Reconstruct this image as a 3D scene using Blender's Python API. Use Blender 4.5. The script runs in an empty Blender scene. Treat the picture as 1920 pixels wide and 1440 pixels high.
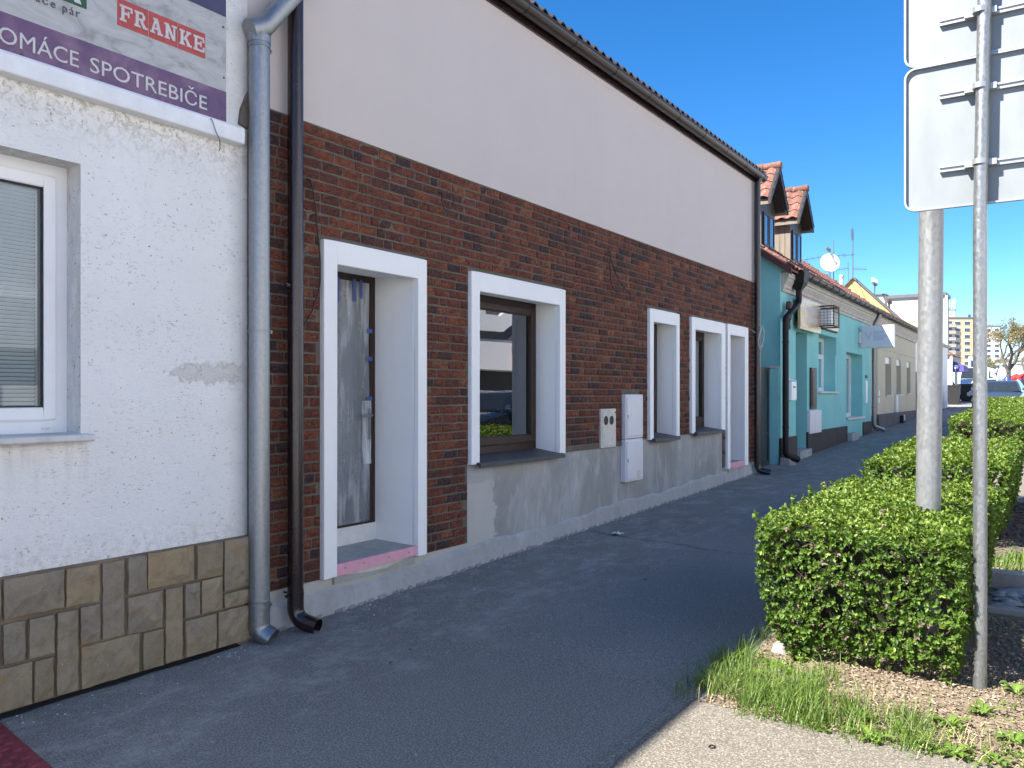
import bpy, bmesh, math, random
import numpy as np
from mathutils import Vector, Matrix
random.seed(7)
rng = np.random.default_rng(7)
R = math.radians
S = bpy.context.scene
C = S.collection

# ------------------------------------------------------------------ camera, sky, sun, exposure
cam_data = bpy.data.cameras.new('camera')
cam = bpy.data.objects.new('camera', cam_data)
C.objects.link(cam)
CAM = Vector((0.0, -4.40, 1.67))
YAW = math.atan(1039.0 / 1553.0)              # angle between the optical axis and the facade line
cam.location = CAM
cam.rotation_euler = (R(90), 0, YAW - R(90))
cam_data.sensor_width = 36.0
cam_data.lens = 36.0 * 1553.0 / 1920.0
cam_data.shift_y = 20.0 / 1920.0
cam_data.clip_start = 0.05
cam_data.clip_end = 3000.0
S.camera = cam

SUN = Vector((-0.80, 0.47, 1.0)).normalized()   # towards the sun
world = bpy.data.worlds.new('World')
S.world = world
world.use_nodes = True
wn = world.node_tree.nodes
wl = world.node_tree.links
wn.clear()
sky = wn.new('ShaderNodeTexSky')
sky.sky_type = 'NISHITA'
sky.sun_disc = False
sky.sun_elevation = math.asin(SUN.z)
sky.sun_rotation = math.atan2(SUN.x, SUN.y)
sky.altitude = 150.0
sky.air_density = 0.7
sky.dust_density = 0.2
sky.ozone_density = 3.5
bg = wn.new('ShaderNodeBackground')
bg.inputs['Strength'].default_value = 0.082
wo = wn.new('ShaderNodeOutputWorld')
hs = wn.new('ShaderNodeHueSaturation')
hs.inputs['Saturation'].default_value = 1.30
wl.new(sky.outputs[0], hs.inputs['Color'])
wl.new(hs.outputs[0], bg.inputs['Color'])
wl.new(bg.outputs[0], wo.inputs['Surface'])

sun_data = bpy.data.lights.new('sun', 'SUN')
sun_data.energy = 5.0
sun_data.angle = R(0.53)
sun_data.color = (1.0, 0.945, 0.86)
sun = bpy.data.objects.new('sun', sun_data)
C.objects.link(sun)
sun.location = (-20, 20, 40)
sun.rotation_euler = (-SUN).to_track_quat('-Z', 'Y').to_euler()

S.view_settings.view_transform = 'Standard'
S.view_settings.look = 'None'
S.view_settings.gamma = 1.0
S.view_settings.use_curve_mapping = False
S.view_settings.exposure = 1.76

# ------------------------------------------------------------------ where a picture point lies in the place
FWD = Vector((math.cos(YAW), math.sin(YAW), 0))
RGT = Vector((math.sin(YAW), -math.cos(YAW), 0))
def at(px, py, depth):
    return CAM + depth * (FWD + RGT * ((px - 960) / 1553.0) + Vector((0, 0, (740 - py) / 1553.0)))
def onx(px, py, x):
    d = FWD + RGT * ((px - 960) / 1553.0) + Vector((0, 0, (740 - py) / 1553.0))
    return CAM + d * (x / d.x)
def ony(px, py, y):
    d = FWD + RGT * ((px - 960) / 1553.0) + Vector((0, 0, (740 - py) / 1553.0))
    return CAM + d * ((y - CAM.y) / d.y)
def gz(x):                                    # the pavement climbs gently along the street
    if x < 4.0: return 0.0964
    if x < 34: return 0.0241 * x
    if x < 60: return 0.8194 + (x - 34) * 0.018
    if x < 80: return 1.2874 + (x - 60) * 0.006
    return 1.4074
BREAKS = [4.0, 34.0, 60.0, 80.0]

# ------------------------------------------------------------------ object helpers
ORG = {}
def thing(name, label, cat, loc=(0, 0, 0), rotz=0.0, group=None, local=False):
    o = bpy.data.objects.new(name, None)
    C.objects.link(o)
    o.empty_display_size = 0.1
    o.location = loc
    o.rotation_euler = (0, 0, rotz)
    o['label'] = label
    o['category'] = cat
    if group: o['group'] = group
    ORG[o] = Vector((0, 0, 0)) if local else Vector(loc)
    return o
def tag(o, label=None, cat=None, group=None, kind=None):
    if label: o['label'] = label
    if cat: o['category'] = cat
    if group: o['group'] = group
    if kind: o['kind'] = kind
    return o
def copy_tree(o, parent=None):
    c = o.copy()
    C.objects.link(c)
    c.parent = parent
    for ch in [k for k in o.children]:
        copy_tree(ch, c)
    return c

class MB:
    def __init__(s):
        s.v = []; s.f = []
    def quad(s, *p):
        n = len(s.v); s.v += [tuple(q) for q in p]; s.f.append(tuple(range(n, n + len(p)))); return s
    def box(s, x0, x1, y0, y1, z0, z1):
        n = len(s.v)
        s.v += [(x0,y0,z0),(x1,y0,z0),(x1,y1,z0),(x0,y1,z0),(x0,y0,z1),(x1,y0,z1),(x1,y1,z1),(x0,y1,z1)]
        s.f += [tuple(n+i for i in q) for q in ((0,3,2,1),(4,5,6,7),(0,1,5,4),(1,2,6,5),(2,3,7,6),(3,0,4,7))]
        return s
    def hexa(s, p):       # 8 points: bottom 4 ccw, top 4 ccw
        n = len(s.v); s.v += [tuple(q) for q in p]
        s.f += [tuple(n+i for i in q) for q in ((0,3,2,1),(4,5,6,7),(0,1,5,4),(1,2,6,5),(2,3,7,6),(3,0,4,7))]
        return s
    def prism(s, poly, axis, a, b):   # poly of 2d points, extruded along axis from a to b
        def P(u, w, t):
            return {'x': (t, u, w), 'y': (u, t, w), 'z': (u, w, t)}[axis]
        n = len(s.v); k = len(poly)
        s.v += [P(u, w, a) for u, w in poly] + [P(u, w, b) for u, w in poly]
        s.f.append(tuple(range(n + k - 1, n - 1, -1)))
        s.f.append(tuple(range(n + k, n + 2 * k)))
        for i in range(k):
            j = (i + 1) % k
            s.f.append((n + i, n + j, n + k + j, n + k + i))
        return s
    def tube(s, path, r, seg=12, caps=True, hollow=0.0):
        path = [Vector(p) for p in path]
        rr = r if isinstance(r, (list, tuple)) else [r] * len(path)
        t0 = (path[1] - path[0]).normalized()
        up = Vector((0, 0, 1)) if abs(t0.z) < 0.9 else Vector((1, 0, 0))
        nrm = (up - t0 * up.dot(t0)).normalized()
        rings = []
        prev = t0
        for i, p in enumerate(path):
            if i == 0: t = t0
            elif i == len(path) - 1: t = (path[i] - path[i-1]).normalized()
            else: t = ((path[i+1] - path[i]).normalized() + (path[i] - path[i-1]).normalized()).normalized()
            q = prev.rotation_difference(t)
            nrm = (q @ nrm); nrm = (nrm - t * nrm.dot(t)).normalized()
            prev = t
            bi = t.cross(nrm)
            rings.append((p, nrm.copy(), bi.copy(), rr[i]))
        def ringset(off, flip):
            base = len(s.v)
            for p, nn, bi, r_ in rings:
                for k in range(seg):
                    a = 2 * math.pi * k / seg
                    s.v.append(tuple(p + (nn * math.cos(a) + bi * math.sin(a)) * (r_ - off)))
            for i in range(len(rings) - 1):
                for k in range(seg):
                    k2 = (k + 1) % seg
                    q = (base+i*seg+k, base+i*seg+k2, base+(i+1)*seg+k2, base+(i+1)*seg+k)
                    s.f.append(q[::-1] if flip else q)
            return base
        b = ringset(0, False)
        m = len(rings) - 1
        if hollow:
            b2 = ringset(hollow, True)
            for e in (0, m):
                for k in range(seg):
                    k2 = (k + 1) % seg
                    s.f.append((b+e*seg+k, b+e*seg+k2, b2+e*seg+k2, b2+e*seg+k))
        elif caps:
            s.f.append(tuple(b + k for k in range(seg))[::-1])
            s.f.append(tuple(b + m * seg + k for k in range(seg)))
        return s
    def lathe(s, prof, c, axis=(0, 0, 1), seg=20):     # prof: (radius, height along the axis)
        ax = Vector(axis).normalized()
        up = Vector((0, 0, 1)) if abs(ax.z) < 0.9 else Vector((1, 0, 0))
        u = (up - ax * up.dot(ax)).normalized(); w = ax.cross(u); c = Vector(c)
        b = len(s.v)
        for r_, h in prof:
            for k in range(seg):
                a = 2 * math.pi * k / seg
                s.v.append(tuple(c + ax * h + (u * math.cos(a) + w * math.sin(a)) * r_))
        for i in range(len(prof) - 1):
            for k in range(seg):
                k2 = (k + 1) % seg
                s.f.append((b+i*seg+k, b+i*seg+k2, b+(i+1)*seg+k2, b+(i+1)*seg+k))
        s.f.append(tuple(b + k for k in range(seg))[::-1])
        s.f.append(tuple(b + (len(prof)-1) * seg + k for k in range(seg)))
        return s
    def grid(s, fn, nu, nv):
        b = len(s.v)
        for j in range(nv + 1):
            for i in range(nu + 1):
                s.v.append(tuple(fn(i / nu, j / nv)))
        for j in range(nv):
            for i in range(nu):
                a = b + j * (nu + 1) + i
                s.f.append((a, a + 1, a + nu + 2, a + nu + 1))
        return s
    def mesh(s, name, off=None, bevel=0.0, smooth=False, seg=1):
        me = bpy.data.meshes.new(name)
        v = s.v if off is None else [(a[0]-off[0], a[1]-off[1], a[2]-off[2]) for a in s.v]
        me.from_pydata(v, [], s.f)
        if bevel > 0:
            bm = bmesh.new(); bm.from_mesh(me)
            bmesh.ops.remove_doubles(bm, verts=bm.verts, dist=1e-5)
            ed = [e for e in bm.edges if len(e.link_faces) == 2 and e.calc_face_angle(0) > R(35)]
            bmesh.ops.bevel(bm, geom=ed, offset=bevel, segments=seg, affect='EDGES', profile=0.6, clamp_overlap=True)
            bm.to_mesh(me); bm.free()
        if smooth:
            me.polygons.foreach_set('use_smooth', [True] * len(me.polygons))
            try: me.set_sharp_from_angle(angle=R(40))
            except Exception: pass
        me.update()
        return me
    def build(s, name, mat, parent=None, bevel=0.0, smooth=False, seg=1):
        off = None
        p = parent
        while p is not None and p not in ORG: p = p.parent
        if p is not None: off = ORG[p]
        me = s.mesh(name, off, bevel, smooth, seg)
        if mat: me.materials.append(mat)
        o = bpy.data.objects.new(name, me)
        C.objects.link(o)
        if parent is not None: o.parent = parent
        return o

def np_mesh(name, verts, faces, mat, parent=None, smooth=False):
    """verts (n,3), faces (m,k) arrays of one face size"""
    verts = np.asarray(verts, dtype=np.float64)
    p = parent
    while p is not None and p not in ORG: p = p.parent
    if p is not None: verts = verts - np.array(ORG[p])
    faces = np.asarray(faces)
    m, k = faces.shape
    me = bpy.data.meshes.new(name)
    me.vertices.add(len(verts)); me.vertices.foreach_set('co', verts.astype(np.float32).ravel())
    me.loops.add(m * k); me.loops.foreach_set('vertex_index', faces.astype(np.int32).ravel())
    me.polygons.add(m)
    me.polygons.foreach_set('loop_start', np.arange(0, m * k, k, dtype=np.int32))
    me.polygons.foreach_set('loop_total', np.full(m, k, dtype=np.int32))
    if smooth: me.polygons.foreach_set('use_smooth', np.ones(m, dtype=bool))
    me.update(calc_edges=True)
    me.materials.append(mat)
    o = bpy.data.objects.new(name, me)
    C.objects.link(o)
    if parent is not None: o.parent = parent
    return o

def fillet(pts, r, n=7):
    """rounds the corners of a polyline"""
    pts = [Vector(p) for p in pts]
    out = [pts[0]]
    for i in range(1, len(pts) - 1):
        a, b, c = pts[i-1], pts[i], pts[i+1]
        d1 = (a - b).normalized(); d2 = (c - b).normalized()
        L = min(r, (a-b).length * 0.49, (c-b).length * 0.49)
        p0 = b + d1 * L; p2 = b + d2 * L
        for k in range(n + 1):
            t = k / n
            out.append(p0 * (1-t)**2 + b * 2*t*(1-t) + p2 * t*t)
    out.append(pts[-1])
    return out

def text_mesh(txt, height, width=None, offset=0.0, extrude=0.002, spacing=1.0):
    """flat lettering standing in the XZ plane, facing -Y; origin bottom left of the text; height = capital height"""
    cu = bpy.data.curves.new('lettering', 'FONT')
    cu.body = txt; cu.extrude = extrude; cu.offset = offset; cu.space_character = spacing; cu.resolution_u = 3
    o = bpy.data.objects.new('lettering', cu)
    C.objects.link(o)
    dg = bpy.context.evaluated_depsgraph_get(); dg.update()
    me = bpy.data.meshes.new_from_object(o.evaluated_get(dg))
    bpy.data.objects.remove(o); bpy.data.curves.remove(cu)
    co = np.zeros(len(me.vertices) * 3); me.vertices.foreach_get('co', co); co = co.reshape(-1, 3)
    x0 = co[:, 0].min(); w = co[:, 0].max() - x0
    k = height / 0.72
    kx = k if width is None else width / w
    out = np.stack([(co[:, 0] - x0) * kx, -co[:, 2] * 1.0, co[:, 1] * k], 1)
    me.vertices.foreach_set('co', out.ravel()); me.update()
    return me
def put_text(me, name, mat, parent, loc, rotz=0.0):
    me.materials.clear(); me.materials.append(mat)
    o = bpy.data.objects.new(name, me)
    C.objects.link(o)
    if parent is not None:
        o.parent = parent
        p = parent
        while p is not None and p not in ORG: p = p.parent
        loc = Vector(loc) - ORG[p]
    o.location = loc
    o.rotation_euler = (0, 0, rotz)
    return o

# ------------------------------------------------------------------ materials
class N:
    def __init__(s, name):
        s.m = bpy.data.materials.new(name); s.m.use_nodes = True
        s.t = s.m.node_tree; s.t.nodes.clear()
        s.out = s.new('ShaderNodeOutputMaterial')
    def new(s, k, **kw):
        n = s.t.nodes.new(k)
        for a, b in kw.items(): setattr(n, a, b)
        return n
    def set(s, sock, val):
        if hasattr(val, 'is_output') or hasattr(val, 'links'): s.t.links.new(val, sock)
        else:
            if isinstance(val, (tuple, list)) and sock.type == 'RGBA' and len(val) == 3: val = (*val, 1)
            sock.default_value = val
    def pos(s): return s.new('ShaderNodeNewGeometry').outputs['Position']
    def obj(s): return s.new('ShaderNodeTexCoord').outputs['Object']
    def scale(s, v, sc, loc=(0,0,0)):
        n = s.new('ShaderNodeMapping'); s.set(n.inputs['Vector'], v); n.inputs['Scale'].default_value = sc; n.inputs['Location'].default_value = loc
        return n.outputs[0]
    def noise(s, v, sc, detail=4, rough=0.55, dist=0.0):
        n = s.new('ShaderNodeTexNoise'); s.set(n.inputs['Vector'], v)
        n.inputs['Scale'].default_value = sc; n.inputs['Detail'].default_value = detail; n.inputs['Roughness'].default_value = rough
        n.inputs['Distortion'].default_value = dist
        return n.outputs['Fac']
    def vor(s, v, sc, feature='F1', out='Distance', rand=1.0):
        n = s.new('ShaderNodeTexVoronoi', feature=feature); s.set(n.inputs['Vector'], v); n.inputs['Scale'].default_value = sc
        n.inputs['Randomness'].default_value = rand
        return n.outputs[out]
    def ramp(s, f, stops, interp='LINEAR'):
        n = s.new('ShaderNodeValToRGB'); s.set(n.inputs[0], f); cr = n.color_ramp; cr.interpolation = interp
        while len(cr.elements) < len(stops): cr.elements.new(0.5)
        for e, (p, c) in zip(cr.elements, stops):
            e.position = p
            e.color = (c, c, c, 1) if isinstance(c, (int, float)) else (*c, 1)
        return n.outputs[0]
    def mix(s, f, a, b, mode='MIX'):
        n = s.new('ShaderNodeMix', data_type='RGBA', blend_type=mode)
        s.set(n.inputs[0], f); s.set(n.inputs[6], a); s.set(n.inputs[7], b)
        return n.outputs[2]
    def math(s, op, a, b=0.0, c=0.0, clamp=False):
        n = s.new('ShaderNodeMath', operation=op, use_clamp=clamp); s.set(n.inputs[0], a); s.set(n.inputs[1], b); s.set(n.inputs[2], c)
        return n.outputs[0]
    def sep(s, v):
        n = s.new('ShaderNodeSeparateXYZ'); s.set(n.inputs[0], v); return n.outputs
    def comb(s, x, y, z):
        n = s.new('ShaderNodeCombineXYZ'); s.set(n.inputs[0], x); s.set(n.inputs[1], y); s.set(n.inputs[2], z); return n.outputs[0]
    def bump(s, h, strength=0.5, dist=0.01, normal=None):
        n = s.new('ShaderNodeBump'); s.set(n.inputs['Height'], h); n.inputs['Strength'].default_value = strength; n.inputs['Distance'].default_value = dist
        if normal is not None: s.set(n.inputs['Normal'], normal)
        return n.outputs[0]
    def pbr(s, color, rough=0.7, metal=0.0, normal=None, spec=None, **kw):
        n = s.new('ShaderNodeBsdfPrincipled')
        s.set(n.inputs['Base Color'], color); s.set(n.inputs['Roughness'], rough); s.set(n.inputs['Metallic'], metal)
        if normal is not None: s.set(n.inputs['Normal'], normal)
        if spec is not None: s.set(n.inputs['Specular IOR Level'], spec)
        for k, v in kw.items(): s.set(n.inputs[k.replace('_', ' ')], v)
        return n.outputs[0]
    def done(s, sh):
        s.t.links.new(sh, s.out.inputs['Surface']); return s.m

def simple(name, c, rough=0.6, metal=0.0, var=0.12, sc=6.0, bump=0.0, bsc=60.0, bdist=0.004, spec=None, coord='pos', coat=0.0):
    """a base colour with soft uneven tone and fine relief"""
    n = N(name)
    p = n.pos() if coord == 'pos' else n.obj()
    f = n.noise(p, sc, 5, 0.6)
    lo = tuple(max(0, a * (1 - var)) for a in c); hi = tuple(min(1, a * (1 + var)) for a in c)
    col = n.ramp(f, [(0.3, lo), (0.7, hi)])
    nb = n.bump(n.noise(p, bsc, 3), bump, bdist) if bump else None
    rg = n.math('ADD', n.math('MULTIPLY', n.noise(p, sc * 3, 3), 0.16), rough - 0.08)
    return n.done(n.pbr(col, rg, metal, nb, spec, Coat_Weight=coat))

def m_stucco():
    n = N('white_stucco'); p = n.pos()
    x, y, z = n.sep(p)
    q = n.scale(p, (1.0, 1.0, 2.6))
    h1 = n.noise(q, 34, 5, 0.65, 0.6)
    h2 = n.noise(p, 140, 3, 0.6)
    h = n.math('ADD', n.math('MULTIPLY', h1, 1.0), n.math('MULTIPLY', h2, 0.35))
    big = n.noise(p, 2.1, 4, 0.6)
    col = n.ramp(big, [(0.25, (0.86, 0.85, 0.825)), (0.75, (0.92, 0.91, 0.885))])
    # dirt caught in the scratches of the render
    pits = n.ramp(h1, [(0.33, 1.0), (0.41, 0.0)])
    patch = n.ramp(n.noise(p, 3.7, 3), [(0.42, 0.15), (0.62, 1.0)])
    col = n.mix(n.math('MULTIPLY', n.math('MULTIPLY', pits, patch), 0.7), col, (0.30, 0.27, 0.23))
    speck = n.ramp(n.noise(p, 55, 2, 0.5), [(0.70, 0.0), (0.74, 1.0)])
    col = n.mix(n.math('MULTIPLY', speck, 0.7), col, (0.16, 0.13, 0.11))
    # soot and moss under the ledge
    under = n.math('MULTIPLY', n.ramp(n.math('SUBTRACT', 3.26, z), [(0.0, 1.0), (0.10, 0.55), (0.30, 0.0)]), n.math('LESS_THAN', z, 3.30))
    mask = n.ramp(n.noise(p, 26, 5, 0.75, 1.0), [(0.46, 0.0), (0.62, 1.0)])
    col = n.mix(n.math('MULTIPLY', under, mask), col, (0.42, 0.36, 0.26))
    # damp grey border next to the downpipe
    edge = n.ramp(n.math('ADD', n.math('SUBTRACT', 3.45, x), n.math('MULTIPLY', n.noise(p, 9, 4), 0.16)), [(0.05, 1.0), (0.24, 0.0)])
    col = n.mix(n.math('MULTIPLY', edge, 0.55), col, (0.46, 0.44, 0.40))
    # flaked paint between window and downpipe: ragged island
    dz = n.math('ABSOLUTE', n.math('SUBTRACT', z, 1.80))
    dx = n.math('MAXIMUM', n.math('SUBTRACT', 3.02, x), 0.0)
    env = n.math('SUBTRACT', n.math('SUBTRACT', 1.0, n.math('MULTIPLY', dz, 11.0)), n.math('MULTIPLY', dx, 5.0))
    fl = n.ramp(n.math('ADD', env, n.math('MULTIPLY', n.math('SUBTRACT', n.noise(p, 17, 6, 0.8, 0.3), 0.5), 3.4)), [(0.46, 0.0), (0.49, 1.0)])
    col = n.mix(n.math('MULTIPLY', fl, 0.6), col, (0.62, 0.58, 0.54))
    spl = n.math('MULTIPLY', n.ramp(n.math('SUBTRACT', z, 0.76), [(0.0, 1.0), (0.05, 0.6), (0.22, 0.0)]), n.ramp(n.noise(p, 21, 5, 0.75), [(0.46, 0.0), (0.62, 1.0)]))
    col = n.mix(n.math('MULTIPLY', spl, 0.6), col, (0.45, 0.40, 0.33))
    drip = n.math('MULTIPLY', n.ramp(n.math('SUBTRACT', 1.43, z), [(0.0, 0.9), (0.03, 0.6), (0.30, 0.0)]), n.ramp(n.noise(n.scale(p, (1, 1, 0.12)), 22, 4, 0.6), [(0.48, 0.0), (0.62, 1.0)]))
    drip = n.math('MULTIPLY', drip, n.math('MULTIPLY', n.math('LESS_THAN', x, 2.44), n.math('LESS_THAN', z, 1.43)))
    col = n.mix(n.math('MULTIPLY', drip, 0.35), col, (0.42, 0.38, 0.32))
    hh = n.math('SUBTRACT', h, n.math('MULTIPLY', fl, 0.9))
    nb = n.bump(hh, 0.75, 0.015)
    return n.done(n.pbr(col, 0.85, 0, nb, 0.25))
def m_plaster(name, c, fine=220, dirt=0.05):
    n = N(name); p = n.pos()
    f = n.noise(p, 1.3, 5, 0.6); g = n.noise(p, fine, 2, 0.6)
    col = n.mix(n.ramp(f, [(0.3, 0.0), (0.7, 1.0)]), tuple(a * (1 - dirt) for a in c), tuple(min(1, a * (1 + dirt)) for a in c))
    col = n.mix(n.ramp(g, [(0.35, 0.09), (0.5, 0.0)]), col, tuple(a * 0.6 for a in c))
    st = n.noise(n.scale(p, (5, 5, 0.25)), 2.0, 5, 0.65)
    col = n.mix(n.ramp(st, [(0.50, 0.0), (0.75, dirt * 3.0)]), col, tuple(q * 0.72 for q in c))
    return n.done(n.pbr(col, 0.88, 0, n.bump(n.math('ADD', g, n.math('MULTIPLY', f, 2.0)), 0.35, 0.004), 0.2))
def m_brick(name, island):
    n = N(name)
    if island:
        rnd = n.new('ShaderNodeNewGeometry').outputs['Random Per Island']
    else:
        rnd = n.new('ShaderNodeObjectInfo').outputs['Random']
    p = n.pos()
    off = n.math('MULTIPLY', rnd, 37.0)
    q = n.new('ShaderNodeVectorMath', operation='ADD'); n.set(q.inputs[0], n.scale(p, (1, 1, 1.7))); n.set(q.inputs[1], n.comb(off, off, off)); q = q.outputs[0]
    base = n.ramp(rnd, [(0.0, (0.194, 0.058, 0.034)), (0.12, (0.252, 0.070, 0.037)), (0.28, (0.301, 0.094, 0.044)), (0.44, (0.155, 0.056, 0.038)),
                        (0.58, (0.257, 0.080, 0.041)), (0.72, (0.112, 0.051, 0.041)), (0.80, (0.349, 0.132, 0.063)), (0.86, (0.060, 0.043, 0.049)), (0.95, (0.204, 0.076, 0.047))], 'CONSTANT')
    blot = n.ramp(n.noise(q, 19, 4, 0.65, 0.9), [(0.44, 0.0), (0.58, 1.0)])
    col = n.mix(n.math('MULTIPLY', blot, 0.72), base, (0.085, 0.043, 0.040))
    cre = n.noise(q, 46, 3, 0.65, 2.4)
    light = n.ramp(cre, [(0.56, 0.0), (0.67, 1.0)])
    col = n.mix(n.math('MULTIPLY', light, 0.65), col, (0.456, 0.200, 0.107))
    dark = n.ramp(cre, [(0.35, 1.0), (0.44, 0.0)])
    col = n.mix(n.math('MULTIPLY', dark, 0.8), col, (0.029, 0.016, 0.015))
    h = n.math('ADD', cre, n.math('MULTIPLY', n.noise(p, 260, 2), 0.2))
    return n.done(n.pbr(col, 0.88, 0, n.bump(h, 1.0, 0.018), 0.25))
def m_cement(name, c1, c2, streak=True, bsc=90):
    n = N(name); p = n.pos()
    f = n.noise(n.scale(p, (1.4, 1.4, 0.55)), 2.4, 6, 0.62, 0.5)
    col = n.ramp(f, [(0.30, c1), (0.52, tuple((a + b) / 2 for a, b in zip(c1, c2))), (0.70, c2)])
    if streak:
        s = n.noise(n.scale(p, (9, 9, 0.7)), 2.2, 4, 0.6)
        col = n.mix(n.ramp(s, [(0.55, 0.0), (0.72, 0.5)]), col, tuple(min(1, a * 1.35) for a in c2))
    e = n.noise(p, 22, 4, 0.6)
    col = n.mix(n.ramp(e, [(0.35, 0.25), (0.55, 0.0)]), col, tuple(a * 0.7 for a in c1))
    h = n.math('ADD', n.noise(p, 9, 4), n.math('MULTIPLY', n.noise(p, bsc, 3), 0.3))
    return n.done(n.pbr(col, 0.85, 0, n.bump(h, 0.4, 0.008), 0.25))
def m_plinth():
    """grey base coat, thinner smooth filler patch at its left end with a ragged edge"""
    n = N('cement_base_coat'); p = n.pos(); x, y, z = n.sep(p)
    f = n.noise(n.scale(p, (1.0, 1.0, 0.6)), 1.7, 6, 0.62, 0.6)
    col = n.ramp(f, [(0.28, (0.247, 0.247, 0.236)), (0.50, (0.316, 0.316, 0.305)), (0.72, (0.414, 0.420, 0.420))])
    s = n.noise(n.scale(p, (2.6, 2.6, 0.9)), 2.0, 5, 0.65, 0.7)
    top = n.ramp(z, [(0.0, 0.0), (1.0, 1.0)])
    col = n.mix(n.ramp(s, [(0.52, 0.0), (0.74, 0.6)]), col, (0.575, 0.598, 0.621))
    s2 = n.noise(n.scale(p, (26, 26, 0.4), (3, 0, 0)), 2.0, 2, 0.5)
    col = n.mix(n.ramp(s2, [(0.74, 0.0), (0.78, 0.35)]), col, (0.690, 0.713, 0.736))
    xe = n.math('ADD', x, n.math('MULTIPLY', n.math('SUBTRACT', n.noise(n.scale(p, (1, 1, 1)), 5.5, 5, 0.6), 0.5), 0.42))
    m = n.math('LESS_THAN', xe, 6.30)
    sm = n.ramp(n.noise(p, 3.0, 3), [(0.3, (0.437, 0.426, 0.397)), (0.7, (0.494, 0.483, 0.460))])
    lo = n.math('LESS_THAN', n.math('ADD', z, n.math('MULTIPLY', n.noise(p, 7, 4), 0.10)), 0.93)
    sm = n.mix(lo, (0.380, 0.385, 0.391), sm)
    col = n.mix(m, col, sm)
    h = n.math('ADD', n.math('MULTIPLY', n.noise(p, 8, 5), 1.0), n.math('MULTIPLY', m, 0.35))
    h = n.math('ADD', h, n.math('MULTIPLY', n.noise(p, 120, 2), 0.15))
    return n.done(n.pbr(col, 0.82, 0, n.bump(h, 0.45, 0.010), 0.3))
def m_asphalt(name, c, speck=0.5, stain=True):
    n = N(name); p = n.pos(); x, y, z = n.sep(p)
    f = n.noise(p, 0.55, 5, 0.6); g = n.noise(p, 105, 2, 0.75); v = n.vor(p, 90)
    col = n.ramp(f, [(0.3, tuple(a * 0.86 for a in c)), (0.7, tuple(a * 1.12 for a in c))])
    col = n.mix(n.ramp(g, [(0.42, speck), (0.60, 0.0)]), col, tuple(a * 0.35 for a in c))
    col = n.mix(n.ramp(g, [(0.60, 0.0), (0.75, speck)]), col, tuple(min(1, a * 2.0) for a in c))
    if stain:     # lime dust and mortar splashes along the building site
        near = n.ramp(n.math('ADD', y, 2.0), [(0.25, 0.0), (1.0, 1.0)])
        d1 = n.ramp(n.noise(n.scale(p, (1.0, 1.5, 1.0)), 2.6, 7, 0.82, 0.15), [(0.48, 0.0), (0.70, 1.0)])
        col = n.mix(n.math('MULTIPLY', n.math('MULTIPLY', near, d1), 0.42), col, tuple(min(1, a * 2.0 + 0.05) for a in c))
        d2 = n.ramp(n.noise(p, 17, 3, 0.6), [(0.66, 0.0), (0.72, 1.0)])
        col = n.mix(n.math('MULTIPLY', n.math('MULTIPLY', near, d2), 0.7), col, (0.36, 0.36, 0.37))
        d3 = n.ramp(n.noise(p, 34, 2, 0.5), [(0.745, 0.0), (0.765, 1.0)])
        col = n.mix(n.math('MULTIPLY', d3, 0.8), col, (0.55, 0.55, 0.55))
    d4 = n.ramp(n.noise(p, 1.6, 6, 0.7, 1.2), [(0.60, 0.0), (0.80, 0.35)])
    col = n.mix(d4, col, tuple(a * 0.6 for a in c))
    h = n.math('ADD', n.math('MULTIPLY', v, 0.8), n.math('MULTIPLY', n.noise(p, 240, 2), 0.5))
    return n.done(n.pbr(col, 0.82, 0, n.bump(h, 0.6, 0.006), 0.4))
def m_galv(name='galvanised_steel', tone=0.40, rough=0.40, metal=0.8, sc=95, contrast=0.14):
    n = N(name); p = n.pos()
    v = n.new('ShaderNodeTexVoronoi', feature='F1'); n.set(v.inputs['Vector'], n.scale(p, (1, 1, 0.6))); v.inputs['Scale'].default_value = sc
    sp = n.sep(v.outputs['Color'])[0]
    f = n.noise(n.scale(p, (22, 22, 0.8)), 2.0, 5, 0.6)
    k0, k1 = tone * (1 - contrast), tone * (1 + contrast)
    col = n.mix(sp, (k0 * 0.96, k0, k0 * 1.02), (k1 * 0.96, k1, k1 * 1.02))
    col = n.mix(n.ramp(f, [(0.35, 0.35), (0.6, 0.0)]), col, (tone * 0.68, tone * 0.72, tone * 0.76))
    rg = n.math('ADD', n.math('MULTIPLY', sp, 0.10), n.math('ADD', n.math('MULTIPLY', f, 0.12), rough - 0.10))
    return n.done(n.pbr(col, rg, metal, n.bump(n.noise(p, 30, 3), 0.05, 0.003)))
def m_wood(name, c1, c2, axis='z', rough=0.45):
    n = N(name); p = n.pos()
    sc = {'z': (26, 26, 1.2), 'x': (1.2, 26, 26), 'y': (26, 1.2, 26)}[axis]
    f = n.noise(n.scale(p, sc), 3.0, 5, 0.65, 0.6)
    col = n.ramp(f, [(0.28, c1), (0.72, c2)])
    return n.done(n.pbr(col, rough, 0, n.bump(f, 0.25, 0.002)))
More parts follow.
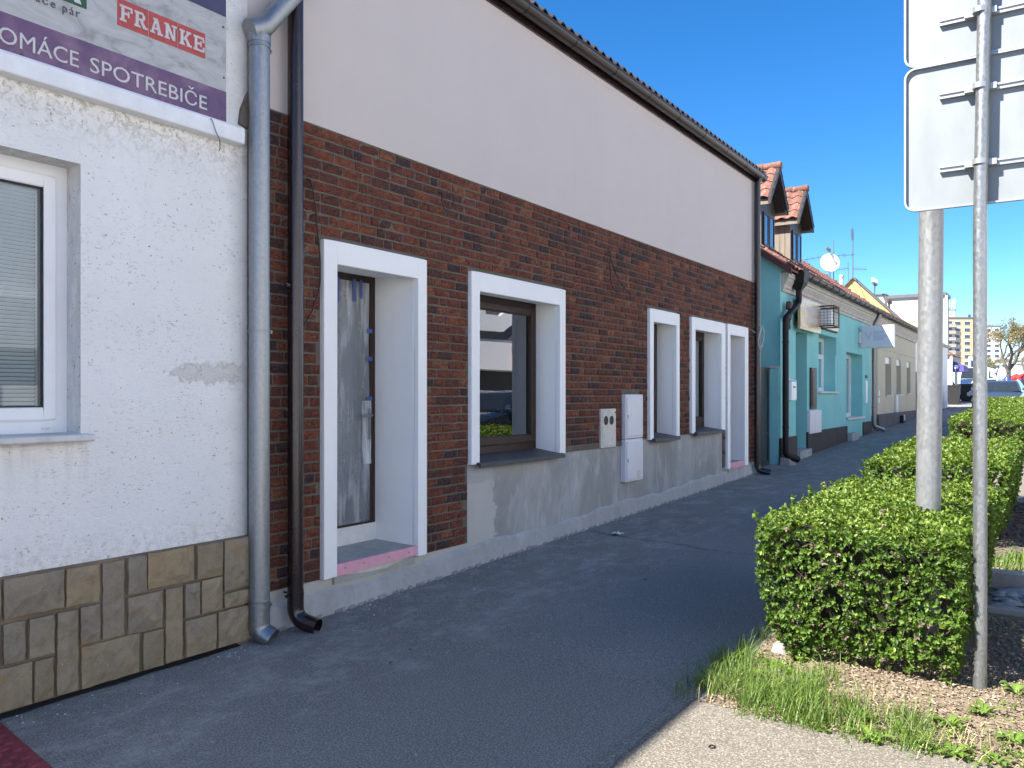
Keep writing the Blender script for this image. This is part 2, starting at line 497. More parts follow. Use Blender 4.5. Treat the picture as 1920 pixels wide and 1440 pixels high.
def m_glass(name, tint=(0.9, 0.95, 0.95), boost=1.7, wob=0.0):
    n = N(name)
    nb = n.bump(n.noise(n.pos(), 1.6, 2, 0.5), 0.12, wob) if wob else None
    fr = n.new('ShaderNodeFresnel'); fr.inputs['IOR'].default_value = 1.5
    if nb is not None: n.set(fr.inputs['Normal'], nb)
    k = n.math('MULTIPLY', fr.outputs[0], boost, clamp=True)
    tr = n.new('ShaderNodeBsdfTransparent'); n.set(tr.inputs[0], tint)
    gl = n.new('ShaderNodeBsdfGlossy'); gl.inputs['Roughness'].default_value = 0.0; n.set(gl.inputs['Color'], (0.97, 0.98, 1.0))
    if nb is not None: n.set(gl.inputs['Normal'], nb)
    mx = n.new('ShaderNodeMixShader'); n.set(mx.inputs[0], k); n.set(mx.inputs[1], tr.outputs[0]); n.set(mx.inputs[2], gl.outputs[0])
    return n.done(mx.outputs[0])
def m_film(name, opac=0.4):
    n = N(name); p = n.pos()
    w = n.noise(n.scale(p, (1, 1, 0.05)), 26, 2.0, 0.5, 0.2)
    w2 = n.noise(n.scale(p, (1.0, 1.0, 0.22)), 7.0, 2.0, 0.5, 0.5)
    f = n.math('ADD', n.math('MULTIPLY', w, 0.35), n.math('MULTIPLY', w2, 0.65))
    cr = n.noise(n.scale(p, (1.0, 1.0, 0.5)), 9.0, 1.0, 0.5, 1.2)
    line = n.ramp(n.math('ABSOLUTE', n.math('SUBTRACT', cr, 0.5)), [(0.0, 0.30), (0.006, 0.10), (0.03, 0.0)])
    a = n.ramp(f, [(0.36, opac * 0.5), (0.52, opac * 0.75), (0.62, opac * 1.25)])
    a = n.math('ADD', a, n.math('MULTIPLY', line, opac), clamp=True)
    nb = n.bump(n.math('ADD', f, n.math('MULTIPLY', line, 0.4)), 0.9, 0.03)
    tr = n.new('ShaderNodeBsdfTransparent'); n.set(tr.inputs[0], (0.94, 0.96, 0.97))
    pb = n.pbr((0.66, 0.70, 0.74), 0.16, 0, nb, 0.8)
    mx = n.new('ShaderNodeMixShader'); n.set(mx.inputs[0], a); n.set(mx.inputs[1], tr.outputs[0]); n.set(mx.inputs[2], pb)
    return n.done(mx.outputs[0])
def m_leaf(name, c1, c2, c3, trans=0.3, rough=0.38):
    n = N(name)
    rnd = n.new('ShaderNodeNewGeometry').outputs['Random Per Island']
    f = n.noise(n.pos(), 5.0, 3)
    col = n.ramp(n.math('ADD', n.math('MULTIPLY', rnd, 0.75), n.math('MULTIPLY', f, 0.3)), [(0.10, c1), (0.5, c2), (0.93, c3)])
    pb = n.pbr(col, rough, 0, None, 0.5)
    tl = n.new('ShaderNodeBsdfTranslucent'); n.set(tl.inputs[0], n.mix(0.5, col, (0.20, 0.30, 0.02)))
    mx = n.new('ShaderNodeMixShader'); mx.inputs[0].default_value = trans; n.set(mx.inputs[1], pb); n.set(mx.inputs[2], tl.outputs[0])
    return n.done(mx.outputs[0])
def m_stone():
    n = N('sandstone_block'); p = n.pos()
    rnd = n.new('ShaderNodeObjectInfo').outputs['Random']
    base = n.ramp(rnd, [(0.0, (0.276, 0.217, 0.133)), (0.3, (0.320, 0.258, 0.170)), (0.55, (0.280, 0.239, 0.177)), (0.8, (0.360, 0.274, 0.156)), (1.0, (0.302, 0.255, 0.181))])
    f = n.noise(p, 9, 6, 0.7, 0.8)
    col = n.mix(n.ramp(f, [(0.35, 0.6), (0.6, 0.0)]), base, (0.157, 0.133, 0.105))
    rust = n.ramp(n.noise(n.scale(p, (1, 1, 2)), 6.0, 4, 0.6), [(0.62, 0.0), (0.75, 0.6)])
    col = n.mix(rust, col, (0.336, 0.181, 0.067))
    wh = n.ramp(n.noise(p, 60, 2), [(0.77, 0.0), (0.79, 0.9)])
    col = n.mix(wh, col, (0.640, 0.608, 0.544))
    h = n.math('ADD', n.noise(p, 24, 6, 0.7, 0.6), n.math('MULTIPLY', n.noise(p, 150, 3), 0.25))
    return n.done(n.pbr(col, 0.88, 0, n.bump(h, 0.7, 0.014), 0.3))
def m_tile(name, base, lich=0.5):
    n = N(name); p = n.pos()
    rnd = n.new('ShaderNodeObjectInfo').outputs['Random']
    col = n.mix(rnd, tuple(a * 0.75 for a in base), tuple(min(1, a * 1.25) for a in base))
    f = n.noise(p, 7, 5, 0.7)
    col = n.mix(n.ramp(f, [(0.5, 0.0), (0.7, 0.6)]), col, (0.10, 0.055, 0.045))
    l = n.ramp(n.noise(p, 21, 4, 0.7), [(0.60, 0.0), (0.66, lich)])
    col = n.mix(l, col, (0.50, 0.44, 0.36))
    return n.done(n.pbr(col, 0.85, 0, n.bump(n.noise(p, 60, 3), 0.3, 0.004), 0.3))
M = {}
M['stucco'] = m_stucco()
M['rose_plaster'] = m_plaster('pale_rose_plaster', (0.59, 0.525, 0.485), 260, 0.02)
M['white_trim'] = m_plaster('white_surround_paint', (0.89, 0.885, 0.865), 300, 0.02)
M['mortar'] = m_cement('grey_mortar', (0.105, 0.088, 0.070), (0.165, 0.142, 0.115), False)
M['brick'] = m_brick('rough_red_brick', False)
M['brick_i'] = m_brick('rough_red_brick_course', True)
M['plinth'] = m_plinth()
M['screed'] = m_cement('pale_screed', (0.36, 0.36, 0.35), (0.48, 0.48, 0.47), False)
M['concrete'] = m_cement('step_concrete', (0.33, 0.33, 0.315), (0.46, 0.46, 0.44), False)
M['asphalt'] = m_asphalt('pavement_asphalt', (0.285, 0.272, 0.245), 0.7)
M['fore'] = m_asphalt('pale_gritty_asphalt', (0.222, 0.200, 0.163), 0.8, False)
M['ground'] = m_asphalt('street_asphalt', (0.29, 0.285, 0.275), 0.4, False)
M['edging'] = m_cement('edging_cement', (0.25, 0.24, 0.22), (0.36, 0.345, 0.315), False)
M['edge_rough'] = m_asphalt('crumbled_edging', (0.275, 0.258, 0.225), 0.8, False)
M['galv'] = m_galv('galvanised_steel', 0.29)
M['galv_dull'] = m_galv('weathered_zinc', 0.33, 0.42, 0.75, 70, 0.10)
M['galv_post'] = m_galv('spangled_post_zinc', 0.24, 0.45, 0.45, 60, 0.13)
M['brownmetal'] = simple('brown_coated_metal', (0.022, 0.012, 0.013), 0.24, 0.0, 0.2, 5, spec=0.6)
M['blackmetal'] = simple('weathered_black_pipe', (0.014, 0.011, 0.011), 0.55, 0, 0.2, 5, spec=0.3)
M['brownframe'] = m_wood('brown_window_profile', (0.018, 0.008, 0.005), (0.042, 0.018, 0.010), 'z', 0.55)
M['gutter'] = simple('brown_gutter_steel', (0.030, 0.019, 0.016), 0.32, 0.0, 0.25, 3, spec=0.45)
M['black'] = simple('black_rubber', (0.012, 0.012, 0.012), 0.6, 0, 0.2)
M['dark'] = simple('dark_interior', (0.06, 0.06, 0.062), 0.9, 0, 0.2)
M['room'] = simple('room_wall_paint', (0.30, 0.30, 0.29), 0.9, 0, 0.15)
M['glass'] = m_glass('window_glass', (0.86, 0.92, 0.93), 3.0, 0.004)
M['glass_near'] = m_glass('blind_window_glass', (0.92, 0.96, 0.97), 1.1)
M['film'] = m_film('clear_dust_sheet', 0.44)
M['film2'] = m_film('inner_dust_sheet', 0.72)
M['bluetape'] = simple('blue_tape', (0.06, 0.10, 0.30), 0.6)
M['pink'] = simple('pink_foam_board', (0.72, 0.36, 0.44), 0.75, 0, 0.08, 12, 0.15, 90)
M['pvc'] = simple('white_plastic', (0.80, 0.81, 0.82), 0.38, 0, 0.04, 4)
M['pvc_old'] = simple('aged_white_plastic', (0.72, 0.72, 0.70), 0.45, 0, 0.08, 9)
M['blind'] = simple('pale_blind_slat', (0.50, 0.55, 0.60), 0.35, 0, 0.03)
M['sill'] = m_cement('chipped_stone_sill', (0.56, 0.55, 0.53), (0.72, 0.71, 0.69), False)
M['sillmetal'] = simple('anthracite_sill', (0.055, 0.055, 0.058), 0.5, 0, 0.2, 9)
M['stone'] = m_stone()
M['joint'] = m_cement('brown_joint_mortar', (0.15, 0.115, 0.078), (0.24, 0.19, 0.135), False)
M['whitepaint'] = simple('white_ledge_paint', (0.78, 0.79, 0.80), 0.6, 0, 0.08, 7, 0.3, 60)
M['boxpaint'] = simple('grey_white_box', (0.68, 0.67, 0.70), 0.45, 0, 0.04, 4)
M['boxold'] = m_cement('flaking_cream_paint', (0.55, 0.50, 0.42), (0.70, 0.68, 0.64), False)
M['cable'] = simple('black_cable', (0.015, 0.015, 0.017), 0.5)
M['wire_w'] = simple('pale_wire', (0.62, 0.62, 0.60), 0.5)
M['redpave'] = simple('red_paving_paint', (0.24, 0.035, 0.045), 0.75, 0, 0.35, 22, 0.5, 90)
M['banner'] = None
n = N('faded_banner_vinyl'); p = n.pos()
f = n.noise(n.scale(p, (1, 1, 2.2)), 4.5, 6, 0.65, 0.9)
col = n.ramp(f, [(0.32, (0.25, 0.245, 0.235)), (0.48, (0.42, 0.415, 0.41)), (0.70, (0.52, 0.52, 0.52))])
M['banner'] = n.done(n.pbr(col, 0.5, 0, None, 0.4))
n = N('faded_purple_print'); p = n.pos()
f = n.noise(n.scale(p, (1.2, 1, 1.2)), 5.0, 5, 0.6, 0.4)
col = n.ramp(f, [(0.28, (0.085, 0.065, 0.150)), (0.50, (0.150, 0.085, 0.165)), (0.72, (0.235, 0.145, 0.215))])
M['purple'] = n.done(n.pbr(col, 0.5, 0, None, 0.4))
M['navy'] = simple('navy_print', (0.055, 0.050, 0.110), 0.5, 0, 0.2, 5)
M['letter'] = simple('grey_white_print', (0.56, 0.55, 0.55), 0.5, 0, 0.12, 14)
M['redprint'] = simple('faded_red_print', (0.42, 0.065, 0.055), 0.5, 0, 0.15, 9)
M['greenprint'] = simple('green_print', (0.020, 0.085, 0.045), 0.5, 0, 0.2, 9)
M['greyprint'] = simple('dark_grey_print', (0.10, 0.10, 0.11), 0.5)
M['soil'] = m_cement('dry_garden_soil', (0.13, 0.098, 0.068), (0.23, 0.182, 0.13), False, 160)
M['tile_dark'] = m_tile('dark_roof_tile', (0.036, 0.028, 0.026), 0.06)
M['rooftile'] = m_tile('red_roof_tile', (0.180, 0.082, 0.062), 0.75)

# ------------------------------------------------------------------ the setting
def sheet(name, x0, x1, y0, y1, mat, dz=0.0, thick=0.0, nx=1, kind='structure', parent=None, y0b=None, y1b=None):
    """a strip of ground following the climb of the street; y0b and y1b: its edges at the far end"""
    xs = sorted(set([x0, x1] + [b for b in BREAKS if x0 < b < x1] + [x0 + (x1 - x0) * i / nx for i in range(1, nx)]))
    y0b = y0 if y0b is None else y0b; y1b = y1 if y1b is None else y1b
    ya = lambda x: y0 + (y0b - y0) * (x - x0) / (x1 - x0)
    yb = lambda x: y1 + (y1b - y1) * (x - x0) / (x1 - x0)
    mb = MB()
    for a, b in zip(xs[:-1], xs[1:]):
        if thick:
            mb.hexa([(a, ya(a), gz(a)+dz-thick), (b, ya(b), gz(b)+dz-thick), (b, yb(b), gz(b)+dz-thick), (a, yb(a), gz(a)+dz-thick),
                     (a, ya(a), gz(a)+dz), (b, ya(b), gz(b)+dz), (b, yb(b), gz(b)+dz), (a, yb(a), gz(a)+dz)])
        else:
            mb.quad((a, ya(a), gz(a)+dz), (b, ya(b), gz(b)+dz), (b, yb(b), gz(b)+dz), (a, yb(a), gz(a)+dz))
    o = mb.build(name, mat, parent)
    if kind: o['kind'] = kind
    return o
sheet('ground', -300, 1800, -900, 900, M['ground'], -0.14)
sheet('road', -80, 34, -13.0, -5.0, M['ground'], -0.11)
sheet('road', 34, 400, -13.0, -4.2, M['ground'], -0.11, y0b=18.0, y1b=27.0)
sheet('sidewalk', -20, 36, -2.840, 0.6, M['asphalt'], 0.0)
sheet('sidewalk', 36, 90, -2.700, 1.6, M['asphalt'], 0.0, y0b=-0.6, y1b=6.0)
sheet('opposite_sidewalk', -60, 120, -17.0, -13.0, M['edging'], 0.0, 0.14)
sheet('forecourt', -10, 4.05, -5.0, -2.78, M['fore'], 0.0025)
sheet('verge_ground', 4.05, 12.4, -4.85, -2.80, M['soil'], -0.004)
sheet('verge_ground', 17.6, 34, -4.85, -2.80, M['soil'], -0.004)
sheet('crossing_path', 12.4, 17.6, -4.85, -2.80, M['fore'], 0.0)
for a, b in ((4.6, 36.0),):
    sheet('edging_strip', a, b, -2.80, -2.70, M['edging'], 0.012, 0.06)
# worn cement edging in front of the bed: uneven outline
def EJ(x): return 0.010 * math.sin(x * 3.1) + 0.007 * math.sin(x * 19.3 + 1) + 0.005 * math.sin(x * 53.0) + 0.004 * math.sin(x * 97.0)
mb = MB()
xs = [-10 + i * 0.04 for i in range(int(14.65 / 0.04) + 1)]
for a, b in zip(xs[:-1], xs[1:]):
    ja = -2.70 + 0.02 * math.sin(a * 9) + random.uniform(-0.012, 0.012)
    mb.quad((a, -2.80 + EJ(a * 1.3 + 2), gz(a) + 0.005), (b, -2.80 + EJ(b * 1.3 + 2), gz(b) + 0.005), (b, -2.725 + EJ(b), gz(b) + 0.005), (a, -2.725 + EJ(a), gz(a) + 0.005))
tag(mb.build('edging_strip', M['edge_rough']), kind='structure')
sheet('road_kerb', -20, 34, -5.0, -4.85, M['edging'], 0.01, 0.15)
# red paving at the lower left corner with raised ribs
tp = sheet('tactile_paving', -3.0, 1.93, -4.2, -0.0, M['redpave'], 0.006, 0.0)
tp.data.clear_geometry()
A = Vector((1.935, -0.15)); B = Vector((1.78, -1.1))
mb = MB()
zz = gz(1) + 0.006
mb.quad((-3, -0.15, zz), (-3, -3.0, zz), (1.475, -3.0, zz), (1.935, -0.15, zz))
tp.data.from_pydata(mb.v, [], mb.f)
k = 0
rib = MB()
for i in range(26):
    y = -0.22 - i * 0.055
    xr = 1.935 + (y + 0.15) * 0.1614
    for j in range(14):
        x = xr - 0.05 - j * 0.075 - (0.037 if i % 2 else 0)
        rib.lathe([(0.024, 0), (0.019, 0.006), (0.008, 0.008)], (x, y, zz), seg=8)
o = rib.build('rib_pattern', M['redpave'], tp, smooth=True); o['kind'] = 'stuff'
# thin crack across the asphalt
mb = MB()
pts = [ony(1100, 995, -0.33)]
px = [(1100, 995), (1150, 1004), (1200, 1012), (1260, 1018), (1330, 1032), (1380, 1038), (1432, 1042)]
def onground(a, b, dz=0.0):
    d = FWD + RGT * ((a - 960) / 1553.0) + Vector((0, 0, (740 - b) / 1553.0))
    t = (0.0 + dz - CAM.z) / (d.z - 0.0241 * d.x)
    P = CAM + d * t
    if P.x < 4.0:
        t = (0.0964 + dz - CAM.z) / d.z; P = CAM + d * t
    return P
cr = []
for (a, b), (c, d) in zip(px[:-1], px[1:]):
    for k in range(6):
        t = k / 6
        P = onground(a + (c - a) * t, b + (d - b) * t)
        cr.append((P.x + random.uniform(-0.012, 0.012), P.y + random.uniform(-0.012, 0.012), P.z + 0.0035))
for p0, p1 in zip(cr[:-1], cr[1:]):
    w = random.uniform(0.003, 0.008)
    mb.quad((p0[0] - w, p0[1], p0[2]), (p0[0] + w, p0[1], p0[2]), (p1[0] + w, p1[1], p1[2]), (p1[0] - w, p1[1], p1[2]))
tag(mb.build('asphalt_crack', M['black']), kind='structure')

# ------------------------------------------------------------------ walls with openings
def wall_quads(mb, x0, x1, z0, z1, holes, y):
    xs = sorted(set([x0, x1] + [min(max(h[k], x0), x1) for h in holes for k in (0, 1)]))
    zs = sorted(set([z0, z1] + [min(max(h[k], z0), z1) for h in holes for k in (2, 3)]))
    for a, b in zip(xs[:-1], xs[1:]):
        for c, d in zip(zs[:-1], zs[1:]):
            cx, cz = (a + b) / 2, (c + d) / 2
            if any(h[0] < cx < h[1] and h[2] < cz < h[3] for h in holes): continue
            mb.quad((a, y, c), (b, y, c), (b, y, d), (a, y, d))
    return mb

# ================================================================== white house on the left
wh = thing('white_house', 'old white stucco house with a stone plinth at the left edge', 'house', (0, 0, 0.1))
WX0, WX1 = -9.0, 3.46
YW = -0.05
hole = (0.55, 2.382, 1.455, 2.895)
mb = MB()
wall_quads(mb, WX0, WX1, 0.0, 5.15, [hole], YW)
mb.quad((WX1, YW, 0), (WX1, 8, 0), (WX1, 8, 5.15), (WX1, YW, 5.15)).quad((WX0, 8, 0), (WX0, YW, 0), (WX0, YW, 5.15), (WX0, 8, 5.15)).quad((WX1, 8, 0), (WX0, 8, 0), (WX0, 8, 5.15), (WX1, 8, 5.15))
mb.build('wall', M['stucco'], wh)
mb = MB()    # reveal of the window
yf = 0.125
h0, h1, h2, h3 = hole
mb.quad((h1, YW, h2), (h1 + 0.012, yf, h2), (h1 + 0.012, yf, h3), (h1, YW, h3)).quad((h0, YW, h3), (h1, YW, h3), (h1 + 0.012, yf, h3), (h0, yf, h3))
mb.quad((h0, yf, h2), (h0, YW, h2), (h0, YW, h3), (h0, yf, h3)).quad((h0, YW, h2), (h0, yf, h2), (h1 + 0.012, yf, h2), (h1, YW, h2))
n = N('stained_reveal_render'); p = n.pos()
f = n.noise(n.scale(p, (1, 1, 0.35)), 14, 6, 0.7)
col = n.ramp(f, [(0.3, (0.50, 0.49, 0.45)), (0.55, (0.68, 0.67, 0.64)), (0.75, (0.78, 0.78, 0.76))])
sp = n.ramp(n.noise(p, 48, 3), [(0.66, 0.0), (0.71, 0.8)])
col = n.mix(sp, col, (0.10, 0.08, 0.06))
M['reveal_old'] = n.done(n.pbr(col, 0.9, 0, n.bump(n.noise(p, 50, 5, 0.7), 0.7, 0.008), 0.2))
mb.build('window_reveal', M['reveal_old'], wh)
win = MB().box(h0, h1 + 0.012, yf + 0.01, yf + 0.05, h2, h3).build('window', M['dark'], wh)
win.data.clear_geometry()
def frame_mb(x0, x1, z0, z1, w, y0, y1, wb=None, wt=None):
    wb = w if wb is None else wb; wt = w if wt is None else wt
    m = MB()
    m.box(x0, x0 + w, y0, y1, z0, z1).box(x1 - w, x1, y0, y1, z0, z1)
    m.box(x0 + w, x1 - w, y0, y1, z0, z0 + wb).box(x0 + w, x1 - w, y0, y1, z1 - wt, z1)
    return m
mb = frame_mb(h0, h1 + 0.010, h2 + 0.012, h3, 0.062, yf - 0.02, yf + 0.06, 0.070)
win.data.from_pydata([(a, b, c - 0.1) for a, b, c in mb.v], [], mb.f); win.data.materials.clear(); win.data.materials.append(M['pvc'])
fx1, fz0, fz1 = h1 - 0.052, h2 + 0.082, h3 - 0.062
frame_mb(h0 + 0.062, fx1, fz0, fz1, 0.066, yf - 0.034, yf + 0.05).build('sash', M['pvc'], win, bevel=0.006)
gx0, gx1, gz0, gz1 = h0 + 0.128, fx1 - 0.066, fz0 + 0.066, fz1 - 0.066
frame_mb(gx0 - 0.004, gx1 + 0.004, gz0 - 0.004, gz1 + 0.004, 0.012, yf - 0.026, yf - 0.010).build('gasket', M['black'], win)
MB().box(gx0, gx1, yf - 0.006, yf - 0.002, gz0, gz1).build('pane', M['glass_near'], win)
mb = MB()
z = gz0 + 0.012
while z < gz1 - 0.004:
    mb.hexa([(gx0, yf + 0.022, z + 0.0155), (gx1 - 0.016, yf + 0.022, z + 0.0155), (gx1 - 0.016, yf + 0.038, z), (gx0, yf + 0.038, z),
             (gx0, yf + 0.0228, z + 0.0168), (gx1 - 0.016, yf + 0.0228, z + 0.0168), (gx1 - 0.016, yf + 0.0388, z + 0.0012), (gx0, yf + 0.0388, z + 0.0012)])
    z += 0.0215
o = mb.build('blind', M['blind'], win); o['kind'] = 'stuff'
MB().box(gx1 - 0.22, gx1 - 0.217, yf + 0.020, yf + 0.023, gz0, gz1).build('blind_cord', M['blind'], win)
MB().box(h0, h1, yf + 0.30, yf + 0.31, h2, h3).build('backdrop_wall', M['dark'], win)
MB().box(h1 - 0.125, h1 - 0.088, yf - 0.032, yf - 0.018, h2 + 0.030, h2 + 0.042).build('drain_cap', M['pvc_old'], win, bevel=0.003)
mb = MB().prism([(-0.135, 1.432), (-0.125, 1.424), (yf - 0.02, 1.446), (yf - 0.02, 1.467), (-0.125, 1.462), (-0.135, 1.455)], 'x', h0 - 0.05, 2.415)
mb.build('window_sill', M['sill'], wh, bevel=0.003)
# cornice ledge and plinth
mb = MB().prism([(YW, 3.235), (-0.118, 3.240), (-0.122, 3.250), (-0.122, 3.330), (-0.112, 3.345), (YW, 3.356)], 'x', WX0, 3.385)
mb.build('cornice_ledge', M['whitepaint'], wh, bevel=0.003)
MB().box(WX0, 3.462, -0.35, 8.2, 5.15, 5.30).build('eaves', M['whitepaint'], wh)
MB().prism([(-0.40, 5.30), (4.0, 8.4), (8.4, 5.30)], 'x', WX0, 3.44).build('roof', M['tile_dark'], wh)
pl = MB().box(WX0, 3.458, -0.068, YW + 0.03, -0.3, 0.775).build('stone_plinth', M['joint'], wh)
ST = [(1.70,1.965,.765,.569),(1.984,2.275,.765,.569),(2.290,2.465,.762,.564),(2.487,2.607,.760,.348),(2.627,2.736,.765,.562),(2.751,3.048,.768,.566),(3.066,3.241,.768,.567),(3.258,3.452,.768,.461),
      (1.984,2.083,.545,.345),(2.102,2.222,.545,.348),(2.242,2.348,.545,.120),(2.365,2.465,.545,.351),(2.628,2.838,.545,.341),(2.860,2.968,.545,.120),(2.985,3.080,.552,.355),(3.096,3.241,.552,.354),(3.260,3.450,.440,.355),
      (1.80,1.965,.545,.345),(1.74,2.116,.328,.120),(2.131,2.222,.328,.120),(2.370,2.696,.335,.115),(2.720,2.842,.328,.118),(2.988,3.195,.338,.122),(3.216,3.452,.338,.122)]
x = 1.68
while x > -1.5:      # the same pattern goes on out of the picture
    ST += [(x - 0.30, x, .765, .569), (x - 0.14, x, .545, .345), (x - 0.30, x - 0.16, .545, .345), (x - 0.30, x, .328, .120)]; x -= 0.32
for i, (a, b, t, s_) in enumerate(ST):
    mb = MB()
    yf_ = -0.092 - random.uniform(0, 0.014)
    W, Hh = b - a, t - s_
    nu, nv = max(2, int(W / 0.045)), max(2, int(Hh / 0.045))
    jit = {}
    def fn(u, v):
        e = min(u, 1 - u, v, 1 - v)
        key = (round(u, 4), round(v, 4))
        bulge = 0.006 if e < 1e-6 else 0.0
        if e < 1e-6:
            dx = random.uniform(-0.003, 0.003); dz = random.uniform(-0.003, 0.003)
            return (a + u * W + dx, yf_ + 0.010, s_ + v * Hh + dz)
        return (a + u * W + random.uniform(-0.006, 0.006), yf_ + random.uniform(-0.012, 0.006), s_ + v * Hh + random.uniform(-0.006, 0.006))
    mb.grid(fn, nu, nv)
    nn = (nu + 1) * (nv + 1)
    rim = [i_ for i_ in range(nu + 1)] + [(j + 1) * (nu + 1) + nu for j in range(nv)] + [nv * (nu + 1) + nu - 1 - i_ for i_ in range(nu)] + [(nv - 1 - j) * (nu + 1) for j in range(nv - 1)]
    back = []
    for r_ in rim:
        v = mb.v[r_]; back.append(len(mb.v)); mb.v.append((v[0], -0.05, v[2]))
    for q in range(len(rim)):
        q2 = (q + 1) % len(rim)
        mb.f.append((rim[q2], rim[q], back[q], back[q2]))
    mb.build('stone', M['stone'], pl)
mb = MB()
xs = [-9 + i * 0.12 for i in range(104)]
for p_, q_ in zip(xs[:-1], xs[1:]):
    w0_, w1_ = 0.010 + 0.007 * math.sin(p_ * 13) + 0.004 * math.sin(p_ * 31), 0.010 + 0.007 * math.sin(q_ * 13) + 0.004 * math.sin(q_ * 31)
    mb.quad((p_, -0.105 - w0_, 0.1004), (q_, -0.105 - w1_, 0.1004), (q_, -0.06, 0.112), (p_, -0.06, 0.112))
mb.build('black_foot_strip', M['black'], wh)  # thin black strip along the gap between stones and asphalt
# dark patch drawn for the black gap behind the downpipe
mb = MB().prism([(3.385, 3.38), (3.47, 3.36), (3.47, 3.62), (3.44, 3.58), (3.40, 3.48)], 'y', -0.075, -0.04)
mb.build('gap_patch', M['mortar'], wh)

# banner over the ledge
bn = thing('shop_banner', 'weathered shop banner with purple band and red logo above the white ledge', 'banner', (2.4, -0.09, 3.34))
BY = -0.090
MB().box(-0.6, 3.268, BY, BY + 0.02, 3.341, 4.22).build('panel', M['banner'], bn)
MB().box(-0.6, 3.2675, BY - 0.0022, BY - 0.0002, 3.342, 3.537).build('purple_band', M['purple'], bn)
mb = MB().quad((2.75, BY - 0.002, 3.998), (3.266, BY - 0.002, 3.998), (3.266, BY - 0.002, 4.2), (2.75, BY - 0.002, 4.2)); mb.build('navy_band', M['navy'], bn)
me = text_mesh('SPOTREBI\u010cE', 0.083, 0.719, 0.0); put_text(me, 'lettering', M['letter'], bn, (2.408, BY - 0.005, 3.3845))
me = text_mesh('DOM\u00c1CE', 0.083, 0.475, 0.0); put_text(me, 'lettering', M['letter'], bn, (1.872, BY - 0.005, 3.3845))
me = text_mesh('ods\u00e1va\u010de p\u00e1r', 0.044, 0.40, 0.0, spacing=1.25); put_text(me, 'lettering', M['greyprint'], bn, (1.955, BY - 0.003, 3.650))
lg = MB()
for a, b in ((2.563, 2.744), (2.750, 2.930), (2.935, 3.117)):
    lg.box(a, b, BY - 0.003, BY - 0.0003, 3.692, 3.840)
lg = lg.build('red_logo', M['redprint'], bn)
# slab-serif letters of the logo, drawn as strokes on a 6 x 7 field
def slab(ch, x, z, w, h, lay):
    m = MB(); y0 = BY - 0.0055
    cnt = [0]
    def st(pts):
        cnt[0] += 1
        d = 0.00035 * cnt[0] + lay
        m.prism([(x + u * w, z + v * h) for u, v in pts], 'y', y0 - d, y0 + 0.003)
    t = 0.24
    def V(u, a=0.0, b=1.0): st([(u, a), (u + t, a), (u + t, b), (u, b)])
    def Hh(v, a, b, k=0.16): st([(a, v), (b, v), (b, v + k), (a, v + k)])
    if ch in 'FE':
        V(0.12); Hh(0.86, 0, 0.98, 0.14); Hh(0, 0, 0.52 if ch == 'F' else 1.0, 0.14); Hh(0.44, 0.3, 0.70, 0.14)
        st([(0.84, 0.66), (1.0, 0.66), (1.0, 0.9), (0.84, 0.9)]); st([(0.62, 0.32), (0.74, 0.32), (0.74, 0.70), (0.62, 0.70)])
        if ch == 'E': st([(0.86, 0.1), (1.02, 0.1), (1.02, 0.34), (0.86, 0.34)])
    elif ch == 'R':
        V(0.10); Hh(0.86, 0, 0.72, 0.14); Hh(0, 0, 0.48, 0.14); Hh(0.44, 0.3, 0.72, 0.14)
        st([(0.62, 0.96), (0.82, 0.86), (0.88, 0.72), (0.82, 0.56), (0.62, 0.46), (0.60, 0.58), (0.66, 0.72), (0.60, 0.88)])
        st([(0.42, 0.46), (0.66, 0.46), (0.92, 0.12), (0.68, 0.0)]); Hh(0, 0.68, 1.05, 0.14)
    elif ch == 'A':
        st([(0.06, 0.06), (0.24, 0.06), (0.52, 0.98), (0.36, 1.0)]); st([(0.36, 1.0), (0.62, 1.0), (0.94, 0.06), (0.66, 0.06)])
        Hh(0.28, 0.22, 0.78, 0.13); Hh(0, -0.04, 0.38, 0.13); Hh(0, 0.58, 1.04, 0.13); Hh(0.88, 0.22, 0.6, 0.12)
    elif ch == 'N':
        V(0.10); st([(0.76, 0.0), (0.92, 0.0), (0.92, 1.0), (0.76, 1.0)]); st([(0.08, 1.0), (0.34, 1.0), (0.92, 0.0), (0.68, 0.0)])
        Hh(0, 0, 0.44, 0.13); Hh(0.87, -0.04, 0.32, 0.13); Hh(0.87, 0.62, 1.05, 0.13)
    elif ch == 'K':
        V(0.10); Hh(0, 0, 0.46, 0.13); Hh(0.87, 0, 0.46, 0.13)
        st([(0.30, 0.40), (0.44, 0.34), (0.92, 0.92), (0.70, 0.92)]); st([(0.40, 0.50), (0.58, 0.62), (1.0, 0.06), (0.72, 0.06)])
        Hh(0.87, 0.60, 1.02, 0.13); Hh(0, 0.64, 1.08, 0.13)
    return m
LX = [2.574, 2.660, 2.757, 2.845, 2.942, 3.034]
for i, ch in enumerate('FRANKE'):
    slab(ch, LX[i], 3.722 + 0.0, 0.074, 0.088, 0.0).build('logo_letter', M['letter'], lg)
g = MB().box(2.10, 2.391, BY - 0.003, BY - 0.0003, 3.709, 3.86).build('green_logo', M['greenprint'], bn)
MB().prism([(2.325, 3.722), (2.362, 3.722), (2.330, 3.800), (2.300, 3.800)], 'y', BY - 0.005, BY - 0.0015).build('logo_letter', M['letter'], g)
MB().prism([(2.120, 3.722), (2.150, 3.722), (2.150, 3.83), (2.120, 3.83)], 'y', BY - 0.005, BY - 0.0015).build('logo_letter', M['letter'], g)
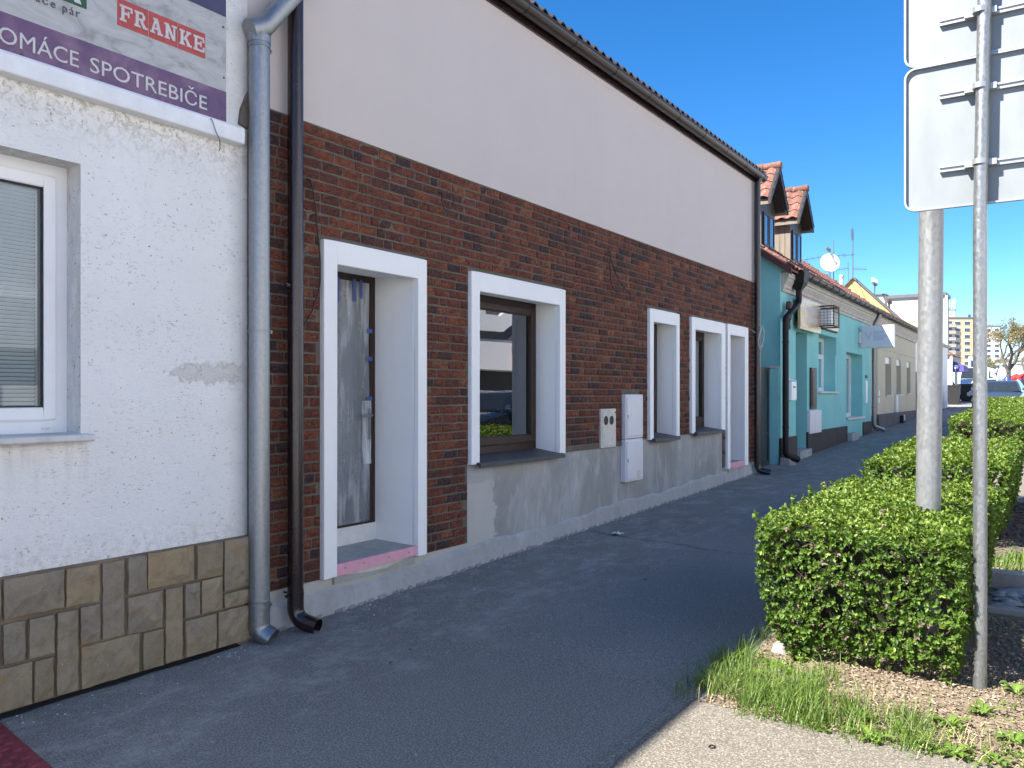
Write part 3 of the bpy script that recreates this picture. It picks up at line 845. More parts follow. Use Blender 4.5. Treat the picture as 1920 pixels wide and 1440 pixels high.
for sx, sz in ((3.245, 3.93), (3.25, 3.62), (2.065, 3.360), (2.47, 3.360), (2.86, 3.360), (3.240, 3.375)):
    MB().lathe([(0.007, 0), (0.007, 0.003), (0.004, 0.005)], (sx, BY - 0.0022, sz), (0, -1, 0), 10).build('screw', M['greyprint'], bn)
mb = MB().tube([(3.13, -0.10, 3.345), (3.135, -0.135, 3.32), (3.16, -0.135, 3.26), (3.20, -0.12, 3.22), (3.235, -0.075, 3.185), (3.245, -0.055, 3.175)], 0.003, 6)
tag(mb.build('loose_wire', M['greyprint']), 'thin grey wire dangling from the banner over the white ledge', 'wire')

# galvanised downpipe
gp = thing('downpipe', 'thick galvanised downpipe between the white wall and the brick wall', 'downpipe', (3.535, -0.12, 0.1))
px_, py_ = 3.492, -0.125
path = fillet([(px_, py_, 0.40), (px_, py_, 3.915)], 0.05)
MB().tube([(px_, py_, 0.36), (px_, py_, 3.925)], 0.0655, 28).build('pipe', M['galv_dull'], gp, smooth=True)
MB().tube([(px_, py_, 3.905), (px_ , py_, 3.955)], 0.072, 28).build('socket', M['galv_dull'], gp, smooth=True)
MB().tube([(px_ - 0.075, py_ - 0.0, 3.97), (px_ + 0.02, py_ - 0.02, 4.02), (px_ + 0.36, py_ - 0.10, 4.50)], [0.068, 0.068, 0.068], 24).build('upper_bend', M['galv_dull'], gp, smooth=True)
el = fillet([(px_, py_, 0.37), (px_, py_, 0.165), (px_ + 0.035, py_ - 0.085, 0.118)], 0.06, 5)
MB().tube(el, 0.0675, 28, hollow=0.003).build('outlet', M['galv'], gp, smooth=True)
MB().lathe([(0.0675, 0), (0.0700, 0.005), (0.0675, 0.010)], (px_, py_, 0.355), seg=28).build('seam', M['galv'], gp, smooth=True)
for z in (3.885, 2.075, 0.315):
    c = MB().tube([(px_, py_, z - 0.009), (px_, py_, z + 0.009)], 0.0700, 28)
    c = c.build('clamp', M['galv'], gp, smooth=True)
    MB().box(px_ + 0.064, px_ + 0.098, py_ - 0.006, py_ + 0.006, z - 0.010, z + 0.010).tube([(px_ + 0.084, py_ - 0.02, z), (px_ + 0.084, py_ + 0.02, z)], 0.006, 8).build('bolt', M['galv'], c)
    MB().box(px_ - 0.004, px_ + 0.004, py_ + 0.05, 0.0, z - 0.006, z + 0.006).build('bracket', M['galv'], c)

# ================================================================== brick house
bh = thing('brick_house', 'renovated house with red brick facing below pale plaster and brown gutter', 'house', (8.8, 0, 0.2))
BX0, BX1 = 3.470, 13.920
OPEN = [  # outer surround x0,x1,z0,z1 ; opening x0,x1,z0,z1 ; reveal depth
    ('door', 4.117, 5.250, 0.362, 2.770, 4.245, 5.138, 0.400, 2.607, 0.43),
    ('window', 5.862, 7.510, 1.050, 2.762, 5.984, 7.392, 1.050, 2.594, 0.245),
    ('window', 9.625, 10.585, 1.100, 2.758, 9.738, 10.475, 1.100, 2.596, 0.235),
    ('window', 11.028, 12.400, 1.125, 2.762, 11.160, 12.225, 1.125, 2.592, 0.23),
    ('door', 12.500, 13.500, 0.515, 2.768, 12.625, 13.325, 0.540, 2.606, 0.46)]
holes = [(o[5], o[6], o[7], o[8]) for o in OPEN]
def plinth_top(x): return 0.362 if x < 5.85 else (1.062 if x < 9.0 else (1.112 if x < 12.42 else 0.545))
mortar = MB(); plin = MB()
for a, b, t in ((BX0, 5.850, 0.362), (5.850, 9.0, 1.062), (9.0, 12.405, 1.112), (12.405, BX1, 0.545)):
    wall_quads(mortar, a, b, t, 3.560, holes, -0.011)
    wall_quads(plin, a, b, -0.3, t, holes, 0.002)
wall = mortar.build('brick_wall', M['mortar'], bh)
plinth = plin.build('plinth', M['plinth'], bh)
# pale screed band along the foot
mb = MB()
xs = [BX0 + i * 0.09 for i in range(int((BX1 - BX0) / 0.09) + 1)] + [BX1]
tops = []
for x in xs:
    tops.append(gz(x) + 0.175 + 0.018 * math.sin(x * 2.3) + 0.010 * math.sin(x * 9.1 + 1) + random.uniform(-0.004, 0.004))
for i in range(len(xs) - 1):
    a, b = xs[i], xs[i + 1]
    mb.quad((a, -0.040, gz(a) - 0.02), (b, -0.040, gz(b) - 0.02), (b, -0.024, tops[i+1] - 0.03), (a, -0.024, tops[i] - 0.03))
    mb.quad((a, -0.024, tops[i] - 0.03), (b, -0.024, tops[i+1] - 0.03), (b, 0.003, tops[i+1]), (a, 0.003, tops[i]))
mb.build('screed_band', M['screed'], bh, smooth=True)
mb = MB()     # crumbling mortar lip where the band meets the asphalt
x = BX0
while x < BX1:
    w = random.uniform(0.02, 0.10); d = random.uniform(0.040, 0.062); hh = random.uniform(0.002, 0.012)
    g = gz(x)
    mb.hexa([(x, -d - 0.02, g - 0.01), (x + w, -d, g - 0.01), (x + w, -0.03, g - 0.01), (x, -0.03, g - 0.01),
             (x + 0.01, -0.055, g + hh * 0.8), (x + w - 0.01, -0.052, g + hh), (x + w, -0.03, g + hh + 0.02), (x, -0.03, g + hh + 0.015)])
    x += w * random.uniform(0.9, 2.6)
o = mb.build('mortar_crumbs', M['edging'], bh); o['kind'] = 'stuff'

# bricks: rough, hand-struck faces in a wild bond
def brick_mesh(k):
    r_ = random.Random(100 + k)
    m = MB()
    nu, nv = 5, 3
    idx = {}
    for j in range(nv + 1):
        for i in range(nu + 1):
            u, v = i / nu, j / nv
            e = (i in (0, nu)) or (j in (0, nv))
            dy = 0.0035 + r_.uniform(-0.003, 0.004) if e else r_.uniform(-0.0075, 0.0045)
            dx = r_.uniform(-0.010, 0.010) if not (i in (0, nu)) else r_.uniform(-0.006, 0.010) * (1 if i == 0 else -1)
            dz = r_.uniform(-0.07, 0.07) if not (j in (0, nv)) else r_.uniform(-0.02, 0.06) * (1 if j == 0 else -1)
            idx[i, j] = len(m.v)
            m.v.append((u - 0.5 + dx, dy, v - 0.5 + dz))
    for j in range(nv):
        for i in range(nu):
            m.f.append((idx[i, j], idx[i+1, j], idx[i+1, j+1], idx[i, j+1]))
    rim = [idx[i, 0] for i in range(nu + 1)] + [idx[nu, j] for j in range(1, nv + 1)] + [idx[i, nv] for i in range(nu - 1, -1, -1)] + [idx[0, j] for j in range(nv - 1, 0, -1)]
    bk = []
    for r2 in rim:
        v = m.v[r2]; bk.append(len(m.v)); m.v.append((v[0], 0.024, v[2]))
    for q in range(len(rim)):
        q2 = (q + 1) % len(rim)
        m.f.append((rim[q2], rim[q], bk[q], bk[q2]))
    return m
BM = [brick_mesh(k) for k in range(14)]
bricks = []
PITCH = 3.200 / 42
blocked = [(o[1] - 0.006, o[2] + 0.006, o[3] - 0.004, o[4] + 0.006) for o in OPEN] + [(8.335, 8.715, 1.045, 1.515), (8.895, 9.395, 0.6, 1.682)]
for row in range(42):
    z0 = 0.360 + row * PITCH; zc = z0 + PITCH / 2
    x = BX0 - random.uniform(0, 0.18)
    segs = []
    while x < BX1:
        L = random.choices((0.202, 0.190, 0.150, 0.100), (6, 3, 1.6, 2.2))[0]
        segs.append((x, x + L)); x += L
    for a, b in segs:
        a2, b2 = max(a, BX0), min(b, BX1)
        pieces = [(a2, b2)]
        for h in blocked:
            if h[2] < zc + 0.02 and h[3] > zc - 0.02:
                np_ = []
                for p, q in pieces:
                    if q <= h[0] or p >= h[1]: np_.append((p, q))
                    else:
                        if p < h[0]: np_.append((p, h[0]))
                        if q > h[1]: np_.append((h[1], q))
                pieces = np_
        for p, q in pieces:
            if q - p < 0.035: continue
            if z0 < plinth_top((p + q) / 2) - 0.012: continue
            if p < 5.85 < q: q = 5.85 if z0 < 1.06 else q
            if p < 12.405 < q and z0 < 1.11: p = 12.405
            if q - p < 0.03: continue
            bricks.append((p + 0.0068, q - 0.0068, z0 + 0.0058, z0 + PITCH - 0.0058))
def screen_area(b):
    x = (b[0] + b[1]) / 2; z = (b[2] + b[3]) / 2
    v = Vector((x, 0, z)) - CAM
    dep = v.dot(FWD); px = 960 + 1553 * v.dot(RGT) / dep
    hidden = 536 < px < 563 or px < 493
    return ((b[1] - b[0]) * abs(v.y) / v.length / dep) * ((b[3] - b[2]) / dep) * (0.05 if hidden else 1)
bricks.sort(key=screen_area, reverse=True)
shared = []
for k in range(14):
    me = BM[k].mesh('brick'); me.materials.append(M['brick']); shared.append(me)
ob = ORG[bh]
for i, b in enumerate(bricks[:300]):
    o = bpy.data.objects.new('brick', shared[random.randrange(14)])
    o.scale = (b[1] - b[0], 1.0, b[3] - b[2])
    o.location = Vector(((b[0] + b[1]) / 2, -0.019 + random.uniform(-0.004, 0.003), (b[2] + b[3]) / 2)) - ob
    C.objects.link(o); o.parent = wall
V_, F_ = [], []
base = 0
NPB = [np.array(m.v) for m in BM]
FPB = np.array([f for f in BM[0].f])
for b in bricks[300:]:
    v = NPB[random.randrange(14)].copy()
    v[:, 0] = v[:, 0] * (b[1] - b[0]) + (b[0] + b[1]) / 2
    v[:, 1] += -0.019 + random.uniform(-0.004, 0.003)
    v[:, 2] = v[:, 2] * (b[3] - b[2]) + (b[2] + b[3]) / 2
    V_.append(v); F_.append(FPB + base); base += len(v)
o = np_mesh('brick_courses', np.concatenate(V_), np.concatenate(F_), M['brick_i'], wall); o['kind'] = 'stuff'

# plaster above
MB().box(BX0, BX1 + 0.01, -0.026, 0.02, 3.562, 5.245).build('upper_wall', M['rose_plaster'], bh)
mb = MB()
mb.quad((BX1, 0.02, -0.3), (BX1, 8, -0.3), (BX1, 8, 5.24), (BX1, 0.02, 5.24)).quad((BX1, 8, -0.3), (BX0, 8, -0.3), (BX0, 8, 5.24), (BX1, 8, 5.24))
mb.quad((BX0, 8, -0.3), (BX0, 0.02, -0.3), (BX0, 0.02, 5.24), (BX0, 8, 5.24))
mb.build('side_wall', M['rose_plaster'], bh)
MB().box(BX0 + 0.02, BX1 - 0.02, 0.55, 7.9, 0.30, 0.42).box(BX0 + 0.02, BX1 - 0.02, 0.30, 7.9, 2.95, 3.10).box(BX0 + 0.02, BX1 - 0.02, 3.4, 3.5, 0.42, 2.95).box(8.3, 8.4, 0.4, 3.4, 0.42, 2.95).build('room', M['room'], bh)

# openings
def reveal(x0, x1, z0, z1, d, rise=0.04):
    m = MB(); y0 = 0.0045
    m.quad((x1, y0, z0), (x1, d, z0), (x1, d, z1 + rise), (x1, y0, z1))
    m.quad((x0, d, z0), (x0, y0, z0), (x0, y0, z1), (x0, d, z1 + rise))
    m.quad((x0, y0, z1), (x1, y0, z1), (x1, d, z1 + rise), (x0, d, z1 + rise))
    return m
def surround(o):
    k, a, b, c, d, p, q, r_, s_, dep = o
    m = MB(); y0, y1 = -0.052, 0.004
    m.box(a, p, y0, y1, c, d).box(q, b, y0, y1, c, d).box(p, q, y0, y1, s_, d)
    return m
def wrinkled(x0, x1, z0, z1, y, amp, nx=26, nz=44, seed=1, tilt=0.0):
    r_ = np.random.default_rng(seed)
    ph = r_.uniform(0, 6.28, 12); fr = r_.uniform(3, 22, 12); sk = r_.uniform(-2.5, 2.5, 12)
    def fn(u, v):
        w = sum(math.sin(fr[i] * u * 2.2 + ph[i] + sk[i] * v * 2) / (1 + i * 0.25) for i in range(12)) * 0.25
        w += 0.5 * math.sin(u * 9 + 3 * math.sin(v * 4 + ph[0]))
        return (x0 + u * (x1 - x0), y + amp * w + tilt * (v - 0.5), z0 + v * (z1 - z0))
    return MB().grid(fn, nx, nz)

# entrance door, wrapped in dust sheet
k, a, b, c, d, p, q, r_, s_, dep = OPEN[0]
surround(OPEN[0]).build('door_surround', M['white_trim'], bh, bevel=0.004)
reveal(p, q, r_, s_, dep, 0.045).build('door_reveal', M['white_trim'], bh)
dz0, dz1 = 0.605, s_ + 0.045
door = frame_mb(p, q, dz0, dz1, 0.060, dep - 0.01, dep + 0.06, 0.03, 0.055).build('door', M['brownframe'], bh)
frame_mb(p + 0.062, q - 0.062, dz0 + 0.032, dz1 - 0.057, 0.105, dep + 0.004, dep + 0.055, 0.18).build('door_leaf', M['brownframe'], door, bevel=0.004)
MB().box(p + 0.16, q - 0.16, dep + 0.022, dep + 0.030, dz0 + 0.2, dz1 - 0.16).build('pane', M['glass'], door)
wrinkled(p + 0.004, q - 0.075, dz0 + 0.02, dz1 - 0.06, dep - 0.016, 0.008, 30, 60, 3).build('dust_sheet', M['film'], door, smooth=True)
for tx, l in ((4.68, 0.17), (4.86, 0.15), (4.94, 0.12), (4.45, 0.14)):
    MB().box(tx, tx + 0.030, dep - 0.030, dep - 0.027, dz1 - 0.075 - l, dz1 - 0.045).build('tape', M['bluetape'], door)
for tz in (1.62, 1.95, 2.18):
    MB().box(q - 0.115, q - 0.055, dep - 0.030, dep - 0.027, tz, tz + 0.035).build('tape', M['bluetape'], door)
hd = MB().box(q - 0.125, q - 0.085, dep - 0.040, dep - 0.028, 1.30, 1.56).build('handle', M['galv'], door, bevel=0.004)
MB().tube(fillet([(q - 0.105, dep - 0.03, 1.50), (q - 0.105, dep - 0.085, 1.50), (q - 0.225, dep - 0.090, 1.497)], 0.02), 0.010, 10).build('lever', M['galv'], hd, smooth=True)
wrinkled(q - 0.175, q - 0.068, 1.10, 1.62, dep - 0.030, 0.012, 10, 22, 9).build('torn_sheet', M['film2'], door, smooth=True)
MB().box(p, q, dep - 0.015, dep + 0.05, 0.455, 0.603).build('threshold_board', M['pvc_old'], door)
st = MB().hexa([(p + 0.001, -0.020, 0.30), (q - 0.001, -0.020, 0.30), (q - 0.001, dep + 0.02, 0.30), (p + 0.001, dep + 0.02, 0.30),
                (p + 0.001, -0.020, 0.446), (q - 0.001, -0.020, 0.446), (q - 0.001, dep + 0.02, 0.462), (p + 0.001, dep + 0.02, 0.462)]).build('door_step', M['concrete'], bh)
MB().hexa([(p - 0.008, -0.046, 0.362), (q - 0.010, -0.046, 0.378), (q - 0.010, -0.021, 0.378), (p - 0.008, -0.021, 0.362),
           (p - 0.008, -0.046, 0.448), (q - 0.010, -0.046, 0.450), (q - 0.010, -0.021, 0.450), (p - 0.008, -0.021, 0.448)]).build('pink_edge_board', M['pink'], st)
for sx in (4.33, 4.52, 4.80, 5.03):
    MB().lathe([(0.007, 0), (0.006, 0.002)], (sx, -0.046, 0.413), (0, -1, 0), 8).build('screw', M['galv'], st)
mb = MB().prism([(p + 0.1, 0.358), (p + 0.35, 0.335), (p + 0.55, 0.330), (q - 0.25, 0.352), (q - 0.05, 0.375), (q - 0.02, 0.377), (p + 0.02, 0.363)], 'y', -0.027, 0.003)
mb.build('broken_mortar', M['boxold'], st)

# windows
def big_window(o, tag_name, sheets, seed, sill_drop=0.0):
    k, a, b, c, d, p, q, r_, s_, dep = o
    surround(o).build('window_surround', M['white_trim'], bh, bevel=0.004)
    reveal(p, q, r_, s_, dep, 0.030).build('window_reveal', M['white_trim'], bh)
    z0, z1 = r_ + 0.055, s_ + 0.030
    w = frame_mb(p, q, z0, z1, 0.062, dep - 0.005, dep + 0.07, 0.075).build('window', M['brownframe'], bh, bevel=0.004)
    frame_mb(p + 0.064, q - 0.064, z0 + 0.077, z1 - 0.064, 0.070, dep - 0.030, dep + 0.05, 0.075).build('sash', M['brownframe'], w, bevel=0.006)
    gx0, gx1, g0, g1 = p + 0.134, q - 0.134, z0 + 0.152, z1 - 0.134
    frame_mb(gx0 - 0.003, gx1 + 0.003, g0 - 0.003, g1 + 0.003, 0.009, dep - 0.016, dep + 0.0).build('gasket', M['black'], w)
    MB().box(gx0, gx1, dep + 0.002, dep + 0.006, g0, g1).build('pane', M['glass'], w)
    for i, (u0, u1, amp) in enumerate(sheets):
        wrinkled(gx0 + (gx1 - gx0) * u0, gx0 + (gx1 - gx0) * u1, g0, g1, dep + 0.10 + 0.05 * i, amp, 24, 34, seed + i).build('dust_sheet', M['film2'], w, smooth=True)
    s2 = MB().prism([(-0.098, r_ - 0.030), (-0.098, r_ + 0.006), (-0.088, r_ + 0.012), (dep + 0.0, r_ + 0.058), (dep + 0.0, r_ + 0.030), (-0.080, r_ - 0.005), (-0.080, r_ - 0.030)], 'x', p - 0.050, q + 0.035)
    s2.build('window_sill', M['sillmetal'], bh, bevel=0.002)
    return w
big_window(OPEN[1], 'w2', [(0.0, 1.0, 0.03), (0.35, 1.0, 0.05)], 21)
big_window(OPEN[2], 'w3', [(0.0, 0.7, 0.03)], 31)
big_window(OPEN[3], 'w4', [(0.0, 0.75, 0.05)], 41)
k, a, b, c, d, p, q, r_, s_, dep = OPEN[4]
surround(OPEN[4]).build('door_surround', M['white_trim'], bh, bevel=0.004)
reveal(p, q, r_, s_, dep, 0.03).build('door_reveal', M['white_trim'], bh)
door5 = frame_mb(p, q, 0.70, s_ + 0.03, 0.07, dep - 0.02, dep + 0.05, 0.05).build('door', M['brownframe'], bh)
MB().box(p + 0.07, q - 0.07, dep + 0.0, dep + 0.04, 0.75, s_ - 0.04).build('door_leaf', M['brownframe'], door5)
MB().box(p, q, dep - 0.02, dep + 0.05, 0.58, 0.699).build('threshold_board', M['pvc_old'], door5)
st = MB().box(p + 0.001, q - 0.001, -0.020, dep + 0.02, 0.42, 0.598).build('door_step', M['concrete'], bh)
MB().box(p - 0.004, q - 0.006, -0.048, -0.021, 0.515, 0.600).build('pink_edge_board', M['pink'], st)

# roof, fascia and gutter
EZ = 5.268
MB().box(BX0 - 0.01, BX1 + 0.10, -0.050, 0.02, 5.246, 5.40).build('fascia', M['brownmetal'], bh)
gut = MB()
gr, gy, gzc = 0.074, -0.128, EZ + 0.088
segn = 12
def arc(rad, rev=False):
    return [(gy + rad * math.cos(math.pi + math.pi * i / segn), gzc + rad * math.sin(math.pi + math.pi * i / segn)) for i in range(segn + 1)]
poly = arc(gr) + arc(gr - 0.003)[::-1]
gut.prism(poly, 'x', BX0 - 0.02, BX1 + 0.16)
gut.tube([(BX0 - 0.02, gy - gr, gzc + 0.002), (BX1 + 0.16, gy - gr, gzc + 0.002)], 0.010, 10)
gutter = gut.build('gutter', M['gutter'], bh, smooth=True)
x = BX0 + 0.35
while x < BX1 + 0.1:
    m = MB()
    pl_ = [(gy + (gr + 0.004) * math.cos(math.pi + math.pi * i / segn), gzc + (gr + 0.004) * math.sin(math.pi + math.pi * i / segn)) for i in range(segn + 1)]
    pi_ = [(gy + (gr + 0.0005) * math.cos(math.pi + math.pi * i / segn), gzc + (gr + 0.0005) * math.sin(math.pi + math.pi * i / segn)) for i in range(segn + 1)]
    m.prism(pl_ + pi_[::-1], 'x', x, x + 0.012)
    m.build('gutter_bracket', M['brownmetal'], gutter)
    x += 0.92
# roof of wavy dark tiles, courses overlapping
rt = MB()
SL = 0.70
P_ = 0.175
nxs = int((BX1 - BX0 + 0.3) / P_ * 10)
for rowi in range(3):
    y0 = -0.165 + rowi * 0.30; y1 = y0 + 0.36
    z0 = EZ + 0.118 + (y0 + 0.165) * SL + 0.028; z1 = EZ + 0.118 + (y1 + 0.165) * SL + 0.004
    def prof(t): 
        t = t % 1.0
        return 0.036 * max(0, math.sin(math.pi * min(1, t / 0.62))) if t < 0.62 else -0.006 * math.sin(math.pi * (t - 0.62) / 0.38)
    b0 = len(rt.v)
    for i in range(nxs + 1):
        x = BX0 - 0.1 + i * P_ / 10
        h = prof(i / 10.0)
        rt.v += [(x, y0, z0 + h - 0.016), (x, y0, z0 + h), (x, y1, z1 + h), ]
    for i in range(nxs):
        q0 = b0 + i * 3
        rt.f += [(q0, q0 + 3, q0 + 4, q0 + 1), (q0 + 1, q0 + 4, q0 + 5, q0 + 2)]
o = rt.build('roof_tiles', M['tile_dark'], bh, smooth=True); o['kind'] = 'stuff'
MB().prism([(-0.02, 5.38), (4.0, 5.38 + 4.0 * SL), (8.2, 5.38), (8.2, 5.30), (-0.02, 5.30)], 'x', BX0, BX1 + 0.05).build('roof', M['tile_dark'], bh)
q0 = ony(1327, 268, 0.62)
pot = MB().hexa([(q0.x - 0.10, 0.50, q0.z - 0.25), (q0.x + 0.12, 0.50, q0.z - 0.25), (q0.x + 0.12, 0.78, q0.z - 0.05), (q0.x - 0.10, 0.78, q0.z - 0.05),
                 (q0.x - 0.13, 0.50, q0.z + 0.02), (q0.x + 0.16, 0.46, q0.z + 0.03), (q0.x + 0.16, 0.78, q0.z + 0.09), (q0.x - 0.13, 0.78, q0.z + 0.09)])
pot.build('vent_tile', M['rooftile'], bh, bevel=0.01)
# brown downpipes
def brown_pipe(x, y, top, foot, label, joints, clamps, out, kick):
    t = thing('downpipe', label, 'downpipe', (x, y, foot), group=None)
    MB().tube([(x, y, foot + 0.24), (x, y, top)], 0.0520, 24).build('pipe', M['brownmetal'], t, smooth=True)
    for z in joints:
        MB().tube([(x, y, z - 0.030), (x, y, z + 0.030)], 0.0545, 24).build('socket', M['brownmetal'], t, smooth=True)
    for z in clamps:
        c = MB().tube([(x, y, z - 0.009), (x, y, z + 0.009)], 0.0565, 24).build('clamp', M['brownmetal'], t, smooth=True)
        MB().box(x - 0.085, x - 0.05, y - 0.008, y + 0.008, z - 0.010, z + 0.010).tube([(x - 0.07, y - 0.02, z), (x - 0.07, y + 0.02, z)], 0.006, 8).build('bolt', M['brownmetal'], c)
        MB().box(x - 0.005, x + 0.005, y + 0.05, 0.0, z - 0.006, z + 0.006).build('bracket', M['brownmetal'], c)
    el = fillet([(x, y, foot + 0.27), (x, y, foot + 0.075), (x + out[0], y + out[1], foot + 0.035)], 0.16, 9)
    MB().tube(el, 0.0545, 24, hollow=0.003).build('outlet', M['brownmetal'], t, smooth=True)
    if kick:
        MB().tube(fillet([(x, y, top - 0.02), (x, y, top + 0.10), (x + 0.02, gy, gzc - 0.06)], 0.05), 0.052, 20).build('swan_neck', M['brownmetal'], t, smooth=True)
    return t
brown_pipe(3.800, -0.115, 5.12, gz(3.8), 'dark brown downpipe left of the plastic-covered entrance door', (3.345,), (2.395, 0.335), (0.045, -0.165), True)
brown_pipe(13.82, -0.10, 5.12, gz(13.8), 'dark brown downpipe at the far right corner of the brick house', (3.9, 2.05), (2.12, 0.62), (0.06, -0.20), True)
# meter boxes
t = thing('meter_box', 'flaking cream meter box with two round holes in the brick wall', 'meter box', (8.52, 0, 1.05))
MB().box(8.340, 8.708, -0.036, 0.02, 1.062, 1.508).build('housing', M['boxold'], t, bevel=0.006)
MB().box(8.362, 8.688, -0.044, -0.0355, 1.085, 1.488).build('lid', M['boxold'], t, bevel=0.004)
for hx in (8.435, 8.575):
    MB().lathe([(0.052, 0), (0.052, 0.003)], (hx, -0.0445, 1.375), (0, -1, 0), 20).build('round_hole', M['black'], t)
MB().box(8.655, 8.685, -0.048, -0.0445, 1.455, 1.475).build('sticker', M['greyprint'], t)
t = thing('utility_cabinet', 'tall grey-white utility cabinet of two boxes below the brick edge', 'utility cabinet', (9.14, 0, 0.6))
for z0, z1 in ((1.145, 1.672), (0.628, 1.137)):
    hs = MB().box(8.905, 9.388, -0.062, 0.02, z0, z1).build('housing', M['boxpaint'], t, bevel=0.006)
    MB().box(8.925, 9.368, -0.074, -0.0615, z0 + 0.024, z1 - 0.030).build('lid', M['boxpaint'], hs, bevel=0.006)
    MB().box(8.940, 8.952, -0.078, -0.0735, (z0 + z1) / 2 - 0.02, (z0 + z1) / 2 + 0.02).build('lock', M['greyprint'], hs)
MB().box(9.20, 9.285, -0.0765, -0.0738, 0.66, 0.755).build('sticker', M['boxold'], t)
# hanging cables
def cable(pts, r_, label, mat='cable'):
    o = MB().tube(fillet(pts, 0.06, 4), r_, 7).build('cable', M[mat]); tag(o, label, 'cable')
cable([(3.985, 0.0, 3.17), (3.992, -0.05, 3.155), (4.03, -0.055, 3.02), (4.055, -0.052, 2.80), (4.088, -0.045, 2.62), (4.080, -0.050, 2.42), (4.00, -0.055, 2.24), (3.925, -0.06, 2.145)], 0.0055, 'long black cable hanging beside the brown pipe and door')
cable([(5.44, 0.0, 3.37), (5.442, -0.05, 3.36), (5.42, -0.075, 3.25), (5.46, -0.085, 3.20), (5.53, -0.085, 3.235), (5.575, -0.075, 3.335)], 0.005, 'short black cable loop in the brick between door and large window')
cable([(8.535, 0.0, 3.33), (8.54, -0.05, 3.31), (8.50, -0.06, 3.12), (8.54, -0.06, 2.92), (8.72, -0.07, 2.83), (9.05, -0.06, 2.815), (9.02, -0.06, 2.88), (8.75, -0.06, 2.98), (8.56, -0.05, 3.20)], 0.006, 'black cable drooping from the brick above the utility cabinet')
cable([(12.36, 0.0, 3.34), (12.37, -0.04, 3.33), (12.62, -0.05, 3.30), (12.72, -0.05, 3.20), (12.78, -0.05, 3.16), (13.16, -0.05, 3.19), (13.20, -0.05, 3.20)], 0.006, 'black cable end sticking out above the far doorway')
pts = []
for i in range(40):
    a = i / 39 * 4 * math.pi
    pts.append((13.80 + 0.13 * math.cos(a) + 0.01 * math.sin(3 * a), -0.175 - 0.02 * math.sin(a), 2.62 + (0.15 if i < 20 else 0.19) * math.sin(a)))
o = MB().tube([(13.66, -0.03, 2.76)] + pts, 0.004, 6).build('wire_coil', M['wire_w']); tag(o, 'coil of pale wire hung around the far brown downpipe', 'wire')
# ================================================================== turquoise house and its neighbours
M['teal'] = m_plaster('turquoise_plaster', (0.25, 0.57, 0.56), 160, 0.07)
M['plinthbrown'] = m_cement('dark_brown_plinth_paint', (0.060, 0.050, 0.048), (0.090, 0.078, 0.075), False)
M['cornice'] = m_cement('grey_cornice', (0.42, 0.39, 0.35), (0.56, 0.53, 0.49), True)
M['beige'] = m_plaster('beige_plaster', (0.56, 0.51, 0.385), 160, 0.05)
M['beigeplinth'] = m_cement('taupe_plinth', (0.115, 0.10, 0.10), (0.16, 0.145, 0.14), False)
M['gold'] = None
n = N('gilded_sign'); p = n.pos()
f = n.noise(n.scale(p, (1, 1, 1.6)), 5, 4, 0.6, 0.8)
M['gold'] = n.done(n.pbr(n.ramp(f, [(0.3, (0.46, 0.30, 0.13)), (0.55, (0.60, 0.44, 0.23)), (0.75, (0.72, 0.62, 0.44))]), 0.32, 0.35))
M['darkwood'] = m_wood('dark_stained_boards', (0.020, 0.016, 0.014), (0.045, 0.034, 0.028))
M['greywood'] = m_wood('weathered_boards', (0.13, 0.105, 0.085), (0.25, 0.21, 0.17))
M['bronze'] = simple('weathered_bronze', (0.065, 0.050, 0.040), 0.5, 0.3, 0.4, 14)
M['gate'] = simple('dark_gate_steel', (0.045, 0.048, 0.050), 0.33, 0.2, 0.2, 4, spec=0.6)
M['verge'] = simple('oxblood_board', (0.085, 0.030, 0.025), 0.6, 0, 0.2)
M['rust'] = simple('rusty_steel', (0.10, 0.055, 0.035), 0.7, 0.2, 0.4, 20)
M['frost'] = simple('frosted_door_panel', (0.22, 0.33, 0.34), 0.30, 0, 0.04)
M['poster'] = None
n = N('faded_window_poster'); p = n.pos()
f = n.noise(n.scale(p, (1, 1, 0.6)), 3.5, 4, 0.6, 0.6)
M['poster'] = n.done(n.pbr(n.ramp(f, [(0.3, (0.20, 0.22, 0.10)), (0.5, (0.40, 0.40, 0.24)), (0.7, (0.42, 0.36, 0.30))]), 0.4))
M['yellow'] = m_plaster('yellow_gable_plaster', (0.56, 0.40, 0.165), 60, 0.07)
M['greyblock'] = m_plaster('pale_grey_render', (0.36, 0.36, 0.355), 40, 0.03)
M['greenband'] = m_plaster('lime_render', (0.36, 0.52, 0.24), 40, 0.03)
M['dishwhite'] = simple('dish_paint', (0.74, 0.74, 0.68), 0.5, 0, 0.05)
M['oldtile'] = m_tile('mossy_roof_tile', (0.20, 0.10, 0.07), 0.25)
M['signface'] = simple('sign_acrylic', (0.62, 0.64, 0.68), 0.35, 0, 0.03)
M['signprint'] = simple('faded_sign_print', (0.50, 0.53, 0.62), 0.35, 0, 0.03)
M['darkglass'] = m_glass('dark_window_glass', (0.6, 0.66, 0.7), 2.2)

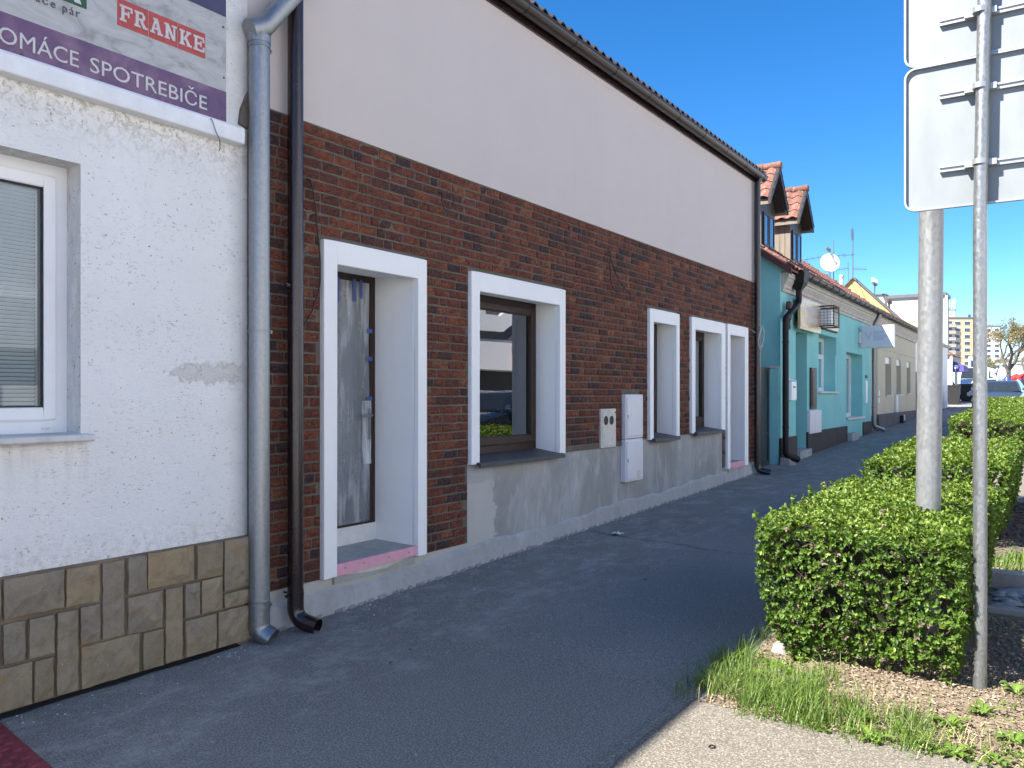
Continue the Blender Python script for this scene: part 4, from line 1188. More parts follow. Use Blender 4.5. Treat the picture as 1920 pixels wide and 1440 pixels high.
TR = math.atan(0.015)
TX = 14.5
th = thing('turquoise_house', 'turquoise single-storey house with dark dormers and red tiled roof', 'house', (TX, 0, 0.35), TR, local=True)
Z0 = 0.35
def lz(z): return z - Z0        # the house's own height zero
class HB(MB):                   # builder in house coordinates, heights given above street zero
    def build(s, *a, **k):
        s.v = [(x, y, z - Z0) for x, y, z in s.v]
        return MB.build(s, *a, **k)
X0, X1 = 1.07, 10.46
thole = [(2.19, 3.09, 0.56, 2.93), (4.13, 5.79, 1.745, 2.985), (7.07, 9.17, 1.09, 2.73)]
m = HB(); wall_quads(m, X0, X1, 0.2, 4.0, thole, 0.0)
m.quad((X0, 6, 0.2), (X0, 0, 0.2), (X0, 0, 4.0), (X0, 6, 4.0)).quad((X0, 0, 4.0), (X0, 3.0, 6.25), (X0, 6, 4.0)).quad((X1, 0, 0.2), (X1, 6, 0.2), (X1, 6, 4.0), (X1, 0, 4.0)).quad((X1, 0, 4.0), (X1, 6, 4.0), (X1, 3.0, 6.25))
m.build('wall', M['teal'], th)
for (a, b, c, d), dep, nm in zip(thole, (0.55, 0.26, 0.30), ('door_reveal', 'window_reveal', 'door_reveal')):
    m = HB()
    m.quad((b, 0, c), (b, dep, c), (b, dep, d), (b, 0, d)).quad((a, dep, c), (a, 0, c), (a, 0, d), (a, dep, d)).quad((a, 0, d), (b, 0, d), (b, dep, d), (a, dep, d)).quad((a, 0, c), (a, dep, c), (b, dep, c), (b, 0, c))
    m.build(nm, M['teal'], th)
HB().box(2.19, 3.09, 0.55, 0.60, 0.56, 2.93).build('door', M['bronze'], th)
HB().box(2.16, 3.10, -0.10, 0.54, 0.2, 0.565).build('door_step', M['concrete'], th)
for a, b, zt in ((X0 - 0.02, 2.19, 0.86), (3.09, 7.07, 0.90), (9.17, X1, 0.93)):
    HB().box(a, b, -0.03, 0.02, 0.2, zt).build('plinth', M['plinthbrown'], th)
HB().box(X0 - 0.03, X0 - 0.002, -0.028, 2.0, 0.2, 0.86).build('plinth', M['plinthbrown'], th)
HB().box(7.07, 9.17, 0.06, 0.12, 0.2, 1.06).build('plinth', M['plinthbrown'], th)
HB().box(7.10, 7.95, -0.14, 0.055, 0.2, 0.72).build('door_step', M['screed'], th)
HB().box(7.02, 9.25, -0.06, 0.30, 1.045, 1.092).build('door_sill', M['sill'], th)
dr = HB().box(7.10, 8.95, 0.31, 0.34, 1.10, 2.70).build('door', M['frost'], th)
f2 = frame_mb(7.07, 9.17, 1.092, 2.73, 0.10, 0.29, 0.36); h = HB(); h.v, h.f = f2.v, f2.f; h.build('frame', M['pvc'], dr)
w = frame_mb(4.13, 5.79, 1.745, 2.985, 0.09, 0.255, 0.31); w_ = HB(); w_.v, w_.f = w.v, w.f; w_.box(4.22, 5.70, 0.25, 0.31, 2.50, 2.60)
tw = w_.build('window', M['pvc'], th)
HB().box(4.22, 5.70, 0.275, 0.28, 2.60, 2.895).build('pane', M['darkglass'], tw)
HB().box(4.22, 5.70, 0.275, 0.28, 1.835, 2.50).build('pane', M['glass'], tw)
HB().box(4.22, 5.70, 0.295, 0.30, 1.835, 2.50).build('poster', M['poster'], tw)
HB().box(4.0, 5.75, 0.29, 1.2, 2.55, 2.95).build('backdrop_wall', M['dark'], tw)
HB().box(4.05, 5.88, -0.07, 0.25, 1.70, 1.742).build('window_sill', M['sill'], th)
HB().box(3.95, 5.97, -0.028, 0.0, 2.99, 3.06).box(5.80, 5.97, -0.022, -0.0, 2.6, 2.99).build('window_hood', M['teal'], th)
# grey moulded cornice
m = HB(); prof = [(0.0, 3.60), (-0.035, 3.60), (-0.035, 3.655), (-0.06, 3.675), (-0.06, 3.72), (-0.12, 3.80), (-0.12, 3.84), (-0.145, 3.85), (-0.145, 3.945), (0.0, 3.945)]
m.prism(prof, 'x', X0 + 0.05, X1); m.build('cornice', M['cornice'], th)
# roof
PIT = 0.74
def rz(y): return 4.02 + (y + 0.22) * PIT
m = HB().hexa([(X0 - 0.12, -0.20, 3.955), (X1, -0.20, 3.955), (X1, 3.0, rz(3.0) - 0.09), (X0 - 0.12, 3.0, rz(3.0) - 0.09), (X0 - 0.12, -0.22, 3.99), (X1, -0.22, 3.99), (X1, 3.0, rz(3.0) - 0.03), (X0 - 0.12, 3.0, rz(3.0) - 0.03)])
m.hexa([(X0 - 0.12, 3.0, rz(3.0) - 0.09), (X1, 3.0, rz(3.0) - 0.09), (X1, 6.2, 3.95), (X0 - 0.12, 6.2, 3.95), (X0 - 0.12, 3.0, rz(3.0) - 0.03), (X1, 3.0, rz(3.0) - 0.03), (X1, 6.2, 4.0), (X0 - 0.12, 6.2, 4.0)])
roof = m.build('roof', M['rooftile'], th)
HB().hexa([(X0 - 0.145, -0.24, 3.86), (X0 - 0.12, -0.24, 3.86), (X0 - 0.12, 3.0, rz(3.0) - 0.20), (X0 - 0.145, 3.0, rz(3.0) - 0.20), (X0 - 0.145, -0.24, 4.02), (X0 - 0.12, -0.24, 4.02), (X0 - 0.12, 3.0, rz(3.0) - 0.0), (X0 - 0.145, 3.0, rz(3.0) - 0.0)]).build('verge_board', M['verge'], roof)
HB().hexa([(X0 - 0.12, -0.02, 4.02), (X0 - 0.0, -0.02, 4.02), (X0, 2.9, rz(2.9) - 0.13), (X0 - 0.12, 2.9, rz(2.9) - 0.13), (X0 - 0.12, -0.02, 4.05), (X0, -0.02, 4.05), (X0, 2.9, rz(2.9) - 0.10), (X0 - 0.12, 2.9, rz(2.9) - 0.10)]).build('verge_soffit', M['cornice'], roof)
def tile_mesh(w, l, name, mat):
    t = MB(); k = 8
    for i in range(k + 1):
        u = i / k
        h = 0.030 * math.sin(math.pi * u / 0.6) if u < 0.6 else -0.010 * math.sin(math.pi * (u - 0.6) / 0.4)
        t.v += [(u * w, 0, h + 0.016 - 0.02), (u * w, 0, h + 0.016), (u * w, l, h - 0.004)]
    for i in range(k):
        q = i * 3
        t.f += [(q, q + 3, q + 4, q + 1), (q + 1, q + 4, q + 5, q + 2)]
    me = t.mesh(name, smooth=True); me.materials.append(mat); return me
tm = tile_mesh(0.245, 0.40, 'tile', M['rooftile'])
cols, rows = 38, 9
ang = math.atan(PIT)
others = []
cnt = 0
for r_ in range(rows):
    for c_ in range(cols):
        if cnt >= 290 and True:
            others.append((r_, c_)); continue
        o = bpy.data.objects.new('tile', tm)
        y = -0.25 + r_ * 0.34 * math.cos(ang)
        o.location = (X0 - 0.12 + c_ * 0.2495, y, lz(rz(y) + 0.012 + random.uniform(-0.004, 0.004)))
        o.rotation_euler = (ang + random.uniform(-0.02, 0.02), 0, random.uniform(-0.012, 0.012))
        C.objects.link(o); o.parent = roof; cnt += 1
m = HB()
tv = np.array([v.co[:] for v in tm.vertices]); tf = [tuple(p.vertices) for p in tm.polygons]
for r_, c_ in others:
    y = -0.25 + r_ * 0.34 * math.cos(ang); b = len(m.v)
    for v in tv:
        m.v.append((X0 - 0.12 + c_ * 0.2495 + v[0], y + v[1] * math.cos(ang) - v[2] * math.sin(ang), rz(y) + 0.012 + v[1] * math.sin(ang) + v[2] * math.cos(ang)))
    m.f += [tuple(i + b for i in f) for f in tf]
if others:
    o = m.build('upper_tiles', M['rooftile'], roof, smooth=True); o['kind'] = 'stuff'
rt = HB()
for i in range(40):
    rt.lathe([(0.07, 0), (0.085, 0.02), (0.07, 0.24)], (X0 - 0.1 + i * 0.24, 3.0, rz(3.0) + 0.0), (1, 0, 0.0), 10)
o = rt.build('ridge_tiles', M['rooftile'], roof, smooth=True); o['kind'] = 'stuff'
# mossy verge at the far end
m = HB()
for i in range(26):
    y = -0.2 + i * 0.125
    m.box(X1 - 0.12 + random.uniform(-0.04, 0.04), X1 + 0.10 + random.uniform(-0.02, 0.05), y, y + 0.15, rz(y) - 0.02, rz(y) + random.uniform(0.03, 0.09))
o = m.build('verge_tiles', M['oldtile'], roof); o['kind'] = 'stuff'
# gutter of the turquoise and beige houses
M['oldgutter'] = simple('oxidised_gutter', (0.060, 0.050, 0.045), 0.45, 0.5, 0.4, 6)
def halfpipe(x0, x1, y, z, r_, mat, parent, step=0.62):
    pol = [(y + r_ * math.cos(math.pi * (1 + i / 10)), z + r_ * math.sin(math.pi * (1 + i / 10))) for i in range(11)]
    pin = [(y + (r_ - 0.004) * math.cos(math.pi * (1 + i / 10)), z + (r_ - 0.004) * math.sin(math.pi * (1 + i / 10))) for i in range(11)]
    g = HB().prism(pol + pin[::-1], 'x', x0, x1).tube([(x0, y - r_, z), (x1, y - r_, z)], 0.011, 8).build('gutter', mat, parent, smooth=True)
    x = x0 + 0.3
    while x < x1:
        a = [(y + (r_ + 0.010) * math.cos(math.pi * (1 + i / 10)), z + (r_ + 0.010) * math.sin(math.pi * (1 + i / 10))) for i in range(11)]
        b_ = [(y + (r_ + 0.001) * math.cos(math.pi * (1 + i / 10)), z + (r_ + 0.001) * math.sin(math.pi * (1 + i / 10))) for i in range(11)]
        HB().prism(a + b_[::-1], 'x', x, x + 0.022).build('gutter_bracket', M['black'], g)
        x += step
    return g
halfpipe(X0 + 0.9, X1 + 0.05, -0.235, 3.995, 0.075, M['oldgutter'], th)
# dormers
M['sashgrey'] = simple('pale_sash_paint', (0.45, 0.44, 0.42), 0.5)
tms = tile_mesh(0.22, 0.30, 'tile', M['rooftile'])
def dormer(cx):
    yb, yo = 0.41, 0.20
    ze, zr, hw = 5.36, 6.07, 0.62
    fw = 0.47
    zb = rz(yb) - 0.05
    m = HB()
    m.prism([(cx - fw, zb), (cx + fw, zb), (cx + fw, ze), (cx + fw * 0.0, zr - 0.16), (cx - fw, ze)], 'y', yb, yb + 0.05)
    d = m.build('dormer', M['darkwood'], th)
    # cheeks of upright boards
    for s_ in (-1, 1):
        y = yb
        while rz(y) < ze - 0.06:
            y2 = y + 0.118
            m = HB()
            xo = cx + s_ * fw; xi = cx + s_ * (fw - 0.03)
            xa, xb = min(xo, xi), max(xo, xi)
            jj = random.uniform(0, 0.006) * s_
            m.hexa([(xa + jj, y, rz(y) - 0.06), (xb + jj, y, rz(y) - 0.06), (xb + jj, y2 - 0.008, rz(y2) - 0.06), (xa + jj, y2 - 0.008, rz(y2) - 0.06), (xa + jj, y, ze), (xb + jj, y, ze), (xb + jj, y2 - 0.008, ze), (xa + jj, y2 - 0.008, ze)])
            m.build('board', M['greywood'], d)
            y = y2
        HB().box(min(cx + s_ * (hw - 0.02), cx + s_ * (hw - 0.06)), max(cx + s_ * (hw - 0.02), cx + s_ * (hw - 0.06)), yo, 1.7, ze - 0.10, ze + 0.02).build('fascia_board', M['greywood'], d)
        HB().prism([(cx + s_ * (hw + 0.02), ze - 0.10), (cx + s_ * (hw + 0.02), ze + 0.05), (cx, zr + 0.06), (cx, zr - 0.10)], 'y', yo - 0.02, yo + 0.03).build('barge_board', M['darkwood'], d)
        HB().prism([(cx + s_ * (hw - 0.08), ze - 0.02), (cx, zr - 0.13), (cx, zr - 0.16), (cx + s_ * (hw - 0.08), ze - 0.05)], 'y', yo + 0.03, yb).build('soffit', M['darkwood'], d)
    # twin casements
    for a, b in ((cx - 0.36, cx - 0.02), (cx + 0.02, cx + 0.36)):
        f_ = frame_mb(a, b, zb + 0.10, 5.18, 0.045, yb - 0.03, yb + 0.0); h = HB(); h.v, h.f = f_.v, f_.f
        wn_ = h.build('window', M['darkwood'], d)
        HB().box(a + 0.045, b - 0.045, yb - 0.018, yb - 0.012, zb + 0.145, 5.135).build('pane', M['skyglass'], wn_)
    # tiled roof, two slopes
    sl = math.atan2(zr - ze, hw); Ls = math.hypot(zr - ze, hw)
    yend = (zr - 4.02) / PIT - 0.22
    for s_ in (-1, 1):
        HB().hexa([(cx + s_ * hw, yo, ze - 0.0), (cx, yo, zr - 0.0), (cx, yend, zr - 0.0), (cx + s_ * hw, yend, ze - 0.0), (cx + s_ * hw, yo, ze + 0.03), (cx, yo, zr + 0.03), (cx, yend, zr + 0.03), (cx + s_ * hw, yend, ze + 0.03)]).build('roof_deck', M['darkwood'], d)
        for r_ in range(4):
            for c_ in range(7):
                y = yo - 0.03 + c_ * 0.222
                if y > yend - 0.1: continue
                o = bpy.data.objects.new('tile', tms)
                dd = Ls - r_ * 0.235 + 0.03
                xx = cx + s_ * dd * math.cos(sl); z_ = zr - dd * math.sin(sl) + 0.04
                up = Vector((-s_ * math.cos(sl), 0, math.sin(sl)))
                ux = Vector((0, 1, 0)) if s_ > 0 else Vector((0, -1, 0))
                nz = ux.cross(up)
                mt = Matrix((ux, up, nz)).transposed().to_4x4()
                mt.translation = Vector((xx, y if s_ > 0 else y + 0.222, lz(z_)))
                o.matrix_world = mt
                C.objects.link(o); o.parent = d
    for c_ in range(5):
        HB().lathe([(0.075, 0), (0.09, 0.03), (0.075, 0.33)], (cx, yo - 0.05 + c_ * 0.33, zr + 0.035), (0, 1, 0), 10).build('ridge_tile', M['rooftile'], d, smooth=True)
    return d
n = N('sky_lit_glass'); M['skyglass'] = n.done(n.pbr((0.02, 0.025, 0.03), 0.03, 0, None, 1.0, IOR=2.2))
dormer(1.72); dormer(3.86)
# gate and low pier in the passage
t = thing('metal_gate', 'dark steel gate in the passage beside the turquoise house', 'gate', (14.6, 0.28, gz(14.6)))
g0 = gz(14.6)
fr_ = MB().box(14.00, 15.46, 0.19, 0.24, g0 + 0.02, g0 + 0.10).box(14.00, 14.06, 0.19, 0.24, g0 + 0.1, 2.12).box(15.40, 15.46, 0.19, 0.24, g0 + 0.1, 2.12).box(14.00, 15.46, 0.185, 0.245, 2.12, 2.17).box(14.06, 15.40, 0.188, 0.23, 0.92, 0.97)
fr_.build('frame', M['gate'], t)
MB().box(14.06, 15.40, 0.205, 0.215, 0.97, 2.12).build('panel', M['gate'], t)
MB().box(14.06, 15.40, 0.205, 0.215, g0 + 0.1, 0.92).build('panel', M['gate'], t)
MB().lathe([(0.02, 0), (0.025, 0.03), (0.012, 0.05)], (14.75, 0.205, 1.40), (0, -1, 0), 12).build('knob', M['galv'], t, smooth=True)
t = thing('gate_pier', 'low turquoise pier between the steel gate and the house corner', 'pier', (15.5, 0.15, 0.35))
MB().box(15.47, 15.60, 0.03, 0.185, 0.2, 2.16).build('shaft', M['teal'], t)
MB().box(15.44, 15.60, 0.02, 0.20, 2.162, 2.20).build('cap', M['cornice'], t)
# things on the turquoise front (positions in house coordinates turned into the street's)
def H(x, y, z): 
    c, s_ = math.cos(TR), math.sin(TR)
    return Vector((TX + x * c - y * s_, x * s_ + y * c, z))
def ht(name, label, cat, x, y, z):
    return thing(name, label, cat, H(x, y, z), TR, local=True)
class LB(MB):
    def __init__(s, o): MB.__init__(s); s.o = o
    def build(s, *a, **k):
        s.v = [(x - s.o[0], y - s.o[1], z - s.o[2]) for x, y, z in s.v]
        return MB.build(s, *a, **k)
t = ht('gilded_sign', 'larger gilded sign board over the recessed turquoise doorway', 'sign', 2.6, 0, 2.9); O = (2.6, 0, 2.9)
LB(O).box(1.93, 3.62, -0.16, -0.10, 2.945, 3.575).build('board', M['gold'], t, bevel=0.006)
LB(O).box(2.0, 3.4, -0.10, 0.0, 3.05, 3.10).box(2.0, 3.4, -0.10, 0.0, 3.45, 3.50).build('bracket', M['rust'], t)
for k_, z_ in enumerate((3.30, 3.12)):     # worn dark lettering, no longer legible
    for i in range(9):
        LB(O).box(2.42 + i * 0.105, 2.47 + i * 0.105 + 0.02 * (i % 2), -0.1625, -0.1602, z_, z_ + 0.12).build('worn_letter', M['signprint'], t)
t = ht('gilded_sign', 'smaller gilded sign board above the turquoise window', 'sign', 5.0, 0, 3.1); O = (5.0, 0, 3.1)
LB(O).box(4.30, 5.84, -0.06, -0.02, 3.13, 3.55).build('board', M['gold'], t, bevel=0.006)
LB(O).box(4.30, 5.84, -0.055, 0.0, 3.11, 3.128).build('ledge', M['rust'], t)
t = ht('wall_lantern', 'rusty wire cage lantern between the two gilded signs', 'lantern', 3.9, -0.2, 3.1); O = (3.9, -0.2, 3.1)
lx0, lx1, ly0, ly1, lz0, lz1 = 3.45, 3.98, -0.46, -0.06, 3.085, 3.50
m = LB(O)
for z_ in (lz0, lz1): m.box(lx0, lx1, ly0, ly0 + 0.02, z_, z_ + 0.03).box(lx0, lx1, ly1 - 0.02, ly1, z_, z_ + 0.03).box(lx0, lx0 + 0.02, ly0 + 0.02, ly1 - 0.02, z_, z_ + 0.03).box(lx1 - 0.02, lx1, ly0 + 0.02, ly1 - 0.02, z_, z_ + 0.03)
for x_ in (lx0, lx1 - 0.02):
    for y_ in (ly0, ly1 - 0.02): m.box(x_, x_ + 0.02, y_, y_ + 0.02, lz0 + 0.03, lz1)
m.build('frame', M['rust'], t)
m = LB(O)
for i in range(1, 7):
    z_ = lz0 + i * 0.06
    m.box(lx0 + 0.003, lx0 + 0.007, ly0, ly1, z_, z_ + 0.006).box(lx0, lx1, ly0 + 0.004, ly0 + 0.008, z_ + 0.0015, z_ + 0.0075)
for i in range(1, 6):
    y_ = ly0 + i * 0.066
    m.box(lx0 + 0.004, lx0 + 0.008, y_, y_ + 0.006, lz0, lz1).box(lx0 + i * 0.088, lx0 + i * 0.088 + 0.006, ly0 + 0.003, ly0 + 0.009, lz0, lz1)
m.build('wire_mesh', M['rust'], t)
LB(O).box(lx0 + 0.08, lx1 - 0.08, ly0 + 0.08, ly1 - 0.06, lz0 + 0.05, lz1 - 0.05).build('lamp_glass', M['pvc'], t, bevel=0.03)
LB(O).box(lx0 + 0.1, lx1 - 0.1, ly1, 0.0, 3.25, 3.33).build('bracket', M['rust'], t)
t = ht('blade_sign', 'pale blank-looking blade sign sticking out over the pavement', 'sign', 8.7, -0.3, 2.9); O = (8.7, -0.3, 2.9)
LB(O).box(8.62, 8.76, -0.86, 0.06 - 0.12, 2.885, 3.47).build('case', M['signface'], t, bevel=0.012)
for z_, h_, a_, b_ in ((3.24, 0.09, -0.62, -0.36), (3.08, 0.09, -0.62, -0.36), (3.16, 0.06, -0.80, -0.36)):
    LB(O).box(8.6165, 8.6195, a_, b_, z_, z_ + h_).build('print_bar', M['signprint'], t)
LB(O).hexa([(8.616, -0.34, 3.30), (8.6195, -0.34, 3.30), (8.6195, -0.30, 3.30), (8.616, -0.30, 3.30), (8.616, -0.26, 3.10), (8.6195, -0.26, 3.10), (8.6195, -0.23, 3.10), (8.616, -0.23, 3.10)]).build('print_letter', M['signprint'], t)
LB(O).hexa([(8.6155, -0.18, 3.30), (8.619, -0.18, 3.30), (8.619, -0.14, 3.30), (8.6155, -0.14, 3.30), (8.6155, -0.27, 3.10), (8.619, -0.27, 3.10), (8.619, -0.24, 3.10), (8.6155, -0.24, 3.10)]).build('print_letter', M['signprint'], t)
LB(O).box(8.60, 8.82, -0.058, 0.0, 3.02, 3.30).box(8.66, 8.70, -0.10, 0.0, 3.35, 3.40).build('bracket', M['boxpaint'], t, bevel=0.01)
me = text_mesh('8', 0.22, 0.12, 0.012, 0.006)
t8 = ht('house_number', 'small dark house number eight beside the doorway', 'number', 1.62, 0, 2.92)
put_text(me, 'digit', M['bronze'], t8, (0, -0.012, 0))
t = ht('letter_box', 'narrow white letter box behind the zigzag downpipe', 'letter box', 1.75, 0, 1.55); O = (1.75, 0, 1.55)
LB(O).box(1.50, 1.86, -0.10, 0.0, 1.56, 1.93).build('housing', M['pvc'], t, bevel=0.01)
LB(O).prism([(-0.12, 1.925), (0.0, 1.99), (0.0, 1.935)], 'x', 1.48, 1.88).build('lid', M['pvc'], t)
LB(O).box(1.60, 1.76, -0.103, -0.101, 1.80, 1.83).build('slot', M['black'], t)
t = ht('bronze_plaque', 'tall dark bronze plaque left of the turquoise window', 'plaque', 3.5, 0, 1.36); O = (3.5, 0, 1.36)
LB(O).box(3.30, 3.76, -0.05, 0.0, 1.37, 2.235).build('plate', M['bronze'], t, bevel=0.01)
LB(O).box(3.36, 3.70, -0.062, -0.05, 1.43, 2.17).build('relief', M['bronze'], t, bevel=0.008)
t = ht('utility_cabinet', 'white double utility cabinet under the bronze plaque', 'utility cabinet', 3.5, 0, 0.85); O = (3.5, 0, 0.85)
for a, b in ((3.12, 3.60), (3.605, 4.14)):
    LB(O).box(a, b, -0.06, 0.0, 0.86, 1.345).build('housing', M['boxpaint'], t, bevel=0.008)
t = ht('vent_panel', 'slim white panel beside the frosted turquoise door', 'panel', 9.6, 0, 1.4); O = (9.6, 0, 1.4)
LB(O).box(9.55, 9.78, -0.025, 0.0, 1.45, 2.05).build('plate', M['pvc'], t)
LB(O).box(9.55, 9.80, -0.04, 0.0, 2.12, 2.20).build('box', M['greyprint'], t)
# zigzag downpipe with hopper
t = ht('downpipe', 'dark zigzag downpipe with square hopper on the turquoise house', 'downpipe', 1.3, -0.1, gz(15.8)); O = (1.3, -0.1, gz(15.8))
LB(O).hexa([(1.58, -0.30, 3.80), (1.90, -0.30, 3.80), (1.90, -0.02, 3.80), (1.58, -0.02, 3.80), (1.55, -0.33, 4.03), (1.93, -0.33, 4.03), (1.93, 0.0, 4.03), (1.55, 0.0, 4.03)]).hexa([(1.69, -0.22, 3.66), (1.79, -0.22, 3.66), (1.79, -0.12, 3.66), (1.69, -0.12, 3.66), (1.58, -0.30, 3.80), (1.90, -0.30, 3.80), (1.90, -0.02, 3.80), (1.58, -0.02, 3.80)]).build('hopper', M['blackmetal'], t)
fp = [(1.74, -0.17, 3.70), (1.74, -0.17, 3.44), (0.98, -0.12, 3.08), (0.98, -0.12, 0.66)]
LB(O).tube(fillet(fp, 0.05, 2), 0.058, 12).build('pipe', M['blackmetal'], t)
LB(O).tube(fillet([(0.98, -0.12, 0.72), (0.98, -0.12, 0.56), (1.18, -0.30, 0.47)], 0.08, 4), 0.061, 14, hollow=0.004).build('outlet', M['blackmetal'], t, smooth=True)
for z_ in (2.62, 1.05): LB(O).tube([(0.98, -0.12, z_), (0.98, -0.12, z_ + 0.03)], 0.064, 12).build('clamp', M['blackmetal'], t)
LB(O).lathe([(0.05, -0.07), (0.06, 0), (0.05, 0.07)], (1.28, -0.10, 3.14), (0.2, 0, 1), 10).lathe([(0.05, -0.07), (0.06, 0), (0.05, 0.07)], (1.28, -0.10, 3.34), (0.2, 0, 1), 10).build('siren', M['rust'], t, smooth=True)
LB(O).hexa([(0.90, -0.22, 0.36), (1.22, -0.32, 0.36), (1.24, -0.03, 0.36), (0.9, -0.03, 0.36), (0.92, -0.2, 0.50), (1.10, -0.25, 0.40), (1.12, -0.05, 0.42), (0.92, -0.05, 0.52)]).build('splash_block', M['edging'], t)

# ---------------------------------------------------------------- beige house
be = thing('beige_house', 'beige single-storey house with three narrow windows and taupe plinth', 'house', (TX, 0, 0.35), TR, local=True)
b0, b1 = 10.47, 19.75
bw = [(12.90, 14.02, 1.66, 2.84), (15.12, 16.10, 1.69, 2.84), (17.44, 18.38, 1.73, 2.84)]
m = HB(); wall_quads(m, 11.50, b1, 0.2, 4.0, bw, 0.0)
wall_quads(m, b0, 11.50, 0.2, 4.0, [], 0.10)
m.quad((11.50, 0.10, 0.2), (11.50, 0.0, 0.2), (11.50, 0.0, 4.0), (11.50, 0.10, 4.0))
m.quad((b1, 0, 0.2), (b1, 6, 0.2), (b1, 6, 4.0), (b1, 0, 4.0)).quad((b1, 0, 4.0), (b1, 6, 4.0), (b1, 3, 5.6))
m.build('wall', M['beige'], be)
HB().box(11.5, b1, -0.018, 0.0, 3.03, 3.07).box(11.5, b1, -0.03, 0.0, 3.60, 3.66).build('string_course', M['beige'], be)
for a, b, c, d in bw:
    m = HB(); dep = 0.22
    m.quad((b, 0, c), (b, dep, c), (b, dep, d), (b, 0, d)).quad((a, dep, c), (a, 0, c), (a, 0, d), (a, dep, d)).quad((a, 0, d), (b, 0, d), (b, dep, d), (a, dep, d)).quad((a, 0, c), (a, dep, c), (b, dep, c), (b, 0, c))
    m.build('window_reveal', M['beige'], be)
    f_ = frame_mb(a, b, c, d - 0.2, 0.06, dep - 0.02, dep + 0.03); h = HB(); h.v, h.f = f_.v, f_.f
    w_ = h.build('window', M['bronze'], be)
    HB().box(a + 0.06, b - 0.06, dep + 0.0, dep + 0.008, c + 0.06, d - 0.26).build('pane', M['skyglass'], w_)
    HB().box(a, b, dep - 0.16, dep + 0.03, d - 0.20, d).build('shutter_box', M['pvc'], w_)
    HB().box(a - 0.05, b + 0.05, -0.06, dep, c - 0.05, c - 0.002).build('window_sill', M['sill'], be)
HB().box(11.46, b1, -0.05, 0.0, 0.2, 1.09).box(b0, 11.46, 0.05, 0.1, 0.2, 1.06).build('plinth', M['beigeplinth'], be)
m = HB(); m.prism([(0.0, 3.60), (-0.035, 3.60), (-0.06, 3.70), (-0.12, 3.80), (-0.145, 3.86), (-0.145, 3.945), (0.0, 3.945)], 'x', b0 + 0.3, b1); m.build('cornice', M['cornice'], be)
bp = 0.50
m = HB().hexa([(b0, -0.20, 3.955), (b1 + 0.1, -0.20, 3.955), (b1 + 0.1, 3.0, 5.50), (b0, 3.0, 5.50), (b0, -0.22, 4.01), (b1 + 0.1, -0.22, 4.01), (b1 + 0.1, 3.0, 5.62), (b0, 3.0, 5.62)])
m.hexa([(b0, 3.0, 5.50), (b1 + 0.1, 3.0, 5.50), (b1 + 0.1, 6.2, 3.9), (b0, 6.2, 3.9), (b0, 3.0, 5.62), (b1 + 0.1, 3.0, 5.62), (b1 + 0.1, 6.2, 4.0), (b0, 6.2, 4.0)])
rf = m.build('roof', M['oldtile'], be)
m = HB()
for r_ in range(3):
    for c_ in range(38):
        y = -0.25 + r_ * 0.3; b = len(m.v)
        for v in tv:
            m.v.append((b0 + c_ * 0.246 + v[0], y + v[1] * 0.9 - v[2] * 0.4, 4.02 + (y + 0.22) * bp + 0.02 + v[1] * 0.45 + v[2] * 0.9 + random.uniform(-0.008, 0.012)))
        m.f += [tuple(i + b for i in f) for f in tf]
o = m.build('eaves_tiles', M['oldtile'], rf, smooth=True); o['kind'] = 'stuff'
halfpipe(b0 + 0.1, b1 + 0.1, -0.235, 3.985, 0.075, M['oldgutter'], be, 0.7)
t = ht('downpipe', 'grey downpipe between the turquoise and the beige house', 'downpipe', 10.65, -0.06, gz(25)); O = (10.65, -0.06, gz(25))
LB(O).tube([(10.62, -0.05, 0.85), (10.62, -0.05, 3.60), (10.62, -0.22, 3.95)], 0.058, 14).build('pipe', M['galv_dull'], t, smooth=True)
LB(O).tube(fillet([(10.62, -0.05, 0.92), (10.62, -0.05, 0.78), (10.92, -0.26, 0.67)], 0.12, 5), 0.060, 14, hollow=0.004).build('outlet', M['galv_dull'], t, smooth=True)
for z_ in (1.3, 2.6): LB(O).tube([(10.62, -0.05, z_), (10.62, -0.05, z_ + 0.03)], 0.066, 14).build('clamp', M['galv'], t)
t = ht('utility_cabinet', 'narrow pale utility cabinet on the beige wall', 'utility cabinet', 14.8, 0, 1.0); O = (14.8, 0, 1.0)
LB(O).box(14.72, 15.10, -0.06, 0.0, 1.10, 1.66).build('housing', M['boxpaint'], t, bevel=0.01)
t = ht('foot_scraper', 'small dark box with a white lid at the foot of the beige house', 'box', 15.6, -0.1, gz(30)); O = (15.6, -0.1, gz(30))
LB(O).box(15.45, 15.80, -0.16, -0.05, gz(30), gz(30) + 0.26).build('housing', M['black'], t, bevel=0.01)
LB(O).box(15.55, 15.70, -0.18, -0.155, gz(30) + 0.10, gz(30) + 0.28).build('lid', M['pvc'], t)
t = ht('doorbell_plate', 'small pale oval plate on the beige corner', 'plate', 11.7, 0, 1.5); O = (11.7, 0, 1.5)
LB(O).lathe([(0.09, 0), (0.08, 0.02)], (11.72, -0.0, 1.72), (0, -1, 0), 14).lathe([(0.09, 0), (0.08, 0.02)], (11.72, -0.0, 1.50), (0, -1, 0), 14).build('plate', M['pvc'], t)

